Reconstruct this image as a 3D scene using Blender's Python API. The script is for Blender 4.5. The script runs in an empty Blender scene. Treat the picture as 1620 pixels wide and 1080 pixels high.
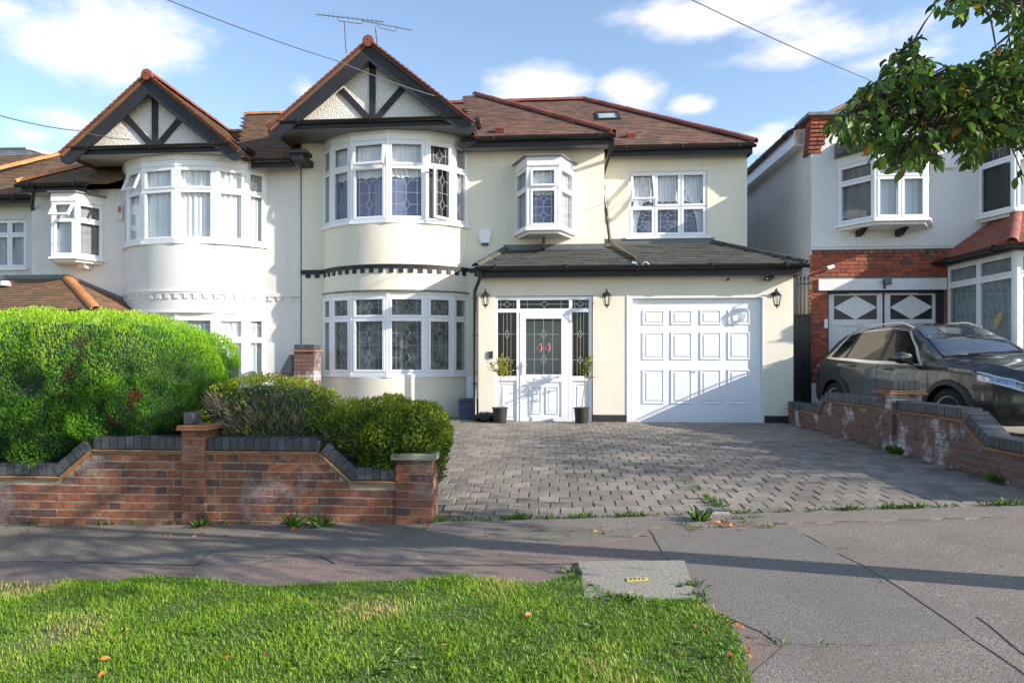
import bpy, bmesh, math, random
import numpy as np
from mathutils import Vector, Matrix, noise as mnoise
R = random.Random(7)
sc = bpy.context.scene
COL = sc.collection
rad = math.radians

# ------------------------------------------------------------------ camera
YAW = rad(4.5); F = 1080.0; CX = 775.0; CY = 568.0; EYE = 1.46
cam_d = bpy.data.cameras.new('camera'); cam = bpy.data.objects.new('camera', cam_d); COL.objects.link(cam)
cam.location = (0, 0, EYE); cam.rotation_euler = (rad(90), 0, YAW)
cam_d.sensor_width = 36; cam_d.lens = 24.0
cam_d.shift_x = (810 - CX) / 1620; cam_d.shift_y = (CY - 540) / 1620
cam_d.clip_start = 0.05; cam_d.clip_end = 2000
sc.camera = cam
sc.render.resolution_x = 1024; sc.render.resolution_y = 682

# ------------------------------------------------------------------ sun and sky
SUN_EL = rad(23.0)
TRAVEL = Vector((-math.cos(rad(18.5)), math.sin(rad(18.5)), 0)) * math.cos(SUN_EL) + Vector((0, 0, -math.sin(SUN_EL)))
sd = bpy.data.lights.new('sun', 'SUN'); sun = bpy.data.objects.new('sun', sd); COL.objects.link(sun)
sd.energy = 4.6; sd.angle = rad(0.5); sd.color = (1.0, 0.92, 0.80)
sun.rotation_euler = TRAVEL.to_track_quat('-Z', 'Y').to_euler()
sun.location = (20, -8, 12)
sc.view_settings.view_transform = 'Standard'; sc.view_settings.look = 'None'
sc.view_settings.exposure = 0.93; sc.view_settings.gamma = 1.0; sc.view_settings.use_curve_mapping = False
wd = bpy.data.worlds.new('World'); sc.world = wd; wd.use_nodes = True
nt = wd.node_tree; N = nt.nodes; L = nt.links
for n in list(N): N.remove(n)
wo = N.new('ShaderNodeOutputWorld'); bg = N.new('ShaderNodeBackground')
sky = N.new('ShaderNodeTexSky'); sky.sky_type = 'NISHITA'; sky.sun_disc = False
sky.sun_elevation = SUN_EL
sky.sun_rotation = math.atan2(-TRAVEL.x, -TRAVEL.y)
sky.altitude = 50; sky.air_density = 1.0; sky.dust_density = 0.6; sky.ozone_density = 1.6
def wn(t, **k):
    n = N.new(t)
    for a, b in k.items(): setattr(n, a, b)
    return n
tc = wn('ShaderNodeTexCoord')
def dirv(px, py):
    v = Vector(((px - CX) / F, 1, (CY - py) / F)); v.rotate(Matrix.Rotation(YAW, 3, 'Z')); return v.normalized()
nz = wn('ShaderNodeTexNoise'); nz.inputs['Scale'].default_value = 7; nz.inputs['Detail'].default_value = 7; nz.inputs['Roughness'].default_value = 0.62
nz2 = wn('ShaderNodeTexNoise'); nz2.inputs['Scale'].default_value = 2.3; nz2.inputs['Detail'].default_value = 6
mpz = wn('ShaderNodeMapping'); mpz.inputs['Scale'].default_value = (1, 1, 2.2)
L.new(tc.outputs['Generated'], mpz.inputs['Vector']); L.new(mpz.outputs[0], nz.inputs['Vector']); L.new(mpz.outputs[0], nz2.inputs['Vector'])
acc = None
for (px, py, rx, rz, k) in [(185, 62, 150, 70, 1.0), (110, 85, 80, 45, .8), (270, 75, 80, 45, .8), (850, 142, 92, 48, .95), (800, 160, 60, 25, .7), (995, 145, 55, 38, .9), (1100, 168, 42, 18, .85),
                            (1140, 18, 150, 42, 1.0), (1040, 30, 55, 30, .7), (1330, 66, 200, 34, .80), (1240, 45, 120, 40, .75), (1420, 92, 130, 26, .66), (110, 190, 60, 24, .7), (40, 215, 60, 22, .6), (488, 145, 40, 22, .8), (1190, 225, 90, 26, .65), (1230,200,60,20,.55),
                            (30, 15, 120, 40, .6), (1500, 60, 150, 45, .5)]:
    s = wn('ShaderNodeVectorMath', operation='SUBTRACT'); L.new(tc.outputs['Generated'], s.inputs[0]); s.inputs[1].default_value = dirv(px, py)
    m = wn('ShaderNodeVectorMath', operation='MULTIPLY'); L.new(s.outputs[0], m.inputs[0]); m.inputs[1].default_value = (F / rx, F / rx, F / rz)
    ln = wn('ShaderNodeVectorMath', operation='LENGTH'); L.new(m.outputs[0], ln.inputs[0])
    mr = wn('ShaderNodeMapRange'); L.new(ln.outputs['Value'], mr.inputs['Value'])
    mr.inputs['From Min'].default_value = 1.25; mr.inputs['From Max'].default_value = 0.0; mr.inputs['To Min'].default_value = 0; mr.inputs['To Max'].default_value = k
    if acc is None: acc = mr.outputs[0]
    else:
        mx = wn('ShaderNodeMath', operation='MAXIMUM'); L.new(acc, mx.inputs[0]); L.new(mr.outputs[0], mx.inputs[1]); acc = mx.outputs[0]
# broad thin cloud everywhere in the sky
g = wn('ShaderNodeMapRange'); L.new(nz2.outputs[0], g.inputs['Value']); g.inputs['From Min'].default_value = .52; g.inputs['From Max'].default_value = .85; g.inputs['To Max'].default_value = .5
mx = wn('ShaderNodeMath', operation='MAXIMUM'); L.new(acc, mx.inputs[0]); L.new(g.outputs[0], mx.inputs[1])
ad = wn('ShaderNodeMath', operation='MULTIPLY_ADD'); L.new(nz.outputs[0], ad.inputs[0]); ad.inputs[1].default_value = 1.5; ad.inputs[2].default_value = -.95
ad2 = wn('ShaderNodeMath', operation='ADD'); L.new(mx.outputs[0], ad2.inputs[0]); L.new(ad.outputs[0], ad2.inputs[1])
cm = wn('ShaderNodeMapRange', interpolation_type='SMOOTHSTEP'); L.new(ad2.outputs[0], cm.inputs['Value']); cm.inputs['From Min'].default_value = .03; cm.inputs['From Max'].default_value = .64; cm.inputs['To Min'].default_value = .03; cm.inputs['To Max'].default_value = .86
mixc = wn('ShaderNodeMixRGB'); L.new(cm.outputs[0], mixc.inputs[0]); L.new(sky.outputs[0], mixc.inputs[1]); mixc.inputs[2].default_value = (4.7, 4.5, 4.9, 1)
L.new(mixc.outputs[0], bg.inputs['Color']); bg.inputs['Strength'].default_value = 0.15
L.new(bg.outputs[0], wo.inputs[0])

# ------------------------------------------------------------------ measuring helpers
SA, CA = math.sin(YAW), math.cos(YAW)
def W(px, py, Y):
    "a photograph pixel on the frontal plane at distance Y -> world X, Z"
    t = (px - CX) / F; d = Y / (CA + t * SA)
    return (t * d * CA - d * SA, EYE + (CY - py) / F * d)
def WX(px, Y): return W(px, 0, Y)[0]
def WZ(py, Y, px=800): return W(px, py, Y)[1]
def softp(x, k=.6): return k * math.log1p(math.exp(max(-40, min(40, x / k)))) if x / k < 40 else x
def sst(a, b, x):
    t = max(0, min(1, (x - a) / (b - a))); return t * t * (3 - 2 * t)
def gz(x, y):
    xx = max(-30, min(30, x))
    s = .022 * (xx + 1) + .026 * softp(xx + 1)
    s = s - .012 * max(0, min(6, 6 - y))
    if y > 6:
        H = -.08 + .38 * sst(-5.2, -4.4, x) + .10 * sst(4.3, 5.4, x)
        t = min(1, (y - 6) / 6.6); t = 1 - (1 - t) ** 1.5
        s = s * (1 - t) + H * t
    if y < 1.0: s -= .12 * sst(1.0, .95, y)
    return s
def G(px, py):
    "a photograph pixel on the ground -> world x, y"
    t = (px - CX) / F; v = (CY - py) / F; d = 4.0
    for _ in range(40):
        x = t * d * CA - d * SA; y = t * d * SA + d * CA
        d = .5 * d + .5 * (gz(x, y) - EYE) / v
    return (t * d * CA - d * SA, t * d * SA + d * CA)

# ------------------------------------------------------------------ materials
MATS = {}
def pm(name, c1, c2=None, scale=6.0, rough=.6, bump=0.0, bscale=60.0, metal=0.0, rnd=0.0, spec=.5, det=5, c3=None, s3=1.2, t3=(.5, .7), coat=0, voro=False, hue=None, bd=.02, st=None):
    """base colour c1..c2 by noise, c3 in larger stained patches; rnd: value variation by object / by the 'rnd' attribute"""
    m = bpy.data.materials.new(name); m.use_nodes = True; t = m.node_tree; n = t.nodes; l = t.links
    b = n['Principled BSDF']; b.inputs['Roughness'].default_value = rough; b.inputs['Metallic'].default_value = metal
    b.inputs['Specular IOR Level'].default_value = spec
    if coat: b.inputs['Coat Weight'].default_value = coat; b.inputs['Coat Roughness'].default_value = .04
    tcn = n.new('ShaderNodeTexCoord'); geo = n.new('ShaderNodeNewGeometry')
    pos = geo.outputs['Position']
    nn = n.new('ShaderNodeTexNoise'); nn.inputs['Scale'].default_value = scale; nn.inputs['Detail'].default_value = det; nn.inputs['Roughness'].default_value = .6
    l.new(pos, nn.inputs['Vector'])
    c2 = c2 or c1
    mr = n.new('ShaderNodeMapRange'); l.new(nn.outputs[0], mr.inputs['Value']); mr.inputs['From Min'].default_value = .32; mr.inputs['From Max'].default_value = .68
    mx = n.new('ShaderNodeMixRGB'); l.new(mr.outputs[0], mx.inputs[0]); mx.inputs[1].default_value = (*c1, 1); mx.inputs[2].default_value = (*c2, 1)
    out = mx.outputs[0]
    if hue:
        oi = n.new('ShaderNodeObjectInfo'); at = n.new('ShaderNodeAttribute'); at.attribute_name = 'rnd'
        a = n.new('ShaderNodeMath'); a.operation = 'ADD'; l.new(oi.outputs['Random'], a.inputs[0]); l.new(at.outputs['Fac'], a.inputs[1])
        fr = n.new('ShaderNodeMath'); fr.operation = 'FRACT'; l.new(a.outputs[0], fr.inputs[0])
        cr = n.new('ShaderNodeValToRGB'); cr.color_ramp.interpolation = 'LINEAR'
        els = cr.color_ramp.elements
        while len(els) < len(hue): els.new(.5)
        for i, (p, c) in enumerate(hue): els[i].position = p; els[i].color = (*c, 1)
        l.new(fr.outputs[0], cr.inputs[0])
        m2 = n.new('ShaderNodeMixRGB'); m2.blend_type = 'MULTIPLY'; m2.inputs[0].default_value = 1; l.new(out, m2.inputs[1]); l.new(cr.outputs[0], m2.inputs[2]); out = m2.outputs[0]
    if rnd:
        oi = n.new('ShaderNodeObjectInfo'); at = n.new('ShaderNodeAttribute'); at.attribute_name = 'rnd'
        a = n.new('ShaderNodeMath'); a.operation = 'MULTIPLY_ADD'; l.new(oi.outputs['Random'], a.inputs[0]); a.inputs[1].default_value = 7.31; l.new(at.outputs['Fac'], a.inputs[2])
        fr = n.new('ShaderNodeMath'); fr.operation = 'FRACT'; l.new(a.outputs[0], fr.inputs[0])
        vr = n.new('ShaderNodeMapRange'); l.new(fr.outputs[0], vr.inputs['Value']); vr.inputs['To Min'].default_value = 1 - rnd; vr.inputs['To Max'].default_value = 1 + rnd
        m2 = n.new('ShaderNodeVectorMath'); m2.operation = 'SCALE'; l.new(out, m2.inputs[0]); l.new(vr.outputs[0], m2.inputs['Scale']); out = m2.outputs[0]
    if c3:
        n3 = n.new('ShaderNodeTexNoise'); n3.inputs['Scale'].default_value = s3; n3.inputs['Detail'].default_value = 6; n3.inputs['Roughness'].default_value = .65; mp3 = n.new('ShaderNodeMapping'); mp3.inputs['Scale'].default_value = st or (1, 1, 1); l.new(pos, mp3.inputs['Vector']); l.new(mp3.outputs[0], n3.inputs['Vector'])
        m3 = n.new('ShaderNodeMapRange'); l.new(n3.outputs[0], m3.inputs['Value']); m3.inputs['From Min'].default_value = t3[0]; m3.inputs['From Max'].default_value = t3[1]
        mm = n.new('ShaderNodeMixRGB'); l.new(m3.outputs[0], mm.inputs[0]); l.new(out, mm.inputs[1]); mm.inputs[2].default_value = (*c3, 1); out = mm.outputs[0]
    l.new(out, b.inputs['Base Color'])
    if bump:
        bn = n.new('ShaderNodeTexVoronoi' if voro else 'ShaderNodeTexNoise'); bn.inputs['Scale'].default_value = bscale
        if not voro: bn.inputs['Detail'].default_value = 4
        l.new(pos, bn.inputs['Vector'])
        bp = n.new('ShaderNodeBump'); bp.inputs['Strength'].default_value = bump; bp.inputs['Distance'].default_value = bd
        l.new(bn.outputs[0], bp.inputs['Height']); l.new(bp.outputs[0], b.inputs['Normal'])
    MATS[name] = m
    return m
def leafmat(name, ramp, trans=.35, rough=.5):
    m = bpy.data.materials.new(name); m.use_nodes = True; t = m.node_tree; n = t.nodes; l = t.links
    b = n['Principled BSDF']; b.inputs['Roughness'].default_value = rough
    at = n.new('ShaderNodeAttribute'); at.attribute_name = 'rnd'
    cr = n.new('ShaderNodeValToRGB'); els = cr.color_ramp.elements
    while len(els) < len(ramp): els.new(.5)
    for i, (p, c) in enumerate(ramp): els[i].position = p; els[i].color = (*c, 1)
    l.new(at.outputs['Fac'], cr.inputs[0]); l.new(cr.outputs[0], b.inputs['Base Color'])
    tr = n.new('ShaderNodeBsdfTranslucent'); l.new(cr.outputs[0], tr.inputs['Color'])
    ms = n.new('ShaderNodeMixShader'); ms.inputs[0].default_value = trans
    l.new(b.outputs[0], ms.inputs[1]); l.new(tr.outputs[0], ms.inputs[2]); l.new(ms.outputs[0], n['Material Output'].inputs[0])
    MATS[name] = m; return m
def glassmat(name, tint=(.97, .98, .985), rough=.01, bump=0, bscale=40, ior=1.5):
    m = bpy.data.materials.new(name); m.use_nodes = True; t = m.node_tree; n = t.nodes; l = t.links
    n.remove(n['Principled BSDF'])
    fr = n.new('ShaderNodeFresnel'); fr.inputs['IOR'].default_value = ior
    tr = n.new('ShaderNodeBsdfTransparent'); tr.inputs['Color'].default_value = (*tint, 1)
    gl = n.new('ShaderNodeBsdfGlossy'); gl.inputs['Roughness'].default_value = rough
    geo0 = n.new('ShaderNodeNewGeometry'); iv = n.new('ShaderNodeMath'); iv.operation = 'SUBTRACT'; iv.inputs[0].default_value = 1; l.new(geo0.outputs['Backfacing'], iv.inputs[1])
    ff = n.new('ShaderNodeMath'); ff.operation = 'MULTIPLY'; l.new(fr.outputs[0], ff.inputs[0]); l.new(iv.outputs[0], ff.inputs[1])
    ms = n.new('ShaderNodeMixShader'); l.new(ff.outputs[0], ms.inputs[0]); l.new(tr.outputs[0], ms.inputs[1]); l.new(gl.outputs[0], ms.inputs[2])
    geo = n.new('ShaderNodeNewGeometry'); bn = n.new('ShaderNodeTexNoise'); bn.inputs['Scale'].default_value = bscale if bump else 1.3
    l.new(geo.outputs['Position'], bn.inputs['Vector'])
    bp = n.new('ShaderNodeBump'); bp.inputs['Strength'].default_value = bump or .06; bp.inputs['Distance'].default_value = .02 if bump else .05; l.new(bn.outputs[0], bp.inputs['Height']); l.new(bp.outputs[0], gl.inputs['Normal'])
    l.new(ms.outputs[0], n['Material Output'].inputs[0]); MATS[name] = m; return m

pm('cream', (.79, .735, .615), (.76, .705, .58), scale=1.1, rough=.85, bump=.12, bscale=90, c3=(.60, .55, .44), s3=2.2, t3=(.50, 1.0), st=(1, 1, .28))
pm('white_render', (.72, .70, .67), (.67, .65, .62), scale=1.5, rough=.85, bump=.15, bscale=60, c3=(.50, .49, .46), s3=2.2, t3=(.50, 1.0), st=(1, 1, .28))
pm('pebbledash', (.84, .83, .82), (.74, .73, .72), scale=30, rough=.9, bump=.7, bscale=42, voro=True)
pm('pebbledash_gable', (.76, .74, .70), (.62, .60, .56), scale=16, rough=.9, bump=.45, bscale=40, voro=True, c3=(.46, .46, .28), s3=1.1, t3=(.62, .85))
pm('upvc', (.82, .83, .86), (.80, .81, .84), rough=.28, scale=2)
pm('white_paint', (.78, .78, .78), (.70, .70, .69), scale=5, rough=.5, bump=.06, bscale=30)
pm('soffit_white', (.55, .54, .50), (.45, .44, .40), scale=4, rough=.7)
pm('soffit_grey', (.22, .22, .22), (.17, .17, .17), scale=4, rough=.7)
pm('timber_black', (.010, .010, .014), (.020, .020, .025), scale=9, rough=.6, bump=.15, bscale=25)
pm('gutter_black', (.012, .012, .013), (.022, .022, .022), scale=3, rough=.28)
pm('plinth_black', (.02, .02, .022), (.03, .03, .03), rough=.7)
pm('roof_tile', (.20, .10, .072), (.135, .08, .062), scale=2.2, rough=.85, rnd=.22, c3=(.085, .07, .055), s3=1.5, t3=(.48, .72), bump=.2, bscale=70)
pm('roof_tile_left', (.19, .095, .05), (.11, .075, .045), scale=2.2, rough=.85, rnd=.22, c3=(.10, .085, .05), s3=1.7, t3=(.48, .7), bump=.2, bscale=70)
pm('roof_tile_red', (.30, .085, .05), (.22, .07, .045), scale=3, rough=.8, rnd=.3, c3=(.15, .10, .07), s3=2, t3=(.5, .7), bump=.2, bscale=70)
pm('ridge_red', (.23, .060, .035), (.17, .05, .035), scale=5, rough=.75, rnd=.2, bump=.15, bscale=60, c3=(.18, .10, .06), s3=4, t3=(.55, .72))
pm('ridge_orange', (.55, .22, .07), (.42, .17, .06), scale=5, rough=.75, rnd=.2, bump=.15, bscale=60, c3=(.26, .13, .06), s3=5, t3=(.5, .7))
pm('porch_tile', (.075, .075, .072), (.042, .042, .04), scale=7, rough=.8, rnd=.3, bump=.3, bscale=80, c3=(.085, .09, .065), s3=9, t3=(.5, .7))
pm('slate', (.13, .14, .16), (.09, .10, .12), scale=2, rough=.55, rnd=.2)
pm('lead', (.15, .155, .17), (.10, .105, .115), scale=6, rough=.45, bump=.2, bscale=14)
pm('lead_came', (.40, .41, .42), rough=.4)
pm('brick', (1, 1, 1), (.60, .58, .60), scale=17, rough=.88, bump=.5, bscale=70, hue=[(0, (.24, .082, .048)), (.3, (.34, .115, .055)), (.55, (.19, .075, .055)), (.72, (.13, .065, .060)), (.85, (.30, .14, .08)), (1, (.30, .11, .065))], rnd=.15, c3=(.42, .38, .38), s3=1.25, t3=(.53, .70))
pm('brick_mauve', (1, 1, 1), (.75, .72, .76), scale=24, rough=.88, bump=.5, bscale=70, hue=[(0, (.16, .09, .075)), (.4, (.20, .095, .07)), (.7, (.13, .085, .08)), (1, (.19, .115, .09))], rnd=.15, c3=(.50, .46, .47), s3=1.9, t3=(.50, .62))
pm('brick_red', (1, 1, 1), (.8, .75, .75), scale=24, rough=.88, bump=.5, bscale=70, hue=[(0, (.34, .085, .045)), (.45, (.42, .11, .055)), (.7, (.27, .075, .05)), (.78, (.13, .07, .065)), (1, (.30, .09, .05))], rnd=.15)
pm('engineering_brick', (.065, .068, .078), (.045, .047, .055), scale=20, rough=.55, bump=.25, bscale=60, rnd=.3)
pm('mortar', (.38, .33, .23), (.25, .22, .155), scale=30, rough=.95, bump=.5, bscale=120)
pm('mortar_dark', (.22, .19, .14), (.14, .12, .09), scale=30, rough=.95, bump=.5, bscale=120)
pm('creasing', (.42, .17, .075), (.25, .12, .06), scale=14, rough=.85, bump=.4, bscale=60, rnd=.2, c3=(.20, .18, .12), s3=6, t3=(.5, .65))
pm('stone_cap', (.30, .30, .22), (.22, .21, .15), scale=9, rough=.9, bump=.4, bscale=60)
pm('paver', (.27, .23, .19), (.18, .158, .135), scale=14, rough=.8, bump=.35, bscale=110, rnd=.24, c3=(.12, .105, .09), s3=1.1, t3=(.48, .80))
pm('joint', (.10, .088, .07), (.14, .125, .10), scale=20, rough=.95)
pm('tarmac_old', (.31, .225, .19), (.115, .085, .075), scale=95, rough=.9, bump=1.0, bd=.006, bscale=150, det=2, c3=(.17, .145, .125), s3=1.1, t3=(.45, .7))
pm('tarmac_left', (.26, .225, .185), (.095, .083, .07), scale=85, rough=.9, bump=1.0, bd=.006, bscale=130, det=2, c3=(.12, .12, .08), s3=1.4, t3=(.5, .75))
pm('tarmac_grey', (.27, .24, .215), (.085, .077, .072), scale=110, rough=.88, bump=1.0, bd=.006, bscale=160, det=2, c3=(.13, .115, .105), s3=1.3, t3=(.50, .85))
pm('tarmac_grey_worn', (.31, .265, .23), (.095, .085, .077), scale=85, rough=.88, bump=1.0, bd=.006, bscale=140, det=2, c3=(.15, .13, .11), s3=1.6, t3=(.45, .75))
pm('concrete', (.36, .33, .28), (.22, .20, .17), scale=60, rough=.9, bump=.5, bscale=100, det=3)
pm('crack', (.06, .055, .048), rough=.95)
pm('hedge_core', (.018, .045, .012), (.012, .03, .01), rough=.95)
pm('soil', (.075, .055, .035), (.045, .034, .022), scale=20, rough=.95, bump=.6, bscale=50)
pm('turf_soil', (.13, .15, .045), (.09, .11, .03), scale=12, rough=.95, bump=.6, bscale=50)
pm('ground', (.10, .13, .05), (.13, .12, .07), scale=.5, rough=.95)
pm('asphalt', (.06, .06, .06), (.045, .045, .045), scale=60, rough=.9, bump=.4, bscale=90)
pm('kerb', (.32, .31, .29), (.25, .24, .22), scale=20, rough=.85)
pm('bark', (.11, .08, .06), (.06, .045, .035), scale=14, rough=.9, bump=.8, bscale=30)
pm('twig', (.20, .14, .10), (.12, .085, .06), scale=20, rough=.9)
pm('stem_tan', (.42, .30, .17), (.30, .21, .12), scale=20, rough=.8)
pm('blind_blue', (.16, .185, .30), (.14, .165, .27), rough=.85, scale=2)
pm('net', (.80, .81, .84), (.68, .70, .74), scale=26, rough=.9)
pm('net_grey', (.46, .49, .52), (.34, .37, .39), scale=9, rough=.9)
pm('lace_dark', (.13, .14, .14), (.36, .37, .36), scale=34, rough=.9, det=2, c3=(.06, .07, .065), s3=4, t3=(.42, .62))
pm('pale_panel', (.44, .48, .50), (.40, .44, .47), scale=2, rough=.8)
pm('curtain_white', (.80, .82, .82), (.72, .75, .76), scale=5, rough=.9)
pm('room_dark', (.035, .037, .036), (.02, .022, .022), scale=2, rough=.9)
pm('plastic_black', (.015, .015, .016), rough=.35)
pm('pot_black', (.014, .016, .014), (.02, .022, .018), rough=.5)
pm('plastic_blue', (.045, .065, .12), (.035, .05, .10), scale=4, rough=.5)
pm('sack', (.008, .008, .009), rough=.3, bump=.5, bscale=12)
pm('iron', (.018, .018, .019), (.026, .026, .026), scale=8, rough=.45, metal=.2)
pm('aerial', (.12, .12, .13), rough=.45, metal=.6)
pm('chrome', (.75, .75, .77), rough=.22, metal=.6)
pm('silver', (.65, .65, .66), rough=.35, metal=.35)
pm('number_red', (.32, .015, .035), rough=.5)
pm('yellow_plate', (.62, .50, .10), (.5, .4, .09), scale=20, rough=.6)
pm('glyph', (.03, .03, .03), rough=.7)
pm('sign_blue', (.05, .055, .16), rough=.5)
pm('alarm_red', (.30, .07, .03), (.4, .25, .12), scale=30, rough=.5)
pm('car_paint', (.045, .047, .045), (.045, .047, .045), rough=.25, metal=.6, coat=1.0)
pm('car_trim', (.022, .022, .022), (.03, .03, .03), rough=.55)
pm('tyre', (.015, .015, .015), rough=.85)
pm('car_glass', (.012, .016, .016), rough=.03, spec=.5)
pm('screen_glass', (.03, .04, .055), rough=.03, coat=.6, spec=.8)
pm('headlight', (.30, .33, .42), (.10, .11, .15), scale=24, rough=.06, metal=.5, coat=1.0)
pm('light_strip', (.80, .84, .95), rough=.12)
pm('tail_red', (.25, .01, .01), rough=.2, coat=1)
glassmat('glass'); glassmat('glass_textured', tint=(.92, .93, .93), rough=.12, bump=.5, bscale=60); glassmat('glass_dark', tint=(.84, .87, .87), rough=.02)
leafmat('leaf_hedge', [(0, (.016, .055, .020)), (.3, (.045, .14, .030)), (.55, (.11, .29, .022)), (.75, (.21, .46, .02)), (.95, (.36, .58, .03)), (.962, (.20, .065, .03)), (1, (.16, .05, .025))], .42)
leafmat('leaf_hedge_brown', [(0, (.12, .04, .02)), (1, (.22, .08, .035))], .2)
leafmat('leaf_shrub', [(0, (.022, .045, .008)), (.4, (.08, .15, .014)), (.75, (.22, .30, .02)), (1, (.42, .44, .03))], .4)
leafmat('leaf_tree', [(0, (.04, .09, .024)), (.5, (.095, .19, .03)), (.84, (.17, .30, .035)), (.95, (.22, .32, .03)), (.985, (.38, .26, .03)), (1, (.42, .15, .02))], .45, rough=.42)
leafmat('leaf_yellow', [(0, (.08, .12, .015)), (.5, (.30, .32, .02)), (1, (.55, .48, .04))], .35)
leafmat('grass_blade', [(0, (.07, .14, .012)), (.45, (.16, .32, .016)), (.8, (.28, .44, .025)), (.90, (.40, .44, .06)), (1, (.50, .40, .17))], .4)
leafmat('weed_leaf', [(0, (.035, .085, .012)), (1, (.14, .26, .03))], .3)
leafmat('leaf_litter', [(0, (.20, .07, .02)), (.5, (.45, .15, .025)), (1, (.50, .28, .08))], .15)
leafmat('grey_twig', [(0, (.10, .08, .065)), (.5, (.30, .23, .18)), (1, (.52, .40, .31))], 0.0, .9)

# ------------------------------------------------------------------ mesh builder
def rootloc(o):
    v = Vector((0, 0, 0))
    while o is not None: v = v + o.location; o = o.parent
    return v
class MB:
    def __init__(s): s.v = []; s.f = []; s.m = []; s.r = None; s.mi = 0
    def _add(s, vs, fs, M=None):
        b = len(s.v)
        if M is not None: vs = [M @ Vector(p) for p in vs]
        s.v.extend([tuple(p) for p in vs]); s.f.extend([tuple(b + i for i in f) for f in fs]); s.m.extend([s.mi] * len(fs))
        if s.r is not None: s.r.extend([s.cur] * len(vs))
        return s
    def box(s, x0, x1, y0, y1, z0, z1, M=None, bev=0):
        if bev:
            b = bev; vs = []
            for z, e in ((z0, 1), (z0 + b, 0), (z1 - b, 0), (z1, 1)):
                k = b if e else 0
                vs += [(x0 + k, y0 + k, z), (x1 - k, y0 + k, z), (x1 - k, y1 - k, z), (x0 + k, y1 - k, z)]
            fs = [(3, 2, 1, 0), (12, 13, 14, 15)]
            for r in range(3):
                for i in range(4): j = (i + 1) % 4; fs.append((r * 4 + i, r * 4 + j, r * 4 + 4 + j, r * 4 + 4 + i))
            return s._add(vs, fs, M)
        vs = [(x0, y0, z0), (x1, y0, z0), (x1, y1, z0), (x0, y1, z0), (x0, y0, z1), (x1, y0, z1), (x1, y1, z1), (x0, y1, z1)]
        return s._add(vs, [(3, 2, 1, 0), (4, 5, 6, 7), (0, 1, 5, 4), (1, 2, 6, 5), (2, 3, 7, 6), (3, 0, 4, 7)], M)
    def prism(s, poly, ax, a0, a1, M=None):
        "poly: 2D points; extruded along axis ax ('x','y','z') from a0 to a1"
        def P(p, a): return {'x': (a, p[0], p[1]), 'y': (p[0], a, p[1]), 'z': (p[0], p[1], a)}[ax]
        n = len(poly); vs = [P(p, a0) for p in poly] + [P(p, a1) for p in poly]
        ar = sum(poly[i][0] * poly[(i + 1) % n][1] - poly[(i + 1) % n][0] * poly[i][1] for i in range(n))
        fs = [tuple(range(n - 1, -1, -1)), tuple(range(n, 2 * n))] + [(i, (i + 1) % n, n + (i + 1) % n, n + i) for i in range(n)]
        flip = (ar < 0) != (ax == 'y') != (a1 < a0)
        if flip: fs = [tuple(reversed(f)) for f in fs]
        return s._add(vs, fs, M)
    def poly(s, pts, M=None): return s._add(pts, [tuple(range(len(pts)))], M)
    def tube(s, pts, r, n=8, M=None, cap=True):
        pts = [Vector(p) for p in pts]; rs = r if isinstance(r, (list, tuple)) else [r] * len(pts); vs = []; fs = []
        up = None
        for i, p in enumerate(pts):
            d = (pts[min(i + 1, len(pts) - 1)] - pts[max(i - 1, 0)])
            if d.length < 1e-9: d = Vector((0, 0, 1))
            d.normalize()
            if up is None: up = Vector((0, 0, 1)) if abs(d.z) < .9 else Vector((1, 0, 0))
            a = d.cross(up).normalized(); b = a.cross(d).normalized(); up = b
            for k in range(n):
                t = 2 * math.pi * (k + .5) / n; vs.append(p + (a * math.cos(t) + b * math.sin(t)) * rs[i])
        for i in range(len(pts) - 1):
            for k in range(n): k2 = (k + 1) % n; fs.append((i * n + k, i * n + k2, (i + 1) * n + k2, (i + 1) * n + k))
        if cap: fs += [tuple(range(n - 1, -1, -1)), tuple(range((len(pts) - 1) * n, len(pts) * n))]
        return s._add(vs, fs, M)
    def lathe(s, prof, c, n=16, M=None, axis='z', cap=True):
        vs = []; fs = []
        for (r, h) in prof:
            for k in range(n):
                t = 2 * math.pi * k / n; a, b = r * math.cos(t), r * math.sin(t)
                p = {'z': (a, b, h), 'x': (h, a, b), 'y': (b, h, a)}[axis]; vs.append((c[0] + p[0], c[1] + p[1], c[2] + p[2]))
        for i in range(len(prof) - 1):
            for k in range(n): k2 = (k + 1) % n; fs.append((i * n + k, i * n + k2, (i + 1) * n + k2, (i + 1) * n + k))
        if cap: fs += [tuple(range(n - 1, -1, -1)), tuple(range((len(prof) - 1) * n, len(prof) * n))]
        return s._add(vs, fs, M)
    def build(s, name, mats, parent=None, smooth=False, label=None, kind=None, M=None):
        off = rootloc(parent) if parent is not None else Vector((0, 0, 0))
        me = bpy.data.meshes.new(name)
        vs = s.v if M is None else [tuple(M @ Vector(p)) for p in s.v]
        if off.length > 0: vs = [(p[0] - off.x, p[1] - off.y, p[2] - off.z) for p in vs]
        me.from_pydata(vs, [], s.f)
        mats = mats if isinstance(mats, (list, tuple)) else [mats]
        for q in mats: me.materials.append(MATS[q])
        if len(mats) > 1: me.polygons.foreach_set('material_index', s.m)
        if s.r is not None:
            a = me.attributes.new('rnd', 'FLOAT', 'POINT'); a.data.foreach_set('value', s.r)
        if smooth:
            me.polygons.foreach_set('use_smooth', [True] * len(me.polygons))
            if smooth != 'all': me.set_sharp_from_angle(angle=rad(40))
        me.update()
        o = bpy.data.objects.new(name, me); COL.objects.link(o); o.parent = parent
        if label: o['label'] = label
        if kind: o['kind'] = kind
        return o
    def rndon(s): s.r = []; s.cur = 0.0; return s
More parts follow.
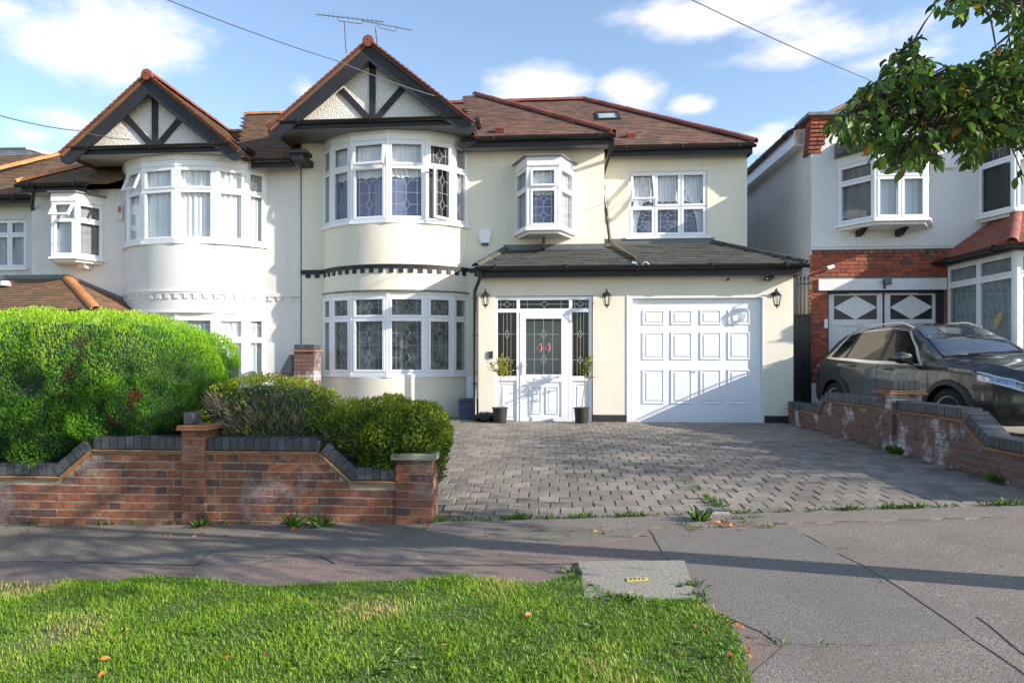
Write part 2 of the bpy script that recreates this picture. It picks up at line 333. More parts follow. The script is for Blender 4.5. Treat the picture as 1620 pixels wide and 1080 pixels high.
def thing(name, label, cat, loc=(0, 0, 0), group=None, rotz=0):
    o = bpy.data.objects.new(name, None); COL.objects.link(o); o.location = loc; o.rotation_euler = (0, 0, rotz); o.empty_display_size = .2
    o['label'] = label; o['category'] = cat
    if group: o['group'] = group
    return o
def tag(o, label, cat, group=None, kind=None):
    o['label'] = label; o['category'] = cat
    if group: o['group'] = group
    if kind: o['kind'] = kind
    return o
def inst(name, mesh, parent, M, label=None):
    "one more object on shared mesh data; M in world space"
    o = bpy.data.objects.new(name, mesh); COL.objects.link(o); o.parent = parent
    off = rootloc(parent) if parent is not None else Vector((0, 0, 0))
    o.matrix_local = Matrix.Translation(-off) @ M
    if label: o['label'] = label
    return o
def np_mesh(name, V, Fq, mat, parent=None, rnd=None, kind=None, smooth=False):
    "V (n,3), Fq (m,k) arrays"
    off = rootloc(parent) if parent is not None else Vector((0, 0, 0))
    V = np.asarray(V, dtype=np.float32) - np.array(off, dtype=np.float32)
    me = bpy.data.meshes.new(name); me.vertices.add(len(V)); me.vertices.foreach_set('co', V.ravel())
    k = Fq.shape[1]; me.loops.add(Fq.size); me.loops.foreach_set('vertex_index', Fq.ravel().astype(np.int32))
    me.polygons.add(len(Fq)); me.polygons.foreach_set('loop_start', np.arange(0, Fq.size, k, dtype=np.int32))
    if rnd is not None:
        a = me.attributes.new('rnd', 'FLOAT', 'POINT'); a.data.foreach_set('value', np.asarray(rnd, dtype=np.float32))
    me.materials.append(MATS[mat]); me.update(calc_edges=True); me.validate()
    o = bpy.data.objects.new(name, me); COL.objects.link(o); o.parent = parent
    if kind: o['kind'] = kind
    return o
def leaves(name, P, D, size, mat, parent=None, rnd=None, kind='stuff', wid=.5, rng=None, fold=.25):
    "pointed folded leaves at points P growing along D"
    rng = rng or np.random.default_rng(3)
    P = np.asarray(P, float); D = np.asarray(D, float); n = len(P)
    D = D / (np.linalg.norm(D, axis=1, keepdims=True) + 1e-9)
    rv = rng.normal(size=(n, 3)); S = np.cross(D, rv); S /= (np.linalg.norm(S, axis=1, keepdims=True) + 1e-9); Nn = np.cross(D, S)
    s = size * rng.uniform(.65, 1.25, size=(n, 1)) if np.isscalar(size) else np.asarray(size).reshape(n, 1)
    a = P; b = P + D * s * .45 + S * s * wid * .5 + Nn * s * fold * .3; c = P + D * s; d = P + D * s * .45 - S * s * wid * .5 + Nn * s * fold * .3
    c = c - Nn * s * fold * .3
    V = np.stack([a, b, c, d], 1).reshape(-1, 3); idx = np.arange(n) * 4
    Fq = np.concatenate([np.stack([idx, idx + 1, idx + 2], 1), np.stack([idx, idx + 2, idx + 3], 1)])
    if rnd is None: rnd = rng.uniform(0, 1, n)
    return np_mesh(name, V, Fq, mat, parent, np.repeat(rnd, 4), kind)
# ------------------------------------------------------------------ building kit
def frame_M(p0, p1, z0):
    "local x along p0->p1, y away from the viewer, z up"
    u = Vector((p1[0] - p0[0], p1[1] - p0[1], 0)).normalized(); n = Vector((-u.y, u.x, 0))
    return Matrix(((u.x, n.x, 0, p0[0]), (u.y, n.y, 0, p0[1]), (0, 0, 1, z0), (0, 0, 0, 1)))
def lead_lines(w, h, kind):
    "segments (x0,z0,x1,z1) of the came pattern in a pane"
    c = w / 2; S = []
    if kind == 'tall':
        a = .24 * w; q = min(.22 * w, .07); k = min(.11, h * .12)
        for zc in (h * .25, h * .76):
            S += [(c, zc - k, c + q, zc), (c + q, zc, c, zc + k), (c, zc + k, c - q, zc), (c - q, zc, c, zc - k), (0, zc, c - q, zc), (c + q, zc, w, zc)]
        S += [(c, h * .25 + k, c, h * .76 - k), (0, h * .5, w, h * .5), (a * .6, 0, a * .6, h), (w - a * .6, 0, w - a * .6, h), (c, 0, c, h * .25 - k), (c, h * .76 + k, c, h)]
    elif kind == 'small':
        q = min(.20 * w, .075); k = h * .3; zc = h / 2; a = .16 * w
        S += [(c, zc - k, c + q, zc), (c + q, zc, c, zc + k), (c, zc + k, c - q, zc), (c - q, zc, c, zc - k), (0, zc, c - q, zc), (c + q, zc, w, zc), (c, 0, c, zc - k), (c, zc + k, c, h), (a, 0, a, h), (w - a, 0, w - a, h)]
    elif kind == 'plain_small':
        S += [(c - .1 * w, 0, c - .1 * w, h * .8), (c + .1 * w, 0, c + .1 * w, h * .8), (0, h * .75, w, h * .75)]
    elif kind == 'door':
        for x in (.24, .5, .76): S.append((w * x, 0, w * x, h))
        S += [(0, h * .72, w, h * .72), (0, h * .27, w, h * .27)]
        for zc in (h * .72, h * .27):
            q, k = .055, .085
            S += [(c, zc - k, c + q, zc), (c + q, zc, c, zc + k), (c, zc + k, c - q, zc), (c - q, zc, c, zc - k)]
    elif kind == 'side':
        for x in (.3, .5, .7): S.append((w * x, 0, w * x, h))
        S += [(0, h * .66, w, h * .66), (0, h * .25, w, h * .25)]
        for zc in (h * .66, h * .25):
            q, k = .045, .08
            S += [(c, zc - k, c + q, zc), (c + q, zc, c, zc + k), (c, zc + k, c - q, zc), (c - q, zc, c, zc - k)]
    elif kind == 'fan':
        for i in range(15):
            t = rad(4 + i * 6.4 * 1); L_ = 4
            x = w - math.sin(t + .12) * L_; z = h * .05 + math.cos(t + .12) * L_; x0, z0 = w * .98, h * .04
            dx, dz = x - x0, z - z0; k = min((0 - x0) / dx if dx < 0 else 9, (h - z0) / dz if dz > 0 else 9); S.append((x0 + dx * .08, z0 + dz * .08, x0 + dx * k, z0 + dz * k))
    return S
def came_mesh(parent, M, x0, z0, w, h, kind, y, mat='lead_came', t=.0026):
    mb = MB()
    for (a, b, c, d) in lead_lines(w, h, kind):
        v = Vector((c - a, d - b)); l = v.length
        if l < 1e-4: continue
        u = v / l; n = Vector((-u.y, u.x)) * t
        pts = [(a - n.x, b - n.y), (c - n.x, d - n.y), (c + n.x, d + n.y), (a + n.x, b + n.y)]
        mb.prism([(x0 + p[0], z0 + p[1]) for p in pts], 'y', y, y + .003, M)
    if mb.v: mb.build('leading', mat, parent)
def blind_mesh(parent, M, w, h, kind, rng, y=.11):
    "curtain or blind hanging behind the light"
    n = 36
    if kind == 'blue_net':
        mb = MB(); mb.box(.03, w - .03, y + .03, y + .034, .02, h - .02, M); mb.build('blind_or_backing', 'blind_blue', parent)
        mb = MB(); vs = []; fs = []
        d = h * .46
        for i in range(n + 1):
            x = .03 + (w - .06) * i / n; e = abs(math.sin(i / n * math.pi * 3)) * .035
            yy = y + .004 + .012 * math.sin(i * 1.3)
            vs += [(x, yy, h - d + e), (x, yy, h - .02)]
        for i in range(n): fs.append((2 * i, 2 * i + 2, 2 * i + 3, 2 * i + 1))
        mb._add(vs, fs, M); mb.build('valance', 'net', parent, smooth='all')
        return
    if kind == 'net_tie_l' or kind == 'net_tie_r':
        blind_mesh(parent, M, w, h, 'blue_net', rng, y)
        mb = MB(); vs = []; fs = []
        for i in range(n + 1):
            t = i / n
            for j in range(9):
                s = j / 8; z = .05 + (h * .78) * (1 - s)
                wd_ = (.10 + .5 * (1 - abs(s - .55) ** .8)) * w if False else w * (.16 + .38 * (1 - s) ** 1.5 + .1 * s)
                x = .04 + t * wd_ + (0 if s < .5 else 0)
                x = x + (1 - s) ** 2 * w * .30
                if kind == 'net_tie_r': x = w - x
                vs.append((x, y - .012 + .008 * math.sin(t * 30), z))
        for i in range(n):
            for j in range(8): fs.append((i * 9 + j, i * 9 + j + 1, i * 9 + 10 + j, i * 9 + 9 + j))
        mb._add(vs, fs, M); mb.build('curtain', 'net', parent, smooth='all'); return
    mat = {'pleat': 'curtain_white', 'pleat_grey': 'net_grey', 'lace': 'lace_dark', 'dark': 'room_dark', 'pale': 'pale_panel', 'grey': 'soffit_grey'}[kind]
    amp = {'pleat': .02, 'pleat_grey': .018}.get(kind, .003); ph = rng.random() * 6; nn = 64
    vs = []; fs = []
    for i in range(nn + 1):
        x = .02 + (w - .04) * i / nn; t = x * 62 + ph
        yy = y - .02 + amp * (math.sin(t) + .5 * math.sin(t * .63 + 1.3))
        vs += [(x, yy, .01), (x, yy - amp * .4, h - .01)]
    for i in range(nn): fs.append((2 * i, 2 * i + 2, 2 * i + 3, 2 * i + 1))
    mb = MB(); mb._add(vs, fs, M)
    mb.build('blind_or_backing' if kind in ('dark', 'pale', 'grey') else 'curtain', mat, parent, smooth='all')  # the dark kind is a near-black sheet painting in an unlit room
def window(parent, p0, p1, z0, z1, ncol=1, zt=None, lead=('tall', 'small'), glass='glass', blind_or_backing='pleat', opens=None, cols=None, rng=R, depth=.07, fr=.042, came='lead_came', name='window', fmat='upvc', blinds=None, label=None, y=0.0, sw=.045):
    M = frame_M(p0, p1, z0) @ Matrix.Translation((0, y, 0)); w = math.hypot(p1[0] - p0[0], p1[1] - p0[1]); h = z1 - z0
    xs = cols or [w * i / ncol for i in range(ncol + 1)]; ncol = len(xs) - 1; opens = opens or {}
    fb = MB(); fb.box(0, w, 0, depth, 0, fr, M); fb.box(0, w, 0, depth, h - fr, h, M)
    for i, x in enumerate(xs):
        a = x if i == 0 else (x - fr if i == ncol else x - fr / 2); fb.box(a, a + fr, .001, depth - .001, fr, h - fr, M)
    if zt is not None:
        for i in range(ncol):
            a = xs[i] + (fr if i == 0 else fr / 2); b = xs[i + 1] - (fr if i == ncol - 1 else fr / 2)
            fb.box(a, b, .002, depth - .002, zt - z0 - fr / 2, zt - z0 + fr / 2, M)
    win = fb.build(name, fmat, parent, label=label)
    for i in range(ncol):
        a = xs[i] + (fr if i == 0 else fr / 2) - .012; b = xs[i + 1] - (fr if i == ncol - 1 else fr / 2) + .012
        lights = [('tall', fr - .012, (zt - z0 - fr / 2 + .012) if zt else h - fr + .012)]
        if zt: lights.append(('small', zt - z0 + fr / 2 - .012, h - fr + .012))
        for (kd, za, zb) in lights:
            T = M.copy(); op = opens.get((i, kd))
            if op:
                if op[0] == 'top': T = M @ Matrix.Translation((a, 0, zb)) @ Matrix.Rotation(-op[1], 4, 'X') @ Matrix.Translation((-a, 0, -zb))
                elif op[0] == 'right': T = M @ Matrix.Translation((b, 0, 0)) @ Matrix.Rotation(op[1], 4, 'Z') @ Matrix.Translation((-b, 0, 0))
            s = sw; sb = MB()
            for (q0, q1, r0, r1) in ((a, b, za, za + s), (a, b, zb - s, zb), (a, a + s, za + s, zb - s), (b - s, b, za + s, zb - s)):
                sb.box(q0, q1, -.02, .022, r0, r1, T, bev=.006)
            sb.build('sash', fmat, win)
            pb = MB(); pb.box(a + s, b - s, .004, .008, za + s, zb - s, T); pb.build('pane', glass, win)
            k = lead[0] if kd == 'tall' else lead[1]
            if k: came_mesh(win, T, a + s, za + s, b - a - 2 * s, zb - za - 2 * s, k, -.001, came)
    for i in range(ncol):
        bl = blinds[i] if blinds else blind_or_backing
        if bl:
            a = xs[i]; b = xs[i + 1]
            blind_mesh(win, M @ Matrix.Translation((a, 0, fr)), b - a, h - 2 * fr, bl, rng)
    return win
def wall_holes(x0, x1, z0, z1, Y, th, holes, mb):
    xs = sorted({x0, x1, *[h[0] for h in holes], *[h[1] for h in holes]}); zs = sorted({z0, z1, *[h[2] for h in holes], *[h[3] for h in holes]})
    def solid(i, j):
        if i < 0 or j < 0 or i >= len(xs) - 1 or j >= len(zs) - 1: return False
        cx, cz = (xs[i] + xs[i + 1]) / 2, (zs[j] + zs[j + 1]) / 2
        return not any(h[0] < cx < h[1] and h[2] < cz < h[3] for h in holes)
    for i in range(len(xs) - 1):
        for j in range(len(zs) - 1):
            if not solid(i, j): continue
            a, b, c, d = xs[i], xs[i + 1], zs[j], zs[j + 1]; Z = Y + th
            mb.poly([(a, Y, c), (b, Y, c), (b, Y, d), (a, Y, d)]); mb.poly([(b, Z, c), (a, Z, c), (a, Z, d), (b, Z, d)])
            if not solid(i - 1, j): mb.poly([(a, Z, c), (a, Y, c), (a, Y, d), (a, Z, d)])
            if not solid(i + 1, j): mb.poly([(b, Y, c), (b, Z, c), (b, Z, d), (b, Y, d)])
            if not solid(i, j - 1): mb.poly([(a, Z, c), (b, Z, c), (b, Y, c), (a, Y, c)])
            if not solid(i, j + 1): mb.poly([(a, Y, d), (b, Y, d), (b, Z, d), (a, Z, d)])
def inpoly(x, y, P):
    c = False; j = len(P) - 1
    for i in range(len(P)):
        if (P[i][1] > y) != (P[j][1] > y) and x < (P[j][0] - P[i][0]) * (y - P[i][1]) / (P[j][1] - P[i][1]) + P[i][0]: c = not c
        j = i
    return c
def tile_roof(parent, pts, mat, tw=.165, g=.105, under=None, jit=.004):
    "pts: 3D polygon of a roof plane, first edge = eave (left to right seen from outside)"
    P = [Vector(p) for p in pts]; O = P[0]; U = (P[1] - P[0]).normalized(); Nn = Vector((0, 0, 0))
    for i in range(1, len(P) - 1): Nn += (P[i] - O).cross(P[i + 1] - O)
    Nn.normalize()
    if Nn.z < 0: Nn = -Nn
    V = Nn.cross(U).normalized()
    if V.z < 0: V = -V; 
    uv = [((p - O).dot(U), (p - O).dot(V)) for p in P]
    mb = MB(); n = len(P); vs = [p - Nn * .002 for p in P] + [p - Nn * .05 for p in P]
    mb._add(vs, [tuple(range(n)), tuple(range(2 * n - 1, n - 1, -1))] + [(i, n + i, n + (i + 1) % n, (i + 1) % n) for i in range(n)])
    deck = mb.build('roof_deck', under or mat, parent)
    mb = MB().rndon(); rr = random.Random(len(pts) * 7 + int(O.x * 100))
    u0, u1 = min(q[0] for q in uv), max(q[0] for q in uv); v0, v1 = min(q[1] for q in uv), max(q[1] for q in uv)
    r = 0; v = v0
    while v < v1:
        u = u0 - tw * (.5 if r % 2 else 0)
        while u < u1:
            mb.cur = rr.random()
            a, b = max(u + .001, u0), min(u + tw - .002, u1)
            if b - a > .02 and inpoly((a + b) / 2, min(v + g * .5, v1), uv):
                l0 = .020 + rr.uniform(-jit, jit); t0 = .007; dv = rr.uniform(-jit, jit); v_ = v + dv - .01
                q = [O + U * x + V * y + Nn * z for (x, y, z) in ((a, v_, l0), (b, v_, l0), (b, v + g, t0), (a, v + g, t0), (a, v_, -.001), (b, v_, -.001))]
                mb._add(q, [(0, 1, 2, 3), (4, 5, 1, 0), (4, 0, 3), (5, 2, 1)])
            u += tw
        v += g; r += 1
    o = mb.build('roof_tiles', mat, deck, kind='stuff')
    return deck
RIDGE = {}
def ridge(parent, A, B, mat, r=.085, L0=.30, name='ridge_tile'):
    A = Vector(A); B = Vector(B); d = (B - A); n = max(1, round(d.length / L0)); l = d.length / n; key = (mat, round(l, 2), r)
    if key not in RIDGE:
        mb = MB(); vs = []; fs = []; K = 8
        for i, (x, rr) in enumerate(((0, r), (l * 1.04, r * 1.07))):
            for k in range(K + 1):
                t = math.pi * k / K; vs.append((x, -rr * math.cos(t), rr * math.sin(t) * .95 - .03))
            for k in range(K, -1, -1):
                t = math.pi * k / K; q = rr - .016; vs.append((x, -q * math.cos(t), q * math.sin(t) * .95 - .03))
        m = 2 * (K + 1)
        for k in range(m): fs.append((k, (k + 1) % m, m + (k + 1) % m, m + k))
        fs += [tuple(range(m)), tuple(range(2 * m - 1, m - 1, -1))]
        mb._add(vs, fs); o = mb.build('tmp', mat, None, smooth=True); RIDGE[key] = o.data; bpy.data.objects.remove(o)
    u = d.normalized(); s = Vector((0, 0, 1)).cross(u)
    if s.length < .1: s = Vector((1, 0, 0)).cross(u)
    s.normalize(); up = u.cross(s)
    for i in range(n):
        p = A + u * (l * i) + up * R.uniform(-.004, .004)
        M = Matrix(((u.x, s.x, up.x, p.x), (u.y, s.y, up.y, p.y), (u.z, s.z, up.z, p.z), (0, 0, 0, 1)))
        inst(name, RIDGE[key], parent, M)
def gutter(parent, A, B, r=.058, name='gutter'):
    mb = MB(); A = Vector(A); B = Vector(B); u = (B - A).normalized(); s = u.cross(Vector((0, 0, 1))).normalized(); K = 7; vs = []; fs = []
    for P in (A, B):
        for k in range(K + 1):
            t = math.pi * k / K; vs.append(P + s * (math.cos(t) * r) + Vector((0, 0, -math.sin(t) * r)))
        for k in range(K, -1, -1):
            t = math.pi * k / K; vs.append(P + s * (math.cos(t) * (r - .005)) + Vector((0, 0, -math.sin(t) * (r - .005) )))
    m = 2 * (K + 1)
    for k in range(m): fs.append((k, (k + 1) % m, m + (k + 1) % m, m + k))
    fs += [tuple(range(m)), tuple(range(2 * m - 1, m - 1, -1))]
    mb._add(vs, fs)
    ln = (B - A).length; nb = max(1, int(ln / 1.3))
    for i in range(nb + 1):
        p = A + (B - A) * ((i + .3) / (nb + .6)); mb.tube([p - u * .025 - Vector((0, 0, .012)), p + u * .025 - Vector((0, 0, .012))], r * 1.12, 10)
    return mb.build(name, 'gutter_black', parent, smooth=True)
def pipe(parent, pts, r=.034, name='downpipe', mat='gutter_black', clips=()):
    mb = MB(); mb.tube(pts, r, 12)
    for z in clips:
        for i in range(len(pts) - 1):
            a, b = Vector(pts[i]), Vector(pts[i + 1])
            if min(a.z, b.z) <= z <= max(a.z, b.z):
                p = a.lerp(b, (z - a.z) / (b.z - a.z)); mb.tube([p + Vector((0, 0, -.025)), p + Vector((0, 0, .025))], r * 1.25, 12); break
    return mb.build(name, mat, parent, smooth=True)
BX = [-1.42, -1.177, -.709, 0, .709, 1.177, 1.42]; BY = [0, .29, .56, .685, .56, .29, 0]
def bay_poly(cx, Yf, k=1.0, add=0.0):
    return [(cx + x * k * (1 + add), Yf - y * k * (1 + add * 1.6)) for x, y in zip(BX, BY)]
def bay_curve(cx, Yf, k=1.0, add=0.0, n=40):
    # circle arc through the ends and the front
    h = 1.42 * k * (1 + add); s = .70 * k * (1 + add * 1.6); r = (h * h + s * s) / (2 * s); a0 = math.asin(h / r)
    return [(cx + r * math.sin(-a0 + 2 * a0 * i / n), Yf - (r * math.cos(-a0 + 2 * a0 * i / n) - (r - s))) for i in range(n + 1)]
def ring(mb, poly, z0, z1): mb.prism(list(poly), 'z', z0, z1)

# ================================================================== the large structure: ground sheets
def sheet(name, poly, mat, dz, sub=5, kind='structure', th=0.0, parent=None):
    bm = bmesh.new(); vs = [bm.verts.new((x, y, 0)) for x, y in poly]; f = bm.faces.new(vs)
    if f.normal.z < 0: f.normal_flip()
    bmesh.ops.triangulate(bm, faces=bm.faces[:])
    for _ in range(sub):
        es = [e for e in bm.edges if e.calc_length() > .35]
        if not es: break
        bmesh.ops.subdivide_edges(bm, edges=es, cuts=1); bmesh.ops.triangulate(bm, faces=[q for q in bm.faces if len(q.verts) > 4])
    bm.normal_update()
    for q in bm.faces:
        if q.normal.z < 0: q.normal_flip()
    if th:
        be = [e for e in bm.edges if e.is_boundary]; r = bmesh.ops.extrude_edge_only(bm, edges=be)
        for v in r['geom']:
            if isinstance(v, bmesh.types.BMVert): v.co.z -= th
    for v in bm.verts: v.co.z += gz(v.co.x, v.co.y) + dz
    bmesh.ops.recalc_face_normals(bm, faces=bm.faces[:]) if th else None
    me = bpy.data.meshes.new(name); bm.to_mesh(me); bm.free(); me.materials.append(MATS[mat])
    o = bpy.data.objects.new(name, me); COL.objects.link(o)
    if parent is not None: o.parent = parent
    if kind: o['kind'] = kind
    return o
def axis_pts(lo, hi, a, b, fine, coarse):
    v = []; x = lo
    while x < hi: v.append(x); x += fine if a <= x < b else coarse
    v.append(hi); return v
gx = axis_pts(-200, 200, -9, 10, .5, 8); gy = axis_pts(-60, 300, 0, 15, .4, 8)
V = np.array([(x, y, gz(x, y) - .07) for y in gy for x in gx]); nx = len(gx)
Fq = np.array([(j * nx + i, j * nx + i + 1, (j + 1) * nx + i + 1, (j + 1) * nx + i) for j in range(len(gy) - 1) for i in range(nx - 1)])
np_mesh('ground', V, Fq, 'ground', kind='structure')
def jag(pts, amp=.012, step=.12, seed=1):
    r = random.Random(seed); out = []
    for i in range(len(pts)):
        a = Vector(pts[i]); b = Vector(pts[(i + 1) % len(pts)]); n = max(1, int((b - a).length / step))
        for k in range(n):
            p = a.lerp(b, k / n); out.append((p.x + r.uniform(-amp, amp) * (k > 0), p.y + r.uniform(-amp, amp) * (k > 0)))
    return out
# footway (worn pinkish tarmac), darker sheets are the joints that show between the patches
sheet('footway', [(-14, 2.6), (14, 2.6), (14, 6.05), (-14, 6.05)], 'tarmac_old', 0.0)
E6 = 5.97
patch_a = [G(0, 838), G(330, 832), G(560, 835), G(820, 842), (G(905, 905)[0], G(905, 905)[1]), G(600, 893), G(310, 894), G(0, 888)]
sheet('tarmac_patch', jag([(-7.5, E6), (.55, E6)] + [G(1020, 838), G(1000, 850), G(620, 885), G(560, 880), G(470, 880), G(330, 894), G(20, 888)] + [(-7.5, G(0, 888)[1])], .02, .15, 2), 'tarmac_left', .004, th=.008)
cr1 = [G(1027, 838), G(1098, 948), G(1135, 975)]
sheet('tarmac_patch', jag([cr1[0], (G(1250, 834)), G(1400, 918), G(1537, 1011), G(1380, 1021), G(1230, 1018), G(1205, 1000), G(1140, 972), cr1[1]], .010, .15, 3), 'tarmac_grey', .0045, th=.008)
sheet('tarmac_patch', jag([(G(1252, 834)), (6.9, 5.6), (6.9, 2.7), G(1700, 1120), G(1541, 1012), G(1404, 917)], .012, .15, 4), 'tarmac_grey_worn', .004, th=.008)
sheet('tarmac_patch', jag([G(1240, 1020), G(1385, 1023), G(1540, 1014), (G(1690, 1118)), (2.3, 2.62), (.8, 2.62), G(1180, 1080)], .012, .15, 5), 'tarmac_grey_worn', .003, th=.008)
sheet('gravel_strip', jag([(-1.0, 5.72), (.5, 5.62), (1.6, 5.66), (6.9, 5.66), (6.9, 6.03), (-1.0, 6.0)], .02, .12, 9), 'tarmac_grey_worn', .009, th=.012)
# cracks: narrow open joints drawn as thin dark strips lying in the surface
def crack(pts, w=.008, seed=0, name='tarmac_crack'):
    r = random.Random(seed); P = []
    for i in range(len(pts) - 1):
        a, b = Vector(pts[i]), Vector(pts[i + 1]); n = max(2, int((b - a).length / .07))
        for k in range(n): P.append(a.lerp(b, k / n) + Vector((r.uniform(-.006, .006), r.uniform(-.006, .006))))
    P.append(Vector(pts[-1])); vs = []; fs = []
    for i, p in enumerate(P):
        d = (P[min(i + 1, len(P) - 1)] - P[max(0, i - 1)]).normalized(); nn = Vector((-d.y, d.x)); q = w * .28 * r.uniform(.35, 1.0) * (.3 if i in (0, len(P) - 1) else 1)
        for s in (1, -1):
            c = p + nn * q * s; vs.append((c.x, c.y, gz(c.x, c.y) + .0075))
        for s in (-1, 1):
            c = p + nn * q * s; vs.append((c.x, c.y, gz(c.x, c.y) - .01))
    for i in range(len(P) - 1):
        a = i * 4; b = a + 4; fs += [(a, a + 1, b + 1, b), (a + 1, a + 2, b + 2, b + 1), (a, b, b + 3, a + 3)]
    mb = MB(); mb._add(vs, fs); return mb.build(name, 'crack', None, kind='structure')
crack([G(20, 888), G(160, 890), G(310, 895), G(345, 878), G(420, 884), G(500, 878)], .012, 1)
crack([G(310, 895), G(335, 872), G(372, 858)], .008, 2)
crack([G(405, 893), G(450, 879), G(500, 878), G(530, 892)], .006, 3)
crack([G(1545, 976), G(1590, 1010), G(1625, 1040)], .005, 7)
crack([G(920, 892), G(700, 895), G(560, 894)], .004, 8)
# grass verge
EDGE = [(-80, 930), (0, 924), (60, 926), (120, 921), (180, 925), (240, 913), (300, 917), (340, 920), (420, 932), (480, 928), (520, 925), (640, 922), (730, 914), (780, 920), (850, 926), (905, 912), (935, 925), (985, 950), (1060, 953), (1100, 950), (1128, 966), (1152, 985), (1172, 1015), (1190, 1085), (1200, 1150)]
edge_w = [G(*p) for p in EDGE]
VERGE = [(-12, 2.0), (-12, edge_w[0][1])] + edge_w + [(edge_w[-1][0] + .02, 2.0)]
sheet('verge_soil', VERGE, 'turf_soil', .016, th=.03)
VERGE2 = [(3.3, 2.0), (3.4, 2.7), (3.7, 3.3), (4.4, 4.1), (6.5, 4.25), (14, 4.25), (14, 2.0)]
sheet('verge_soil', VERGE2, 'turf_soil', .016, th=.03)
# kerb and road behind the photographer
mb = MB(); mb.box(-40, 40, 1.85, 2.0, -.25, .02); kerb = mb.build('kerb', 'kerb', None, kind='structure')
kerb.rotation_euler = (0, -math.atan(.035), 0); kerb.location = (0, 0, .0)
sheet('road', [(-60, -6), (60, -6), (60, 1.85), (-60, 1.85)], 'asphalt', -.02)
# driveway
DX0, DX1, DY0, DY1 = -.98, 4.42, 5.98, 12.92
sheet('driveway', [(DX0, DY0), (DX1, DY0), (DX1, DY1), (-1.35, DY1), (-1.35, 13.9), (-4.4, 13.9), (-4.4, 12.2), (-2.2, 9.3), (-1.5, 6.5)], 'joint', -.008)
drive = bpy.data.objects['driveway']
def make_paver(seed):
    r = random.Random(seed); a, b = .0985, .0995; c = .007
    top = [(-a + c, -b + c), (a - c, -b + c), (a - c, b - c), (-a + c, b - c)]; vs = []
    j = lambda: r.uniform(-.0025, .0025)
    for (x, y) in [(-a, -b), (a, -b), (a, b), (-a, b)]: vs.append((x, y, -.03))
    for (x, y) in [(-a, -b), (a, -b), (a, b), (-a, b)]: vs.append((x + j(), y + j(), -.012))
    for (x, y) in top: vs.append((x + j(), y + j(), 0.0 + r.uniform(-.0015, .0015)))
    return vs, [(0, 1, 5, 4), (1, 2, 6, 5), (2, 3, 7, 6), (3, 0, 4, 7), (4, 5, 9, 8), (5, 6, 10, 9), (6, 7, 11, 10), (7, 4, 8, 11), (8, 9, 10, 11)]
PV = [make_paver(i) for i in range(5)]; PM = []
for q in PV:
    mb = MB(); mb._add(*q); o = mb.build('tmp', 'paver'); PM.append(o.data); bpy.data.objects.remove(o)
spots = []; row = 0; y = DY0 + .10
while y < DY1 + .9:
    off = (.101 if row % 2 else 0) + R.uniform(-.012, .012); x = -4.4
    while x < DX1 + .1:
        xx = x + off + .101; ok = xx < DX1 - .03 and (xx > -.98 + (-.35 if y > 6.6 else .12) if y < 7.3 else xx > (-.98 - (y - 7.0) * .55 if y < 12.2 else -4.4))
        if y > 12.86 and xx > -1.35: ok = False
        if y > 13.75: ok = False
        if ok: spots.append((xx, y + R.uniform(-.004, .004)))
        x += .2025
    y += .2055; row += 1
def slopeM(x, y, dz, rz):
    e = .1; dx = (gz(x + e, y) - gz(x - e, y)) / .2; dy = (gz(x, y + e) - gz(x, y - e)) / .2
    return Matrix.Translation((x, y, gz(x, y) + dz)) @ Matrix.Rotation(math.atan(dy) + R.uniform(-.012, .012), 4, 'X') @ Matrix.Rotation(-math.atan(dx) + R.uniform(-.012, .012), 4, 'Y') @ Matrix.Rotation(rz, 4, 'Z')
def sink(x, y): return .006 * mnoise.noise(Vector((x * .9, y * .9, 2)))
spots.sort(key=lambda p: p[0] ** 2 * .6 + p[1] ** 2)
for i, (x, y) in enumerate(spots[:300]): inst('paver', PM[i % 5], drive, slopeM(x, y, .004 + sink(x, y) + R.uniform(-.003, .003), R.uniform(-.03, .03)))
mb = MB().rndon()
for (x, y) in spots[300:]:
    mb.cur = R.random(); q = R.choice(PV); mb._add(q[0], q[1], slopeM(x, y, .004 + sink(x, y) + R.uniform(-.003, .003), R.uniform(-.025, .025)))
mb.build('pavers', 'paver', drive, kind='stuff')
sheet('neighbour_drive', [(4.66, 5.98), (9.4, 5.98), (8.1, 11.9), (8.1, 13.9), (4.75, 13.9)], 'concrete', .004)
sheet('planting_bed', [(-7, 6.15), (-1.2, 6.15), (-1.25, 9.0), (-2.6, 9.6), (-4.4, 12.3), (-12, 12.8), (-12, 6.2)], 'soil', .05)

# ================================================================== MAIN HOUSE
YF, YE, YP = 13.9, 14.4, 12.8
GH = .30
xL = WX(476, YF); xC = WX(956, YF); xE = WX(1182, YE)
SOF = 5.95
house = thing('house', 'cream rendered semi-detached house with curved two-storey bay, black and white gable and white garage door', 'house', (0.5, YF, GH))
def Zf(py, px, Y): return W(px, py, Y)[1]
# walls
mb = MB()
wall_holes(xL, xC, GH - .2, SOF, YF, .28, [], mb)
w1 = (WX(995, YE), WX(1119, YE), Zf(374, 1057, YE), Zf(271, 1057, YE))
wall_holes(xC - .28, xE, GH - .2, 5.78, YE, .28, [w1], mb)
mb.box(xE - .28, xE, YE + .281, 22, GH - .2, 5.78)
mb.box(xC - .28, xC, YF + .281, YE - .002, GH - .2, SOF)
mb.box(xL + .02, xE - .3, 21.7, 22, GH - .2, 5.78)
mb.build('wall', 'cream', house)
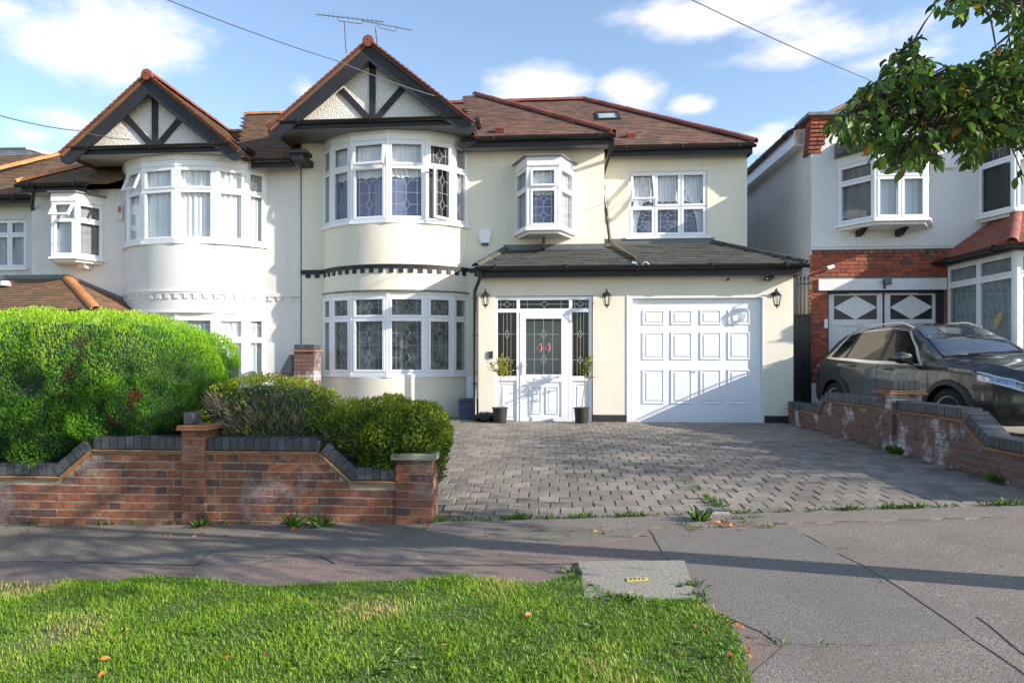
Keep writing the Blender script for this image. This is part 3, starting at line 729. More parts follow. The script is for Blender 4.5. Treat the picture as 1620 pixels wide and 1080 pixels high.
# porch / garage front
px0 = WX(757, YP); px1 = WX(1255, YP)
dr = (WX(783, YP), WX(938, YP), Zf(674, 860, YP), Zf(468, 860, YP)); gd = (WX(993, YP), WX(1209, YP), GH - .25, Zf(467, 1100, YP))
mb = MB(); wall_holes(px0, px1, GH + .02, 3.14, YP, .25, [dr, (gd[0], gd[1], GH - .3, gd[3])], mb)
mb.box(px1 - .25, px1, YP + .251, YE - .002, GH, 3.14); mb.box(px0, px0 + .25, YP + .251, YF - .002, GH, 3.14)
mb.build('porch_wall', 'cream', house)
for a, b in ((px0 - .004, dr[0]), (dr[1], gd[0]), (gd[1], px1 + .004)):
    mb = MB(); mb.box(a, b, YP - .006, YP + .1, GH - .2, GH + .13); mb.build('plinth', 'plinth_black', house)
mb = MB(); mb.box(xL + .02, px0 - .01, YF - .007, YF + .1, GH - .2, GH + .12); mb.build('plinth', 'plinth_black', house)
# garage door frame and leaf
gx0, gx1, gz1 = WX(1000, YP + .08), WX(1204, YP + .08), Zf(472, 1100, YP + .08)
mb = MB(); mb.box(gd[0] + .001, gx0, YP - .004, YP + .16, GH - .02, gd[3] - .001); mb.box(gx1, gd[1] - .001, YP - .004, YP + .16, GH - .02, gd[3] - .001); mb.box(gx0 + .001, gx1 - .001, YP - .003, YP + .16, gz1, gd[3] - .002)
mb.box(gd[0] - .02, gd[0] + .02, YP - .012, YP + .02, GH, gd[3] + .02); 
mb.build('garage_frame', 'white_paint', house)
gy = YP + .075
mb = MB(); mb.box(gx0 + .004, gx1 - .004, gy, gy + .06, GH - .02, gz1 - .004); gdo = mb.build('garage_door', 'upvc', house)
gw = gx1 - gx0
def raised(parent, x0, x1, z0, z1, Y, name='door_panel', mat='upvc', k=.028):
    "raised and fielded panel: a moulding round a sunk field"
    mb = MB(); o = .014; t = k
    def rg(a, ya, b, yb):
        A = [(x0 + a, ya, z0 + a), (x1 - a, ya, z0 + a), (x1 - a, ya, z1 - a), (x0 + a, ya, z1 - a)]; B = [(x0 + b, yb, z0 + b), (x1 - b, yb, z0 + b), (x1 - b, yb, z1 - b), (x0 + b, yb, z1 - b)]
        mb._add(A + B, [(i, (i + 1) % 4, 4 + (i + 1) % 4, 4 + i) for i in range(4)])
    rg(0, Y + .002, .008, Y - o); rg(.008, Y - o, .022, Y - o); rg(.022, Y - o, .045, Y - .001); rg(.045, Y - .001, .045 + t, Y - .012)
    a = .045 + t; mb.poly([(x0 + a, Y - .012, z0 + a), (x1 - a, Y - .012, z0 + a), (x1 - a, Y - .012, z1 - a), (x0 + a, Y - .012, z1 - a)])
    return mb.build(name, mat, parent)
for (pa, pb) in ((1016, 1051), (1061, 1095), (1107, 1141), (1151, 1186)):
    for (ya, yb) in ((490, 514), (525, 569), (584, 639)):
        raised(gdo, WX(pa, gy), WX(pb, gy), Zf(yb, 1100, gy), Zf(ya, 1100, gy), gy)
mb = MB(); mb.tube([(gx0 + gw / 2, gy - .002, 1.25), (gx0 + gw / 2, gy - .03, 1.25)], .012, 10); mb.box(gx0 + gw / 2 - .045, gx0 + gw / 2 + .045, gy - .035, gy - .025, 1.242, 1.258); mb.build('handle', 'upvc', gdo)
# front door set
dy = YP + .05
def DX(p): return WX(p, dy)
def DZ(p): return Zf(p, 860, dy)
xa, xb, xc_, xd = DX(784), DX(819), DX(901), DX(936)
zb, zt_ = DZ(672), DZ(470)
mb = MB()
for a in (xa - .02, xb - .02, xc_ - .01, xd - .055): mb.box(a, a + .06, dy - .02, dy + .07, zb, zt_ - .05)
mb.box(xa - .02, xd + .01, dy - .021, dy + .071, zt_ - .05, zt_ + .01)
z_tr = DZ(491)
for a, b in ((xa + .04, xb - .02), (xb + .04, xc_ - .01), (xc_ + .05, xd - .055)): mb.box(a, b, dy - .019, dy + .069, z_tr - .035, z_tr + .035)
zm = DZ(597)
for a, b in ((xa + .04, xb - .02), (xc_ + .05, xd - .055)):
    mb.box(a, b, dy - .017, dy + .066, zm - .06, zm + .03); mb.box(a, b, dy + .01, dy + .05, zb + .02, zm - .06)
mb.box(xa - .02, xd + .02, dy - .05, dy + .07, zb - .025, zb)
ent = mb.build('entrance_frame', 'upvc', house)
raised(ent, xa + .06, xb - .04, zb + .08, zm - .1, dy + .010); raised(ent, xc_ + .07, xd - .075, zb + .08, zm - .1, dy + .010)
def glazed(parent, a, b, c, d, kind, y, gl='glass_dark'):
    mb = MB(); mb.box(a, b, y, y + .005, c, d); mb.build('pane', gl, parent); came_mesh(parent, Matrix.Translation((0, 0, 0)), a, c, b - a, d - c, kind, y - .004, 'lead_came', .0032)
glazed(ent, xa + .04, xb - .02, zm + .03, z_tr - .035, 'side', dy + .01); glazed(ent, xc_ + .05, xd - .055, zm + .03, z_tr - .035, 'side', dy + .01)
for a, b in ((xa + .04, xb - .02), (xb + .04, xc_ - .01), (xc_ + .05, xd - .055)): glazed(ent, a, b, z_tr + .035, zt_ - .05, 'small', dy + .01)
# leaf
la, lb, lz0, lz1 = xb + .045, xc_ - .015, zb + .005, z_tr - .04
ga, gb, gz0, gz1_ = DX(832), DX(888), DZ(592), DZ(504)
mb = MB(); mb.box(la, ga, dy - .028, dy + .02, lz0, lz1); mb.box(gb, lb, dy - .028, dy + .02, lz0, lz1); mb.box(ga, gb, dy - .0275, dy + .02, gz1_, lz1); mb.box(ga, gb, dy - .0275, dy + .02, DZ(604), gz0)
mb.box(ga, gb, dy - .012, dy + .019, DZ(659), DZ(604)); mb.box(ga, gb, dy - .0275, dy + .02, lz0, DZ(659))
door = mb.build('front_door', 'upvc', house)
raised(door, DX(837), DX(857), DZ(655), DZ(611), dy - .012, k=.012); raised(door, DX(863), DX(884), DZ(655), DZ(611), dy - .012, k=.012)
glazed(door, ga, gb, gz0, gz1_, 'door', dy - .006)
mb = MB(); mb.box(DX(846), DX(873), dy - .040, dy - .028, DZ(601), DZ(597), bev=.004); mb.build('letterbox', 'upvc', door)
mb = MB(); hx = DX(826); mb.box(hx - .012, hx + .012, dy - .037, dy - .028, DZ(592), DZ(572)); mb.box(hx - .01, hx + .09, dy - .068, dy - .055, DZ(579), DZ(577)); mb.box(hx - .008, hx + .008, dy - .056, dy - .037, DZ(579), DZ(577)); mb.build('handle', 'silver', door)
def text3(name, s, size, loc, mat, parent, ext=.003, off=0.0, bold=0):
    c = bpy.data.curves.new('tmp_text', 'FONT'); c.body = s; c.size = size; c.extrude = ext; c.offset = off; c.align_x = 'CENTER'; c.resolution_u = 3
    o = bpy.data.objects.new('tmp_text', c); COL.objects.link(o); dg = bpy.context.evaluated_depsgraph_get(); dg.update()
    me = bpy.data.meshes.new_from_object(o.evaluated_get(dg)); bpy.data.objects.remove(o); me.name = name
    me.transform(Matrix.Translation(Vector(loc) - rootloc(parent)) @ Matrix.Rotation(rad(90), 4, 'X')); me.materials.clear(); me.materials.append(MATS[mat])
    q = bpy.data.objects.new(name, me); COL.objects.link(q); q.parent = parent; return q
for cxp in (853.5, 866.5):
    text3('door_number_edge', '4', .185, (DX(cxp), dy - .012, DZ(555)), 'white_paint', door, .002, .010)
    text3('door_number', '4', .185, (DX(cxp), dy - .016, DZ(555)), 'number_red', door, .003, .003)
mb = MB(); mb.box(xa - .02, xd + .02, YP + .9, YP + .92, GH, 3.0); mb.box(px0 + .26, xa, YP + .26, YP + .9, GH, GH + .02); mb.build('hall_backing', 'room_dark', house)
mb = MB(); mb.box(xb - .05, xc_ + .1, YP + .6, YP + .62, GH + .2, 2.2); mb.build('hall_curtain', 'pale_panel', house)
mb = MB(); mb.box(xa + .1, xd + .05, YP - .30, YP - .008, GH - .1, zb - .03); mb.build('doorstep', 'plinth_black', house)
mb = MB(); mb.box(xd - .02, xd + .16, YP - .05, YP - .008, zb - .035, zb - .01); mb.build('sill_end', 'white_paint', house)

# bay
cxB = W(613, 0, YF - .69)[0]; YB = YF - .685
def BZ(py): return Zf(py, 617, YB)
zs = dict(u0=BZ(349), u1=BZ(221), ut=BZ(262), band=BZ(421), l0=BZ(592), l1=BZ(466), lt=BZ(503))
def make_bay(parent, cx, Y, z, mat, black, kinds, kw_u, kw_l, ground, facet_up={}, facet_lo={}, bk=1.0):
    mb = MB()
    ring(mb, bay_curve(cx, Y, bk, .0), z['l1'] + .06, z['u0'] - .04); mb.build('bay_wall', mat, parent, smooth=True); mb = MB(); ring(mb, bay_curve(cx, Y, bk, .0), ground, z['l0'] - .05)
    mb.build('bay_wall', mat, parent, smooth=True)
    for (za, zb_, a) in ((z['u0'] - .05, z['u0'], .045), (z['l0'] - .055, z['l0'], .035)):
        mb = MB(); ring(mb, bay_poly(cx, Y, bk, a), za, zb_); mb.build('window_sill', 'upvc' if black else 'white_paint', parent)
    # boards above the upper windows
    mb = MB(); ring(mb, bay_poly(cx, Y, bk, .035), z['u1'] + .11, SOF + z['ds'] - .004); mb.build('bay_fascia', 'white_paint', parent)
    mb = MB(); ring(mb, bay_poly(cx, Y, bk, .02), z['u1'], z['u1'] + .11); mb.build('bay_head', 'upvc', parent)
    # head over the lower windows
    mb = MB(); ring(mb, bay_poly(cx, Y, bk, .012), z['l1'], z['l1'] + .062); mb.build('bay_head', mat, parent)
    mb = MB(); ring(mb, bay_curve(cx, Y, bk, .030), z['l1'] + .064, z['l1'] + .094); mb.build('head_moulding', 'lead' if black else 'white_render', parent)
    # string course with dentils
    zb_ = z['band']; bmat = 'timber_black' if black else mat
    mb = MB(); ring(mb, bay_curve(cx, Y, bk, .030), zb_, zb_ + .035); ring(mb, bay_curve(cx, Y, bk, .020), zb_ - .045, zb_ - .001); mb.build('string_course', bmat, parent)
    C = bay_curve(cx, Y, bk, .008, n=200); acc_ = 0; nxt = .08
    tmpl = None
    for i in range(1, len(C)):
        a, b = Vector(C[i - 1]), Vector(C[i]); acc_ += (b - a).length
        if acc_ >= nxt:
            nxt += .195; M = frame_M(a, b, zb_ - .13)
            if tmpl is None:
                q = MB(); q.box(-.045, .045, -.012, .03, 0, .085); o = q.build('tmp', bmat); tmpl = o.data; bpy.data.objects.remove(o)
            M = Matrix.Translation((a.x, a.y, zb_ - .13)) @ Matrix.Rotation(math.atan2(b.y - a.y, b.x - a.x), 4, 'Z'); inst('dentil', tmpl, parent, M)
    P = bay_poly(cx, Y, bk, 0)
    for i in range(6):
        a, b = P[i], P[i + 1]
        for (k0, k1, kt, kw, fx) in (('u0', 'u1', 'ut', kw_u, facet_up), ('l0', 'l1', 'lt', kw_l, facet_lo)):
            k = dict(kw); k.update(fx.get(i, {})); f = .045 if i in (0, 5) else .06
            window(parent, a, b, z[k0], z[k1], 1, z[kt], fr=f, **k)
    # corner posts
    mb = MB()
    for i in range(7):
        x, y = P[i]
        for (k0, k1) in (('u0', 'u1'), ('l0', 'l1')):
            mb = MB(); mb.tube([(x, y + .022, z[k0] + .001), (x, y + .022, z[k1] - .001)], .034, 8); mb.build('corner_post', 'upvc', parent)
zs['ds'] = 0.0
make_bay(house, cxB, YF, zs, 'cream', True, None,
         dict(lead=('tall', 'small'), blind_or_backing='blue_net'), dict(lead=('tall', 'small'), blind_or_backing='lace', glass='glass_textured'), GH - .1,
         facet_up={2: dict(opens={(0, 'small'): ('top', rad(10))}), 4: dict(opens={(0, 'tall'): ('right', rad(24))}, blind_or_backing='dark'), 5: dict(blind_or_backing='pleat_grey'), 0: dict(blind_or_backing='pleat_grey')}, bk=1.055)
# straight returns of the string course on the flat wall
mb = MB(); zc = zs['band']
for a, b in ((xL + .01, cxB - 1.53), (cxB + 1.54, px0 + .05)): mb.box(a, b, YF - .03, YF + .01, zc - .06, zc + .03)
mb.build('string_course', 'timber_black', house)
for x in (xL + .16, xL + .30 + .05, cxB + 1.70):
    mb = MB(); mb.box(x - .05, x + .05, YF - .02, YF + .01, zc - .135, zc - .061); mb.build('dentil', 'timber_black', house)

# gable over the bay -------------------------------------------------
def make_gable(parent, pxs, apex, Yg, dz, bay_cx, tile, rid, soffit, YFh, back=17.2, base=None):
    """pxs: px of barge feet (left,right); apex (px,py)"""
    gl, gr = WX(pxs[0], Yg) , WX(pxs[1], Yg); ax, az = W(apex[0], apex[1], Yg)
    ax = (gl + gr) / 2 * .35 + ax * .65
    zs_ = SOF + dz; foot = zs_ - .06
    # barge boards: curved-foot boards following the slope
    for s, gx_ in ((-1, gl), (1, gr)):
        P0 = Vector((ax, az - .06)); P1 = Vector((gx_, foot + .03)); d = (P1 - P0).normalized(); n = Vector((d.y, -d.x)) * s
        if n.y > 0: n = -n
        L_ = (P1 - P0).length; ww = .235; top = []; bot = []
        for i in range(13):
            t = i / 12; sag = -.05 * math.sin(math.pi * t) * 1.0
            c = P0 + d * (L_ * t); kick = .07 * max(0, (t - .7) / .3) ** 1.5
            top.append(c + Vector((0, sag * .8 + kick))); bot.append(c + n * (ww * (1 + .25 * max(0, (t - .75) / .25))) + Vector((0, sag * .8 + kick)))
        end = []
        ce = (top[-1] + bot[-1]) / 2; rr = (top[-1] - bot[-1]).length / 2; a0 = math.atan2(top[-1].y - ce.y, top[-1].x - ce.x)
        for i in range(1, 6):
            a = a0 - s * math.pi * i / 6; end.append(ce + Vector((math.cos(a), math.sin(a))) * rr)
        bot[0] = Vector((ax, az - .06 - ww / abs(d.x)))
        poly = top + end + bot[::-1]
        mb = MB(); mb.prism([tuple(p) for p in poly], 'y', Yg, Yg + .04); mb.build('bargeboard', 'timber_black', parent)
        # underside fill board
        tdx = gx_ + s * .02
        # roof slope with tiles
        e0 = Vector((gx_ + s * .02, Yg - .03, foot + .04)); r0 = Vector((ax, Yg - .03, az))
        bk = Vector((0, back - Yg + .03, 0))
        if s < 0: pts = [e0 + bk, e0, r0, r0 + bk]
        else: pts = [e0, e0 + bk, r0 + bk, r0]
        tile_roof(parent, pts, tile)
        # verge tiles seen from the front: red edge
        n_ = int((r0 - e0).length / .105); q = MB().rndon(); uu = (r0 - e0) / n_; up = Vector((-uu.z, 0, uu.x)).normalized() * (1 if uu.x > 0 else -1)
        for i in range(n_):
            q.cur = R.random(); c = e0 + uu * i; w2 = uu * 1.15
            o_ = Vector((0, -.05, 0)); b_ = Vector((0, .09, 0))
            lift = up * (.030); a_ = c + up * .012; 
            vv = [a_ + o_, a_ + w2 + o_ - up * .012, a_ + w2 + o_ + up * .012, a_ + lift + o_]; vv += [p + b_ for p in vv]
            q._add(vv, [(0, 1, 2, 3), (7, 6, 5, 4), (3, 2, 6, 7), (0, 3, 7, 4), (1, 0, 4, 5), (2, 1, 5, 6)])
        q.build('verge_tiles', rid, parent, kind='stuff')
    ridge(parent, (ax, Yg - .06, az + .03), (ax, back, az + .03), rid, .10)
    q = MB(); q.lathe([(.02, -.03), (.11, -.02), (.11, .05)], (ax, Yg - .05, az - .01), 14, axis='y'); q.build('ridge_end', rid, parent, smooth=True)
    # pebbledashed tympanum, set back
    Yt = Yg + .22; zb0 = zs_ + .16
    def edge(z): t = (az - .1 - z) / (az - .1 - foot); return ax + (gl - ax) * t, ax + (gr - ax) * t
    l0, r0_ = edge(zb0)
    mb = MB(); mb.prism([(l0, zb0), (r0_, zb0), (ax, az - .1)], 'y', Yt, Yt + .1); mb.build('gable_panel', 'pebbledash_gable', parent)
    def beam(x0, z0, x1, z1, w=.12):
        v = Vector((x1 - x0, z1 - z0)).normalized(); n = Vector((-v.y, v.x)) * w / 2
        q = MB(); q.prism([(x0 - n.x, z0 - n.y), (x1 - n.x, z1 - n.y), (x1 + n.x, z1 + n.y), (x0 + n.x, z0 + n.y)], 'y', Yt - .03, Yt - .001); q.build('gable_timber', 'timber_black', parent)
    h = az - zb0
    q = MB(); q.box(ax - .06 + .02, ax + .06 + .02, Yt - .035, Yt - .001, zb0, az - .3); q.build('gable_timber', 'timber_black', parent)
    beam(ax - .06, zb0 + .04, ax - .60, zb0 + .62); beam(ax + .10, zb0 + .04, ax + .62, zb0 + .62)
    # soffit, fascia and gutter across the foot of the gable
    mb = MB(); mb.box(gl + .06, gr - .06, Yg + .10, YFh - .002, zs_ , zs_ + .02); so = mb.build('soffit', soffit, parent)
    nb = int((YFh - Yg - .1) / .1)
    mb = MB()
    for i in range(1, nb): mb.box(gl + .08, gr - .08, Yg + .1 + i * .1 - .003, Yg + .1 + i * .1 + .003, zs_ - .0045, zs_ - .0005)
    mb.build('soffit_bead', soffit, parent)
    mb = MB(); mb.box(gl + .1, gr - .1, Yg + .07, Yg + .098, zs_ - .01, zs_ + .12); mb.build('fascia', 'timber_black', parent)
    gutter(parent, (gl + .12, Yg + .02, zs_ + .13), (gr - .12, Yg + .02, zs_ + .13))
    for s, gx_ in ((-1, gl), (1, gr)):
        mb = MB(); mb.box(min(gx_, gx_ - s * .05), max(gx_, gx_ - s * .05), Yg + .06, YFh + .3, zs_ - .02, zs_ + .10); mb.build('fascia', 'timber_black', parent)
        gutter(parent, (gx_ + s * .06, Yg + .05, zs_ + .09), (gx_ + s * .06, YFh - (.45 if True else 0), zs_ + .09))
    return gl, gr, ax, az
gM = make_gable(house, (428, 748), (582, 66), 12.9, 0.0, cxB, 'roof_tile', 'ridge_red', 'soffit_grey', YF)
# main roof ----------------------------------------------------------
tp = .66
RZ = 7.95
YR = 14.0 + (RZ - 5.80) / tp
ex1 = WX(1194, 14.05)
hipx = ex1 - (YR - 14.05)
tile_roof(house, [(WX(965, 14.0) - .6, 14.05, 5.80), (ex1, 14.05, 5.80), (hipx, YR, RZ), (-5.0, YR, RZ), (-5.0, YR - 1.0, RZ - .66)], 'roof_tile')
tile_roof(house, [(ex1, 14.05, 5.80), (ex1, 22.5, 5.80), (hipx, YR + .02, RZ)], 'roof_tile')
tile_roof(house, [(ex1, 22.5, 5.8), (-5, 22.5, 5.8), (-5, YR, RZ), (hipx, YR, RZ)], 'roof_tile')
fx1 = WX(970, 13.42); YFR = 13.45 + (RZ - .12 - 5.86) / tp
tile_roof(house, [(gM[1] - .02, 13.45, 5.86), (fx1, 13.45, 5.86), (fx1 - (YFR - 13.45), YFR, RZ - .12), (gM[1] - .6, YFR, RZ - .12)], 'roof_tile')
tile_roof(house, [(fx1, 13.45, 5.86), (fx1, 14.6, 5.86), (fx1 - (YFR - 13.45), YFR + .9, RZ - .14), (fx1 - (YFR - 13.45), YFR, RZ - .14)], 'roof_tile')
ridge(house, (ex1 + .02, 14.03, 5.83), (hipx, YR, RZ + .03), 'ridge_red', .095)
ridge(house, (-5.0, YR, RZ + .03), (hipx, YR, RZ + .03), 'ridge_red', .09)
ridge(house, (fx1 + .02, 13.43, 5.89), (fx1 - (YFR - 13.45), YFR, RZ - .09), 'ridge_red', .095)
mb = MB(); mb.box(gM[1] - .3, fx1 - .02, 13.50, 13.53, 5.66, 5.84); mb.box(fx1 - .05, fx1 - .02, 13.531, 14.5, 5.66, 5.84); mb.box(fx1 + .02, ex1 - .02, 14.12, 14.15, 5.60, 5.79); mb.box(ex1 - .05, ex1 - .02, 14.151, 22.3, 5.60, 5.79); mb.build('fascia', 'timber_black', house)
mb = MB(); mb.box(gM[1] - .3, fx1 - .06, 13.535, YF - .002, 5.69, 5.71); mb.box(fx1 + .02, ex1 - .06, 14.155, YE - .002, 5.63, 5.65); mb.box(xE + .01, ex1 - .06, YE, 22.2, 5.63, 5.65); mb.build('soffit', 'soffit_grey', house)
gutter(house, (gM[1] + .05, 13.44, 5.82), (fx1 + .05, 13.44, 5.82)); gutter(house, (fx1 + .0, 14.06, 5.76), (ex1 + .03, 14.06, 5.76))
# roof light and vents
def on_roof(px, py, Y0, z0):
    for i in range(400):
        Y = Y0 + i * .01; x, z = W(px, py, Y)
        if z <= z0 + tp * (Y - Y0): return Vector((x, Y, z))
    return Vector((x, Y, z))
RT = Matrix.Rotation(math.atan(tp), 4, 'X')
p = on_roof(961, 186, 14.05, 5.8); M = Matrix.Translation(p) @ RT
mb = MB(); 
for (a, b, c, d) in ((-.27, .27, -.33, -.25), (-.27, .27, .25, .33), (-.27, -.21, -.25, .25), (.21, .27, -.25, .25)): mb.box(a, b, c, d, 0, .06, M)
rl = mb.build('roof_light', 'iron', house); mb = MB(); mb.box(-.21, .21, -.25, .25, .045, .05, M); mb.build('pane', 'glass_dark', rl); mb = MB(); mb.box(-.21, .21, -.25, .25, .03, .035, M); mb.build('blind_or_backing', 'curtain_white', rl)  # white sheet under the glass stands in for the sky reflected in it
for (px, py, Y0, z0) in ((791, 210, 13.45, 5.86), (828, 176, 14.05, 5.8), (998, 218, 14.05, 5.8)):
    p = on_roof(px, py, Y0, z0); mb = MB(); mb.prism([(-.11, 0), (.11, 0), (.09, .10), (-.09, .12)], 'x', -.085, .085, Matrix.Translation(p) @ RT); mb.build('roof_vent', 'ridge_red', house)
# extension window
window(house, (w1[0], YE + .03), (w1[1], YE + .03), w1[2], w1[3], 3, Zf(327, 1057, YE), blinds=['net_tie_l', 'blue_net', 'net_tie_r'], opens={(0, 'small'): ('top', rad(28))}, fr=.05)
mb = MB(); mb.box(w1[0] - .07, w1[1] + .07, YE - .05, YE + .029, w1[2] - .05, w1[2] - .001); mb.build('window_sill', 'upvc', house)
# oriel
def make_oriel(parent, xs, Y, proj, z0, z1, zt, kw, kwc=None, cent=1, dark=True, ledge=.07, opens=None, side_kw=None):
    xa, xb_, xc2, xd_ = xs
    P = [(xa, Y), (xb_, Y - proj), (xc2, Y - proj), (xd_, Y)]
    def off(e): return [(xa - e, Y), (xb_ - e * .6, Y - proj - e), (xc2 + e * .6, Y - proj - e), (xd_ + e, Y)]
    mb = MB(); ring(mb, off(.07), z0 - .045, z0); mb.build('window_sill', 'upvc', parent)
    mb = MB(); ring(mb, off(-.015), z0 - .10, z0 - .046); mb.build('oriel_base', 'white_paint', parent)
    mb = MB(); ring(mb, off(.03), z1, z1 + .17); mb.build('oriel_head', 'white_paint', parent)
    mb = MB(); ring(mb, off(.09), z1 + .171, z1 + .20); mb.build('oriel_flashing', 'lead', parent)
    window(parent, P[0], P[1], z0, z1, 1, zt, **{**kw, **(side_kw or {})}); window(parent, P[1], P[2], z0, z1, cent, zt, **{**kw, **(kwc or {})}); window(parent, P[2], P[3], z0, z1, 1, zt, **kw)
    for (x, y) in P[1:3]:
        mb = MB(); mb.tube([(x, y + .03, z0 + .001), (x, y + .03, z1 - .001)], .045, 8); mb.build('corner_post', 'upvc', parent)
YO = YF - .6
make_oriel(house, (WX(817, YF), WX(835, YO), WX(885, YO), WX(906, YF)), YF, .6, Zf(361, 860, YO), Zf(262, 860, YO), Zf(297, 860, YO),
           dict(blind_or_backing='pleat_grey', sw=.04, fr=.04), dict(blind_or_backing='blue_net', opens={(0, 'small'): ('top', rad(5))}, fr=.07))
q = W(860, 0, YO + .1)[0]; mb = MB(); mb.box(q - .025, q + .025, YF - .42, YF - .002, Zf(392, 860, YF - .4), Zf(371, 860, YO) - .03); mb.build('oriel_bracket', 'timber_black', house)
mb = MB(); mb.box(WX(907, YF), WX(918, YF), YF - .02, YF - .001, Zf(258, 912, YF), Zf(248, 912, YF)); mb.build('air_vent', 'cream', house)
# porch roof
ez = Zf(419, 1000, 12.5); sl = .36
rx0, rx1 = WX(752, 12.5), WX(1276, 12.5)
def pz(Y): return ez + sl * (Y - 12.5)
tile_roof(house, [(rx0, 12.5, ez), (rx1, 12.5, ez), (WX(1130, YE), YE, pz(YE)), (xC + .01, YE, pz(YE)), (xC + .01, YF, pz(YF)), (WX(797, YF), YF, pz(YF))], 'porch_tile', tw=.33, g=.15)
tile_roof(house, [(rx1, 12.5, ez), (rx1, 15.5, ez), (WX(1130, YE), YE + 1, pz(YE)), (WX(1130, YE), YE, pz(YE))], 'porch_tile', tw=.33, g=.15)
tile_roof(house, [(rx0, YF, ez), (rx0, 12.5, ez), (WX(797, YF), YF, pz(YF))], 'porch_tile', tw=.33, g=.15)
ridge(house, (rx1, 12.5, ez + .03), (WX(1130, YE), YE, pz(YE) + .03), 'porch_tile', .07, .33); ridge(house, (rx0, 12.5, ez + .03), (WX(797, YF), YF - .02, pz(YF) + .03), 'porch_tile', .075, .33)
mb = MB(); mb.box(WX(797, YF), xC - .001, YF - .02, YF - .001, pz(YF) + .01, pz(YF) + .12); mb.box(xC + .002, WX(1130, YE), YE - .02, YE - .001, pz(YE) + .01, pz(YE) + .12); mb.build('lead_flashing', 'lead', house)
mb = MB(); mb.box(rx0 + .05, rx1 - .05, 12.56, 12.59, ez - .20, ez - .03); mb.box(rx1 - .08, rx1 - .05, 12.591, YE + .3, ez - .20, ez - .03); mb.box(rx0 + .05, rx0 + .08, 12.591, YF, ez - .20, ez - .03); mb.build('fascia', 'timber_black', house)
mb = MB(); mb.box(rx0 + .09, rx1 - .09, 12.595, YP - .002, ez - .17, ez - .15); mb.box(px1 + .002, rx1 - .09, YP, YE, ez - .17, ez - .15); mb.build('soffit', 'soffit_white', house)
gutter(house, (rx0 - .02, 12.49, ez - .02), (rx1 + .04, 12.49, ez - .02), .062)
# downpipes
x_ = px0 - .06
pipe(house, [(rx0 + .08, 12.5, ez - .06), (rx0 + .08, 12.52, ez - .22), (x_ - .0, YP - .05, ez - .42), (x_, YP - .05, GH + .12), (x_ - .02, YP - .12, GH + .04)], .036, clips=(1.0, 1.9, 2.6))
x2 = WX(965, YE - .06)
pipe(house, [(fx1 + .0, 13.46, 5.76), (fx1 - .0, 13.5, 5.66), (WX(953, 14.3), 14.35, Zf(282, 953, 14.35)), (WX(958, YE - .06), YE - .06, Zf(330, 960, YE)), (x2, YE - .06, pz(YE) + .06), (WX(975, 13.9), 13.95, pz(13.95) + .07), (WX(1008, 12.75), 12.75, pz(12.75) + .06), (WX(1009, 12.55), 12.52, ez + .02)], .034, clips=(4.3, 5.0))
mb = MB(); p = Vector((WX(1009, 12.55), 12.52, ez + .03)); mb.tube([p + Vector((-.1, .02, .02)), p + Vector((0, -.02, -.03))], .03, 8); mb.build('pipe_joint', 'chrome', house)
mb = MB(); mb.tube([(WX(1016, 12.5), 12.47, ez - .01), (WX(1018, 12.5), 12.44, ez + .04), (WX(1022, 12.5), 12.44, ez + .045), (WX(1026, 12.5), 12.47, ez + .0)], .008, 6); mb.build('loose_bracket', 'white_paint', house)
# party line groove and meter box
mb = MB(); mb.box(xL - .006, xL + .018, YF - .004, YF + .01, GH, SOF); mb.build('party_joint', 'joint', house)
mx0, mx1 = WX(738, YF - .1), WX(752, YF - .1)
mb = MB(); mb.box(mx0, mx1 + .12, YF - .12, YF - .001, Zf(633, 745, YF), Zf(594, 745, YF), bev=.03); tag(mb.build('meter_box', 'upvc'), 'white rounded meter box low on the cream wall behind the porch downpipe', 'meter box')
print('p2 house done')
# ================================================================== LEFT HOUSE (the other half of the pair)
LG = -.05; DZL = -.40
lh = thing('house', 'off-white rendered house on the left with curved bay, white dentils and a weathered black gable', 'house', (-7.5, YF, LG))
lx0 = WX(50, YF); lx1 = xL - .004
lzw = Zf(288, 100, 13.42) - .04; xsp = WX(196, YF)
mb = MB(); wall_holes(lx0, xsp, LG - .2, lzw, YF + .004, .28, [], mb); wall_holes(xsp, lx1, LG - .2, SOF + DZL + .02, YF + .004, .28, [], mb); mb.box(lx0, lx0 + .28, YF + .285, 21, LG, lzw); mb.box(lx0 + .3, lx1, 21.0, 21.3, LG, lzw); mb.build('wall', 'white_render', lh)
cxL = W(280, 0, YB)[0]
def LZ(py): return Zf(py, 276, YB)
zl = dict(u0=LZ(382), u1=LZ(263), ut=LZ(300), band=LZ(462), l0=LZ(620), l1=LZ(500), lt=LZ(537), ds=DZL + .02)
make_bay(lh, cxL, YF, zl, 'white_render', False, None, dict(lead=(None, 'plain_small'), blind_or_backing='pleat'), dict(lead=(None, 'plain_small'), blind_or_backing='pleat_grey'), LG - .1,
         facet_up={1: dict(opens={(0, 'small'): ('top', rad(22))}), 0: dict(blind_or_backing='pale'), 5: dict(blind_or_backing='pleat_grey')}, facet_lo={4: dict(blind_or_backing='pleat')}, bk=1.085)
mb = MB(); zc = zl['band']; mb.box(cxL + 1.57, lx1 - .002, YF - .028, YF + .01, zc - .05, zc + .03); mb.build('string_course', 'white_render', lh)
for x in np.arange(cxL + 1.66, lx1 - .05, .2):
    mb = MB(); mb.box(x - .05, x + .05, YF - .018, YF + .01, zc - .13, zc - .051); mb.build('dentil', 'white_render', lh)
gL = make_gable(lh, (99, 378), (233, 119), 12.95, DZL + .02, cxL, 'roof_tile_left', 'ridge_red', 'soffit_white', YF)
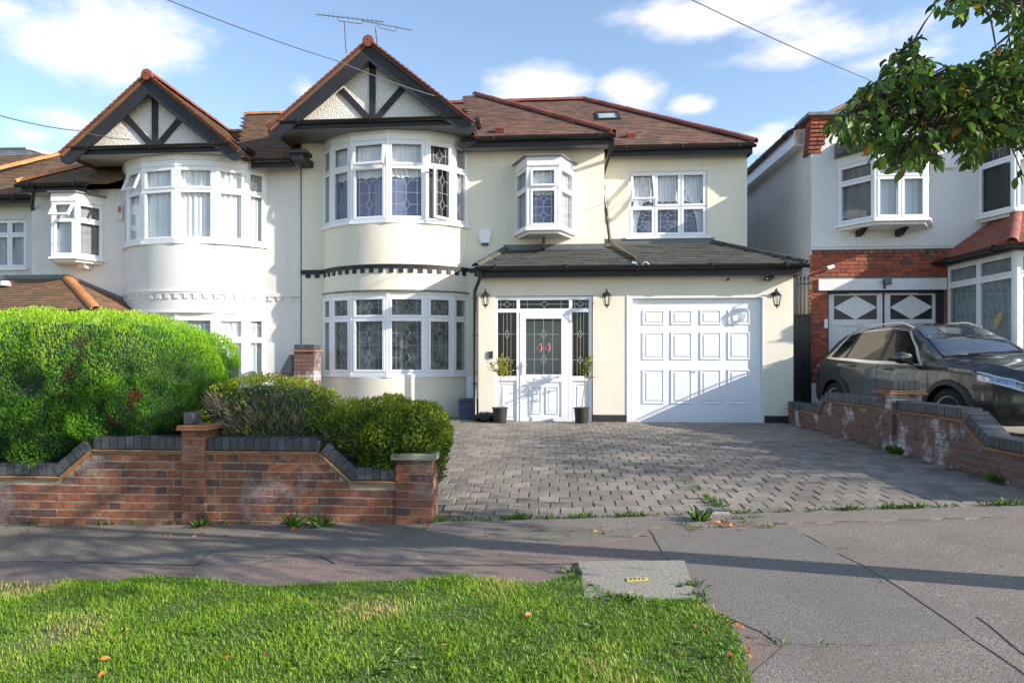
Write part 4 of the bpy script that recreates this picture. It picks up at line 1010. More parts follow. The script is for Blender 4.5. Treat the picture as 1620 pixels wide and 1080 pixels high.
# roof plane between the gables, and to the left
lz = 5.94 + DZL; LRZ = 7.55
tile_roof(lh, [(gL[1] - .3, 13.5, lz), (gM[0] + .3, 13.5, lz), (gM[0] + .3, 13.5 + (LRZ - lz) / tp, LRZ), (gL[1] - 1.5, 13.5 + (LRZ - lz) / tp, LRZ)], 'roof_tile_left')
ridge(lh, (gL[1] - 1.5, 13.5 + (LRZ - lz) / tp, LRZ + .03), (gM[0] + .3, 13.5 + (LRZ - lz) / tp, LRZ + .03), 'ridge_orange', .09)
gutter(lh, (gL[1] + .1, 13.46, lz - .03), (gM[0] + .18, 13.46, lz - .03))
mb = MB(); mb.box(gL[1], gM[0] + .25, 13.50, 13.53, lz - .18, lz - .01); mb.build('fascia', 'timber_black', lh)
mb = MB(); mb.box(WX(458, 13.3), WX(486, 13.3), 13.2, 13.6, lz + .02, lz + .09); mb.box(WX(462, 13.3), WX(480, 13.3), 13.25, YF, lz - .1, lz + .02); mb.build('corbel', 'timber_black', lh)
# left hipped section
lfx = WX(26, 13.42); lez = Zf(288, 100, 13.42)
mb_pts = [(lfx, 13.45, lez), (gL[0] + .6, 13.45, lez), (gL[0] + 3.4, 16.4, lez + 2.95 * tp), (lfx + 2.95, 16.4, lez + 2.95 * tp)]
tile_roof(lh, mb_pts, 'roof_tile_left')
tile_roof(lh, [(lfx, 21.5, lez), (lfx, 13.45, lez), (lfx + 2.95, 16.4, lez + 2.95 * tp), (lfx + 2.95, 18.5, lez + 2.95 * tp)], 'roof_tile_left')
tile_roof(lh, [(gM[0] + .3, 21.4, lez), (lfx, 21.4, lez), (lfx + 2.95, 18.5, lez + 2.95 * tp), (gM[0] + .3, 16.3, lez + 2.95 * tp)], 'roof_tile_left')
ridge(lh, (lfx - .02, 13.43, lez + .03), (lfx + 2.95, 16.4, lez + 2.95 * tp + .03), 'ridge_orange', .095)
ridge(lh, (lfx + 2.95, 16.4, lez + 2.95 * tp + .03), (gL[1], 16.4, lez + 2.95 * tp + .03), 'ridge_orange', .09)
gutter(lh, (lfx - .04, 13.44, lez - .03), (gL[0] + .2, 13.44, lez - .03)); mb = MB(); mb.box(lfx + .04, gL[0] + .1, 13.50, 13.53, lez - .18, lez - .01); mb.build('fascia', 'timber_black', lh)
mb = MB(); mb.box(lfx + .06, gL[0] + .1, 13.535, YF, lez - .17, lez - .15); mb.build('soffit', 'soffit_white', lh)
pipe(lh, [(lfx + .3, 13.44, lez - .06), (lfx + .32, 13.5, lez - .2), (lx0 + .05, YF - .05, lez - .42), (lx0 - .03, YF + .1, lez - .5), (lx0 - .05, YF + .15, 2.9)], .036)
# left oriel: front light opens, return facet to the right
yo = YF - .5
make_oriel(lh, (WX(72, YF) + .25, WX(83, yo), WX(120, yo), WX(163, YF)), YF, .5, Zf(406, 120, yo), Zf(318, 120, yo), Zf(347, 120, yo),
           dict(lead=(None, None), blind_or_backing='grey', sw=.04, fr=.05), dict(blind_or_backing='pale', opens={(0, 'small'): ('top', rad(32))}), side_kw=dict(blind_or_backing='pale'))
q = WX(112, yo); mb = MB(); mb.prism([(YF, Zf(428, 110, YF)), (YF - .22, Zf(426, 110, YF)), (YF - .30, Zf(417, 110, YF)), (YF - .42, Zf(414, 110, YF)), (YF, Zf(412, 110, YF))], 'x', q - .05, q + .12); mb.build('oriel_bracket', 'white_render', lh)
mb = MB(); mb.box(WX(173, YF), WX(183, YF), YF - .012, YF + .003, Zf(311, 178, YF), Zf(300, 178, YF)); mb.build('air_vent', 'white_render', lh)
# porch roof of tiles
pe = Zf(490, 60, 12.6); x_r = cxL - 1.3; x_l = lx0 - 3
kx = W(108, 0, YF)[0]; pt = Zf(441, 108, YF)
tile_roof(lh, [(x_l, 12.6, pe), (WX(152, 12.6), 12.6, pe), (kx, YF, pt), (x_l, YF, pt)], 'roof_tile_left')
tile_roof(lh, [(WX(152, 12.6), 12.6, pe), (x_r + .35, YF, pe + .05), (kx, YF, pt)], 'roof_tile_left')
ridge(lh, (WX(152, 12.6), 12.6, pe + .02), (kx, YF, pt + .02), 'ridge_orange', .10)
mb = MB(); mb.box(x_l, kx, YF - .03, YF + .003, pt, pt + .09)
mb.prism([(kx, pt), (x_r + .3, pe + .05), (x_r + .3, pe + .13), (kx, pt + .09)], 'y', YF - .03, YF + .002); mb.build('lead_flashing', 'lead', lh)
gutter(lh, (x_l, 12.59, pe - .02), (WX(155, 12.6), 12.59, pe - .02))
mb = MB(); mb.box(x_l, WX(148, 12.6), 12.66, 12.9, LG, pe - .03); mb.build('porch_wall', 'white_render', lh)

# ================================================================== FAR LEFT HOUSE
FY = 14.5
fh = thing('house', 'white rendered house at the far left edge with a casement window under a dark gutter', 'house', (-12.5, FY, -.15))
fx0, fx1_ = lx0 - 6, lx0 - .004
wz = (WX(-14, FY), WX(41, FY), Zf(424, 20, FY), Zf(347, 20, FY))
mb = MB(); wall_holes(fx0, fx1_, -.3, 5.2, FY, .28, [wz], mb); mb.box(fx0, fx0 + .3, FY + .3, 21, -.3, 5.2); mb.build('wall', 'white_render', fh)
window(fh, (wz[0], FY + .05), (wz[1], FY + .05), wz[2], wz[3], 2, Zf(371, 20, FY), lead=(None, 'plain_small'), blind_or_backing='pleat_grey')
mb = MB(); mb.box(wz[0] - .05, wz[1] + .05, FY - .05, FY + .04, wz[2] - .05, wz[2] - .001); mb.build('window_sill', 'upvc', fh)
fz = Zf(308, 30, 14.1)
tile_roof(fh, [(fx0, 14.1, fz), (WX(46, 14.1), 14.1, fz), (WX(46, 14.1) + .9, 16.6, fz + 2.5 * tp), (fx0, 16.6, fz + 2.5 * tp)], 'roof_tile_left')
tile_roof(fh, [(WX(46, 14.1) + .9, 20.6, fz), (fx0, 20.6, fz), (fx0, 16.6, fz + 2.5 * tp), (WX(46, 14.1) + .9, 16.6, fz + 2.5 * tp)], 'roof_tile_left')
ridge(fh, (WX(-60, 14.6), 14.5, fz + .5), (WX(100, 16.6), 16.6, fz + 2.5 * tp + .03), 'ridge_orange', .09)
gutter(fh, (fx0, 14.08, fz - .03), (WX(50, 14.1), 14.08, fz - .03)); mb = MB(); mb.box(fx0, WX(48, 14.1), 14.14, 14.17, fz - .17, fz - .01); mb.build('fascia', 'timber_black', fh)
mb = MB(); mb.box(fx0, fx1_, FY - .04, FY - .001, pt - .05, pt + .10); mb.build('lead_flashing', 'lead', fh)
mb = MB(); mb.lathe([(.10, 0), (.11, .04), (.09, .06), (.09, .08), (.07, .10)], (WX(8, 13.5), 13.5, Zf(452, 8, 13.5)), 14); mb.build('roof_cowl', 'white_paint', fh, smooth=True)

# house with slate roof far behind on the left
sy = 22
sh_ = thing('house', 'distant house at far left showing only a grey slate roof with white verge', 'house', (-17, sy + 3, -.2))
A = W(-120, 262, sy); B = W(118, 262, sy); T0 = W(60, 236, sy + 2); T1 = W(-120, 238, sy + 2)
tile_roof(sh_, [(W(-120, 275, sy)[0], sy, W(0, 275, sy)[1]), (W(120, 275, sy)[0], sy, W(0, 275, sy)[1]), (T0[0] - .4, sy + 2, T0[1]), (T1[0], sy + 2, T1[1])], 'slate', tw=.3, g=.2)
tile_roof(sh_, [(W(128, 262, sy)[0] + .2, sy + .4, W(0, 275, sy)[1]), (W(128, 262, sy)[0] + .4, sy + 4, W(0, 275, sy)[1]), (T0[0] - .35, sy + 2, T0[1])], 'slate', tw=.3, g=.2)
mb = MB(); P = [Vector((T0[0] - .4, sy + 1.9, T0[1] + .04)), Vector((T0[0] + .3, sy + 3, T0[1] - .05)), Vector((W(128, 262, sy)[0] + .5, sy + 2.2, W(0, 262, sy)[1]))]
mb.tube([P[0], P[1]], .07, 6); mb.tube([P[1], P[2]], .07, 6); mb.build('verge', 'upvc', sh_)
mb = MB(); mb.box(T1[0], W(110, 262, sy)[0], sy + .3, sy + 6, -.2, W(0, 275, sy)[1] - .02); mb.build('wall', 'white_render', sh_)
mb = MB(); mb.tube([(T1[0], sy + 2, T1[1] + .02), (T0[0] - .35, sy + 2, T0[1] + .02)], .06, 6); mb.build('ridge', 'slate', sh_)

# ================================================================== RIGHT HOUSE
YN = 13.9; NG = .38
rh = thing('house', 'right neighbour house, white pebbledash over red brick, with diamond garage doors and glazed porch', 'house', (8.5, YN, NG))
nx0 = WX(1283, YN); nx1 = 14.0; zbk = Zf(390, 1380, YN); ztop = Zf(195, 1330, YN)
xg0, xg1 = WX(1309, YN), WX(1484, YN); zg = Zf(455, 1390, YN)
mb = MB(); wall_holes(nx0 + .02, nx1, zbk, ztop + .02, YN, .28, [], mb); mb.build('upper_wall', 'pebbledash', rh)
# eave line of the flank: the parapet/gutter runs back along the side
mb = MB(); mb.box(nx0, nx0 + .019, YN + .001, 24, NG - .2, ztop); mb.box(nx0 + .02, nx0 + .3, YN + .285, 24, NG - .2, ztop - .002); mb.build('flank_wall', 'white_render', rh)
# front brickwork ---------------------------------------------
def brick_mesh(l, h, d, seed, bev=.004, mat='brick'):
    r = random.Random(seed); mb = MB(); mb.box(-l / 2, l / 2, -d / 2, d / 2, -h / 2, h / 2, None, bev)
    mb.v = [(a + r.uniform(-.002, .002), b + r.uniform(-.002, .002), c + r.uniform(-.0015, .0015)) for a, b, c in mb.v]
    o = mb.build('tmp', mat); m = o.data; m.name = 'brick'; bpy.data.objects.remove(o); return m
BM = {}
def bmesh_for(l, h, d, mat):
    k = (round(l, 3), round(h, 3), round(d, 3), mat)
    if k not in BM: BM[k] = [brick_mesh(l, h, d, i, mat=mat) for i in range(3)]
    return R.choice(BM[k])
def lay_bricks(parent, M, rects, keep, mat, depth=.10, z0=0.0, z1=1.0, u0=0, u1=1, limit=300, bond='english', cam_pt=(0, 0), name='brick', prot=.0):
    "M maps local (u, w, z); bricks where keep(u,z) is True"
    L_ = []; r = 0; z = z0
    while z < z1 - .03:
        st = (r % 2 == 0) or bond == 'stretcher'
        if bond == 'flemish':
            seq = [.215, .1025]; u = u0 - (.0 if r % 2 else .17); i = 0
            while u < u1:
                l = seq[i % 2]; L_.append((u + l / 2, z + .0325, l)); u += l + .01; i += 1
        else:
            l = .215 if st else .1025; u = u0 - (.0 if st else .056) - (.1125 if (bond == 'stretcher' and r % 2) else 0)
            while u < u1: L_.append((u + l / 2, z + .0325, l)); u += l + .01
        z += .075; r += 1
    out = []
    for (u, zc, l) in L_:
        a, b = max(u - l / 2, u0), min(u + l / 2, u1)
        if b - a < .03: continue
        n_ = max(2, int((b - a) / .008)); best = (0, 0); st_ = None
        for i in range(n_ + 1):
            ok = keep(a + (b - a) * i / n_, zc)
            if ok and st_ is None: st_ = i
            if st_ is not None and (not ok or i == n_):
                e_ = i if ok else i - 1
                if e_ - st_ > best[1] - best[0]: best = (st_, e_)
                st_ = None
        a, b = a + (b - a) * best[0] / n_, a + (b - a) * best[1] / n_
        if b - a < .022: continue
        out.append(((a + b) / 2, zc, b - a))
    out.sort(key=lambda q: (M @ Vector((q[0], 0, q[1]))).length)
    for q in out[:limit]:
        me = bmesh_for(round(q[2] / .0125) * .0125 - .002 if abs(q[2] - .215) > .001 and abs(q[2] - .1025) > .001 else q[2], .065, depth, mat)
        inst(name, me, parent, M @ Matrix.Translation((q[0], depth / 2 - prot + R.uniform(-.002, .002), q[1])) @ Matrix.Rotation(R.uniform(-.006, .006), 4, 'Y'))
    if len(out) > limit:
        mb = MB().rndon()
        for q in out[limit:]:
            mb.cur = R.random(); mb.box(-q[2] / 2, q[2] / 2, -depth / 2, depth / 2, -.0325, .0325, M @ Matrix.Translation((q[0], depth / 2 - prot, q[1])), .004)
        mb.build('bricks', mat, parent, kind='stuff')
MNb = Matrix.Translation((nx0, YN - .012, 0))
Wn = WX(1494, YN) - nx0
ga_, gb_ = xg0 - nx0, xg1 - nx0 + .12
lint0, lint1 = WX(1294, YN) - nx0, WX(1496, YN) - nx0; zl0, zl1 = Zf(459, 1390, YN), Zf(441, 1390, YN)
wz0 = Zf(606, 1300, YN)
def keepN(u, z):
    if z < wz0: return False
    if z > zl0 - .02 and z < zl1 + .02: return u < lint0 - .01
    if z < zl0: return u < ga_ or u > gb_
    return True
mb = MB(); mb.box(nx0 + .021, nx0 + ga_, YN, YN + .28, NG - .2, zbk - .001); mb.box(nx0 + gb_, nx0 + 8.7, YN, YN + .28, NG - .2, zbk - .001); mb.box(nx0 + ga_ + .001, nx0 + gb_ - .001, YN, YN + .28, zl0, zbk - .001); mb.build('brick_backing', 'mortar_dark', rh)
lay_bricks(rh, MNb, None, keepN, 'brick_red', .10, NG, zbk - .12, 0, Wn + 1.2, 300, 'flemish')
# dog-tooth course under the render
for i, u in enumerate(np.arange(.06, Wn + .8, .15)):
    mb = MB(); z = zbk - .10 + (.0); mb.box(nx0 + u, nx0 + u + .075, YN - .035, YN + .05, z - .03, z + .03); mb.build('brick', 'brick_red', rh)
mb = MB(); mb.box(nx0 - .01, nx0 + 8.7, YN - .03, YN + .03, zbk - .055, zbk - .012); mb.build('string_course', 'white_render', rh)
for s in range(int(Wn / .05)):
    pass
mb = MB(); mb.box(nx0 - .004, nx0 + ga_ - .002, YN - .02, YN + .05, NG - .2, wz0); mb.build('plinth', 'white_paint', rh)
# garage doors (timber, diamond lights)
mb = MB(); mb.box(nx0 + lint0, nx0 + lint1, YN - .05, YN - .0, zl0, zl1); mb.build('lintel', 'white_paint', rh)
yd = YN + .10
for (pa, pb) in ((1311, 1396), (1400, 1484)):
    a, b = WX(pa, yd), WX(pb, yd); d0, d1 = NG + .02, Zf(461, 1390, yd); zl_, zh_ = Zf(505, 1390, yd), Zf(467, 1390, yd)
    leaf = MB(); la_, lb_ = a + .10, b - .10
    leaf.box(a, la_, yd, yd + .05, d0, d1); leaf.box(lb_, b, yd, yd + .05, d0, d1); leaf.box(la_, lb_, yd + .001, yd + .049, zh_, d1 - .001); leaf.box(la_, lb_, yd + .001, yd + .049, zl_ - .12, zl_)
    gdn = leaf.build('garage_door', 'white_paint', rh)
    mb = MB(); mb.box(la_, lb_, yd + .03, yd + .035, zl_, zh_); mb.build('pane', 'plastic_black', gdn)
    cx_, cz_ = (la_ + lb_) / 2, (zl_ + zh_) / 2
    mb = MB(); mb.prism([(la_, cz_), (cx_, zl_), (lb_, cz_), (cx_, zh_)], 'y', yd + .002, yd + .028); mb.build('diamond_panel', 'white_paint', gdn)
    nb = int((lb_ - la_) / .085)
    for i in range(nb):
        mb = MB(); w_ = (lb_ - la_) / nb; mb.box(la_ + w_ * i + .002, la_ + w_ * (i + 1) - .002, yd + .015, yd + .035, d0, zl_ - .121, None, .004); mb.build('board', 'white_paint', gdn)
    hz = zh_ + .03; hx0 = a if pa < 1350 else b - .38
    mb = MB(); mb.box(hx0, hx0 + .38, yd - .006, yd - .001, hz, hz + .035); mb.build('strap_hinge', 'iron', gdn)
mb = MB(); mb.box(nx0 + ga_ + .001, xg0 + .02, YN + .02, YN + .16, NG, zl0); mb.box(xg1 + .005, nx0 + gb_ - .002, YN + .02, YN + .16, NG, zl0); mb.box(nx0 + ga_ + .001, nx0 + gb_ - .002, YN + .02, YN + .16, zl0 - .045, zl0 - .001); mb.build('garage_frame', 'timber_black', rh)
mb = MB(); mb.box(xg0, xg1, yd + .06, yd + .08, NG, zl0); mb.build('door_backing', 'room_dark', rh)
mb = MB(); mb.box(WX(1303, YN) , WX(1308, YN), YN - .05, YN - .013, Zf(519, 1306, YN), Zf(505, 1306, YN)); mb.build('bell_box', 'white_paint', rh)
# oriel at first floor
yo = YN - .62
make_oriel(rh, (WX(1326, YN), WX(1385, yo), WX(1466, yo), WX(1466, yo) + .38), YN, .62, Zf(346, 1420, yo), Zf(249, 1420, yo), Zf(279, 1420, yo), dict(lead=(None, 'plain_small'), blind_or_backing='pale'), dict(blind_or_backing='pale'), cent=2, side_kw=dict(blind_or_backing='grey'))
for p_ in (1368, 1432):
    q = WX(p_, YN - .3); mb = MB(); mb.prism([(YN, Zf(372, p_, YN - .2)), (YN - .15, Zf(370, p_, YN - .2)), (YN - .48, Zf(353, p_, YN - .4)), (YN, Zf(352, p_, YN - .4))], 'x', q - .04, q + .05); mb.build('oriel_bracket', 'timber_black', rh)
mb = MB(); mb.prism([(YN, Zf(225, 1400, YN)), (YN - .72, Zf(249, 1420, yo) + .22), (YN - .72, Zf(249, 1420, yo) + .201), (YN, Zf(249, 1420, yo) + .201)], 'x', WX(1322, YN) - .02, WX(1470, yo) + .4); mb.build('oriel_roof', 'slate', rh)
# second, larger upper bay cut by the frame
y2 = YN - .75
make_oriel(rh, (WX(1548, YN), WX(1606, y2), WX(1720, y2), WX(1720, y2) + .45), YN, .75, Zf(331, 1610, y2), Zf(215, 1610, y2), Zf(248, 1610, y2), dict(lead=(None, 'plain_small'), blind_or_backing='pale', glass='glass'), dict(blind_or_backing='pleat'), cent=2, side_kw=dict(blind_or_backing='dark'))
mb = MB(); mb.box(WX(1570, YN), WX(1720, y2) + .3, YN - .5, YN - .001, Zf(362, 1610, YN - .4), Zf(336, 1610, y2)); mb.build('bay_base', 'timber_black', rh)
mb = MB(); mb.box(WX(1487, YN), WX(1511, YN), YN - .06, YN - .001, Zf(268, 1500, YN), Zf(247, 1500, YN), bev=.03); mb.build('air_brick', 'white_paint', rh)
# brick corbel and coping at the top left corner
cz0, cz1 = Zf(243, 1290, YN), Zf(190, 1290, YN)
steps = [(0, .30)] * 3 + [(0, .42)] * 5
z = cz0; k = 0
while z < cz1 - .02:
    n_ = k // 2; wd_ = min(.24 + .07 * n_, .56); dp = .03 + min(.02 * k, .16)
    nb = 2 if wd_ < .4 else 3
    for i in range(nb):
        l_ = wd_ / nb - .008
        me = bmesh_for(round(l_ / .02) * .02, .065, .3, 'brick_red'); inst('brick', me, rh, Matrix.Translation((nx0 - .06 + (i + .5) * wd_ / nb, YN + .15 - dp, z + .033)))
    z += .075; k += 1
mb = MB(); mb.box(nx0 - .14, nx0 + .62, YN - .25, YN + .5, z, z + .06); mb.build('coping', 'slate', rh)
mb = MB(); mb.box(nx0 - .10, nx0 + .58, YN - .21, YN + .45, z - .04, z - .001); mb.build('corbel_course', 'brick_red', rh)
# flank eaves: white fascia and dark gutter running back along Y
mb = MB(); mb.box(nx0 - .22, nx0 - .19, YN + .3, 24, ztop - .33, ztop - .03); mb.box(nx0 - .189, nx0 - .001, YN + .3, 24, ztop - .33, ztop - .30); mb.build('fascia', 'upvc', rh)
gutter(rh, (nx0 - .27, YN + .3, ztop - .02), (nx0 - .27, 24, ztop - .02))
hx2, hy2 = nx0 + 3.6, YN + 3.6
tile_roof(rh, [(nx0 - .3, 24, ztop - .01), (nx0 - .3, YN + .3, ztop - .01), (hx2, hy2 + .3, ztop + 2.4), (hx2, 22, ztop + 2.4)], 'roof_tile')
tile_roof(rh, [(nx0 + .62, YN - .05, ztop + .03), (nx1, YN - .05, ztop + .03), (nx1, hy2 + .3, ztop + 2.4), (hx2, hy2 + .3, ztop + 2.4)], 'roof_tile')
mb = MB(); mb.box(nx0 + .64, nx1, YN - .09, YN - .06, ztop - .12, ztop + .03); mb.build('fascia', 'timber_black', rh)
# glazed porch
py0 = 11.95; pxl = WX(1503, YN - .1) ; pxr = pxl + 3.2
hz0 = NG + .05; pz1 = Zf(396, 1600, py0); ptz = Zf(433, 1600, py0)
def porch_win(p0, p1, n_, fanlead=True, blind_or_backing='pleat_grey'):
    window(rh, p0, p1, hz0 + .55, pz1, n_, ptz, lead=('fan', 'fan') if fanlead else (None, None), glass='glass_dark', blind_or_backing=blind_or_backing, fr=.07, sw=.035, came='lead_came')
porch_win((pxl, YN - .02), (pxl, py0), 2)
porch_win((pxl, py0), (pxr, py0), 4)
mb = MB(); mb.tube([(pxl, py0, NG), (pxl, py0, pz1)], .06, 8); mb.build('corner_post', 'white_paint', rh)
mb = MB(); mb.box(pxl + .02, pxl + .1, py0 + .1, YN - .02, NG - .1, hz0 + .549); mb.box(pxl + .02, pxr, py0 + .02, py0 + .1, NG - .1, hz0 + .549); mb.build('porch_wall', 'white_paint', rh)
mb = MB(); mb.box(pxl - .03, pxl + .08, py0 - .03, YN - .02, pz1, pz1 + .03); mb.box(pxl + .081, pxr, py0 - .03, py0 + .08, pz1, pz1 + .03); mb.build('porch_head', 'white_paint', rh)
# yellow fan motif
mb = MB(); sM = frame_M((pxl, YN - .02), (pxl, py0), 0)
fx = 1.62; fzz = Zf(515, 1585, 12.2)
for i in range(9):
    a = rad(i * 12); 
    for rr in (.14, .22):
        mb.prism([(fx - .03 - rr * math.sin(a) * .6, fzz + rr * math.cos(a) * .6), (fx - .03 - rr * math.sin(a + .16), fzz + rr * math.cos(a + .16)), (fx - .03 - rr * math.sin(a - .02), fzz + rr * math.cos(a - .02))], 'y', -.012 - rr * .01, -.009 - rr * .01, sM)
mb.build('sunburst', 'yellow_plate', rh)
re_ = pz1 + .10; rt = Zf(332, 1590, YN - .1)
oh = .22
hx_ = W(1592, 0, 13.75)[0]
tile_roof(rh, [(pxl - oh, YN - .002, re_), (pxl - oh, py0 - oh, re_), (hx_ + .1, YN - .3, rt), (hx_ + .1, YN - .002, rt)], 'roof_tile_red', tw=.18, g=.12)
tile_roof(rh, [(pxl - oh, py0 - oh, re_), (pxr + .3, py0 - oh, re_), (pxr + .3, YN - .3, rt), (hx_ + .1, YN - .3, rt)], 'roof_tile_red', tw=.18, g=.12)
ridge(rh, (pxl - oh, py0 - oh, re_ + .03), (hx_ + .1, YN - .3, rt + .03), 'ridge_red', .09)
ridge(rh, (hx_ + .1, YN - .3, rt + .03), (pxr + .2, YN - .3, rt + .03), 'ridge_red', .09)
gutter(rh, (pxl - oh - .03, YN - .01, re_ - .03), (pxl - oh - .03, py0 - oh, re_ - .03)); gutter(rh, (pxl - oh - .05, py0 - oh - .03, re_ - .03), (pxr, py0 - oh - .03, re_ - .03))
mb = MB(); mb.box(pxl - oh + .03, pxl - .04, py0 - oh + .03, YN - .02, re_ - .11, re_ - .02); mb.box(pxl - .039, pxr, py0 - oh + .03, py0 - .04, re_ - .11, re_ - .02); mb.build('fascia', 'timber_black', rh)
mb = MB(); mb.box(pxl + .9, pxl + .95, py0 + .5, YN - .02, NG, 3.2); mb.build('porch_backing', 'soffit_grey', rh)
mb = MB(); mb.box(nx0 + .1, nx1, 23.7, 24, 0, ztop); mb.build('rear_wall', 'white_render', rh)

# side gate between the houses
gyy = 13.84
gt = thing('side_gate', 'tall black boarded side gate with spiked railing top between the two houses', 'gate', (5.0, gyy, .33))
g0, g1 = WX(1257, gyy), nx0 - .02
zs0, zs1 = gz(5, gyy), Zf(500, 1270, gyy)
nb = 4; wv = (g1 - g0 - .06) / nb
for i in range(nb):
    mb = MB(); mb.box(g0 + .03 + wv * i + .004, g0 + .03 + wv * (i + 1) - .004, gyy, gyy + .02, .36, zs1, None, .003); mb.build('board', 'iron', gt)
mb = MB(); mb.box(g0, g0 + .03, gyy - .01, gyy + .03, .34, zs1 + .04); mb.box(g1 - .03, g1, gyy - .01, gyy + .03, .34, zs1 + .04); mb.box(g0 + .03, g1 - .03, gyy - .009, gyy + .029, zs1 + .001, zs1 + .04); mb.box(g0 + .03, g1 - .03, gyy - .012, gyy - .001, 1.35, 1.39); mb.build('gate_frame', 'iron', gt)
zt2 = Zf(450, 1270, gyy)
for i in range(4):
    x = g0 + .05 + (g1 - g0 - .1) * i / 3
    mb = MB(); mb.tube([(x, gyy + .01, zs1 + .04), (x, gyy + .01, zt2 + .1)], .009, 6); mb.lathe([(.004, 0), (.022, .03), (.001, .10)], (x, gyy + .01, zt2 + .08), 6); mb.build('railing_bar', 'iron', gt)
mb = MB(); mb.box(g0, g1, gyy, gyy + .02, zt2, zt2 + .025); mb.build('rail', 'iron', gt)

# ================================================================== FRONT GARDEN WALL
fw = thing('garden_wall', 'red brick front garden wall with dark coping bricks and two piers beside the pavement', 'garden wall', (-3, 6.0, 0))
FWY = 6.0; xend = WX(685, FWY); xp0 = WX(627, FWY); pier_a, pier_b = WX(290, FWY), WX(326, FWY)
zhi, zlo = .600, .345
sR0, sR1 = WX(503, FWY), WX(553, FWY); sL1, sL0 = WX(148, FWY), WX(98, FWY); xleft = -6.3
def topline(x):
    if x < sL0: return zlo
    if x < sL1: return zlo + (zhi - zlo) * (x - sL0) / (sL1 - sL0)
    if x < sR0: return zhi
    if x < sR1: return zhi + (zlo - zhi) * (x - sR0) / (sR1 - sR0)
    return zlo
core = [(xleft, -.3), (xend - .01, -.3), (xend - .01, .30), (xend - .01, zlo), (sR1, zlo), (sR0, zhi), (sL1, zhi), (sL0, zlo), (xleft, zlo)]
mb = MB(); mb.prism(core, 'y', FWY + .005, FWY + .209); mb.build('mortar', 'mortar', fw)
MF = Matrix.Translation((0, FWY, 0))
lay_bricks(fw, MF, None, lambda u, z: z + .02 < topline(u) and u < xp0 - .005 and not (pier_a < u < pier_b), 'brick', .215, -.15, zhi, xleft, xp0, 225, 'english')
# piers
def pier(parent, x0, x1, y0, y1, za, zb_, mat='brick', mort='mortar'):
    mb = MB(); mb.box(x0 + .009, x1 - .009, y0 + .009, y1 - .009, za, zb_ - .001); mb.build('mortar', mort, parent)
    z = za; r = 0
    while z < zb_ - .04:
        w = x1 - x0; d = y1 - y0
        if r % 2 == 0: rows = [(x0, x0 + w * .62, y0, y0 + .1), (x0 + w * .62 + .01, x1, y0, y0 + .21), (x0, x0 + .1, y0 + .11, y1), (x1 - .1, x1, y0 + .22, y1)]
        else: rows = [(x0, x0 + w * .36, y0, y0 + .21), (x0 + w * .36 + .01, x1, y0, y0 + .1), (x0, x0 + .1, y0 + .22, y1), (x1 - .1, x1, y0 + .11, y1)]
        for (a, b, c, d_) in rows:
            if b - a < .03 or d_ - c < .03: continue
            mb = MB(); mb.box(a, b, c, d_, z, z + .065, None, .004); mb.build('brick', mat, parent)
        z += .075; r += 1
pier(fw, pier_a, pier_b, FWY - .03, FWY + .24, -.15, Zf(680, 308, FWY) + .0)
pier(fw, xp0, xend, FWY - .03, FWY + .28, -.15, Zf(727, 655, FWY))
zc = Zf(727, 655, FWY); mb = MB(); mb.box(xp0 - .035, xend + .04, FWY - .07, FWY + .32, zc, zc + .062, None, .01); mb.build('pier_cap', 'stone_cap', fw)
zc = Zf(680, 308, FWY); mb = MB(); mb.box(pier_a - .035, pier_b + .035, FWY - .065, FWY + .27, zc, zc + .022, None, .004); mb.build('creasing_tile', 'creasing', fw); mb = MB(); mb.box(pier_a - .03, pier_b + .03, FWY - .06, FWY + .265, zc + .024, zc + .044, None, .004); mb.build('creasing_tile', 'creasing', fw)
for i in range(3):
    if i: continue
    w_ = (pier_b - pier_a) / 3; mb = MB(); mb.box(pier_a + w_ * i + .004, pier_a + w_ * (i + 1) - .004, FWY, FWY + .215, zc + .05, zc + .16, None, .005); mb.build('coping_brick', 'engineering_brick', fw)
def coping(parent, PL, M, dep=.225, hgt=.112, pitch=.076, mat='engineering_brick', crease=True, cprot=.03):
    "PL: polyline (u,z) of the wall head; creasing tiles then soldier bricks, all following it"
    for i in range(len(PL) - 1):
        a, b = Vector(PL[i]), Vector(PL[i + 1]); L_ = (b - a).length; d = (b - a).normalized(); n = Vector((-d.y, d.x)); ang = -math.atan2(d.y, d.x)
        if crease:
            nt_ = max(1, round(L_ / .24))
            for lay, (h0, ex) in enumerate(((.002, cprot * .6), (.016, cprot))):
                for k in range(nt_):
                    me = crease_mesh(round(L_ / nt_, 3), dep + ex * 2); c = a + d * (L_ * (k + .5) / nt_) + n * h0
                    inst('creasing_tile', me, parent, M @ Matrix.Translation((c.x, dep / 2 - .005 + R.uniform(-.003, .003), c.y)) @ Matrix.Rotation(ang, 4, 'Y'))
        nb = max(1, round(L_ / pitch)); off = .034 if crease else 0
        for k in range(nb):
            c = a + d * (L_ * (k + .5) / nb) + n * (off + hgt / 2)
            me = bmesh_for(round(L_ / nb - .009, 3), hgt, dep, mat)
            inst('coping_brick', me, parent, M @ Matrix.Translation((c.x, dep / 2 - .005 + R.uniform(-.003, .003), c.y + R.uniform(-.002, .002))) @ Matrix.Rotation(ang + R.uniform(-.01, .01), 4, 'Y'))
        q = MB(); q.prism([tuple(a + n * off), tuple(b + n * off), tuple(b + n * (off + hgt - .02)), tuple(a + n * (off + hgt - .02))], 'y', .006, dep - .016, M); q.build('mortar', 'mortar_dark', parent)
CRM = {}
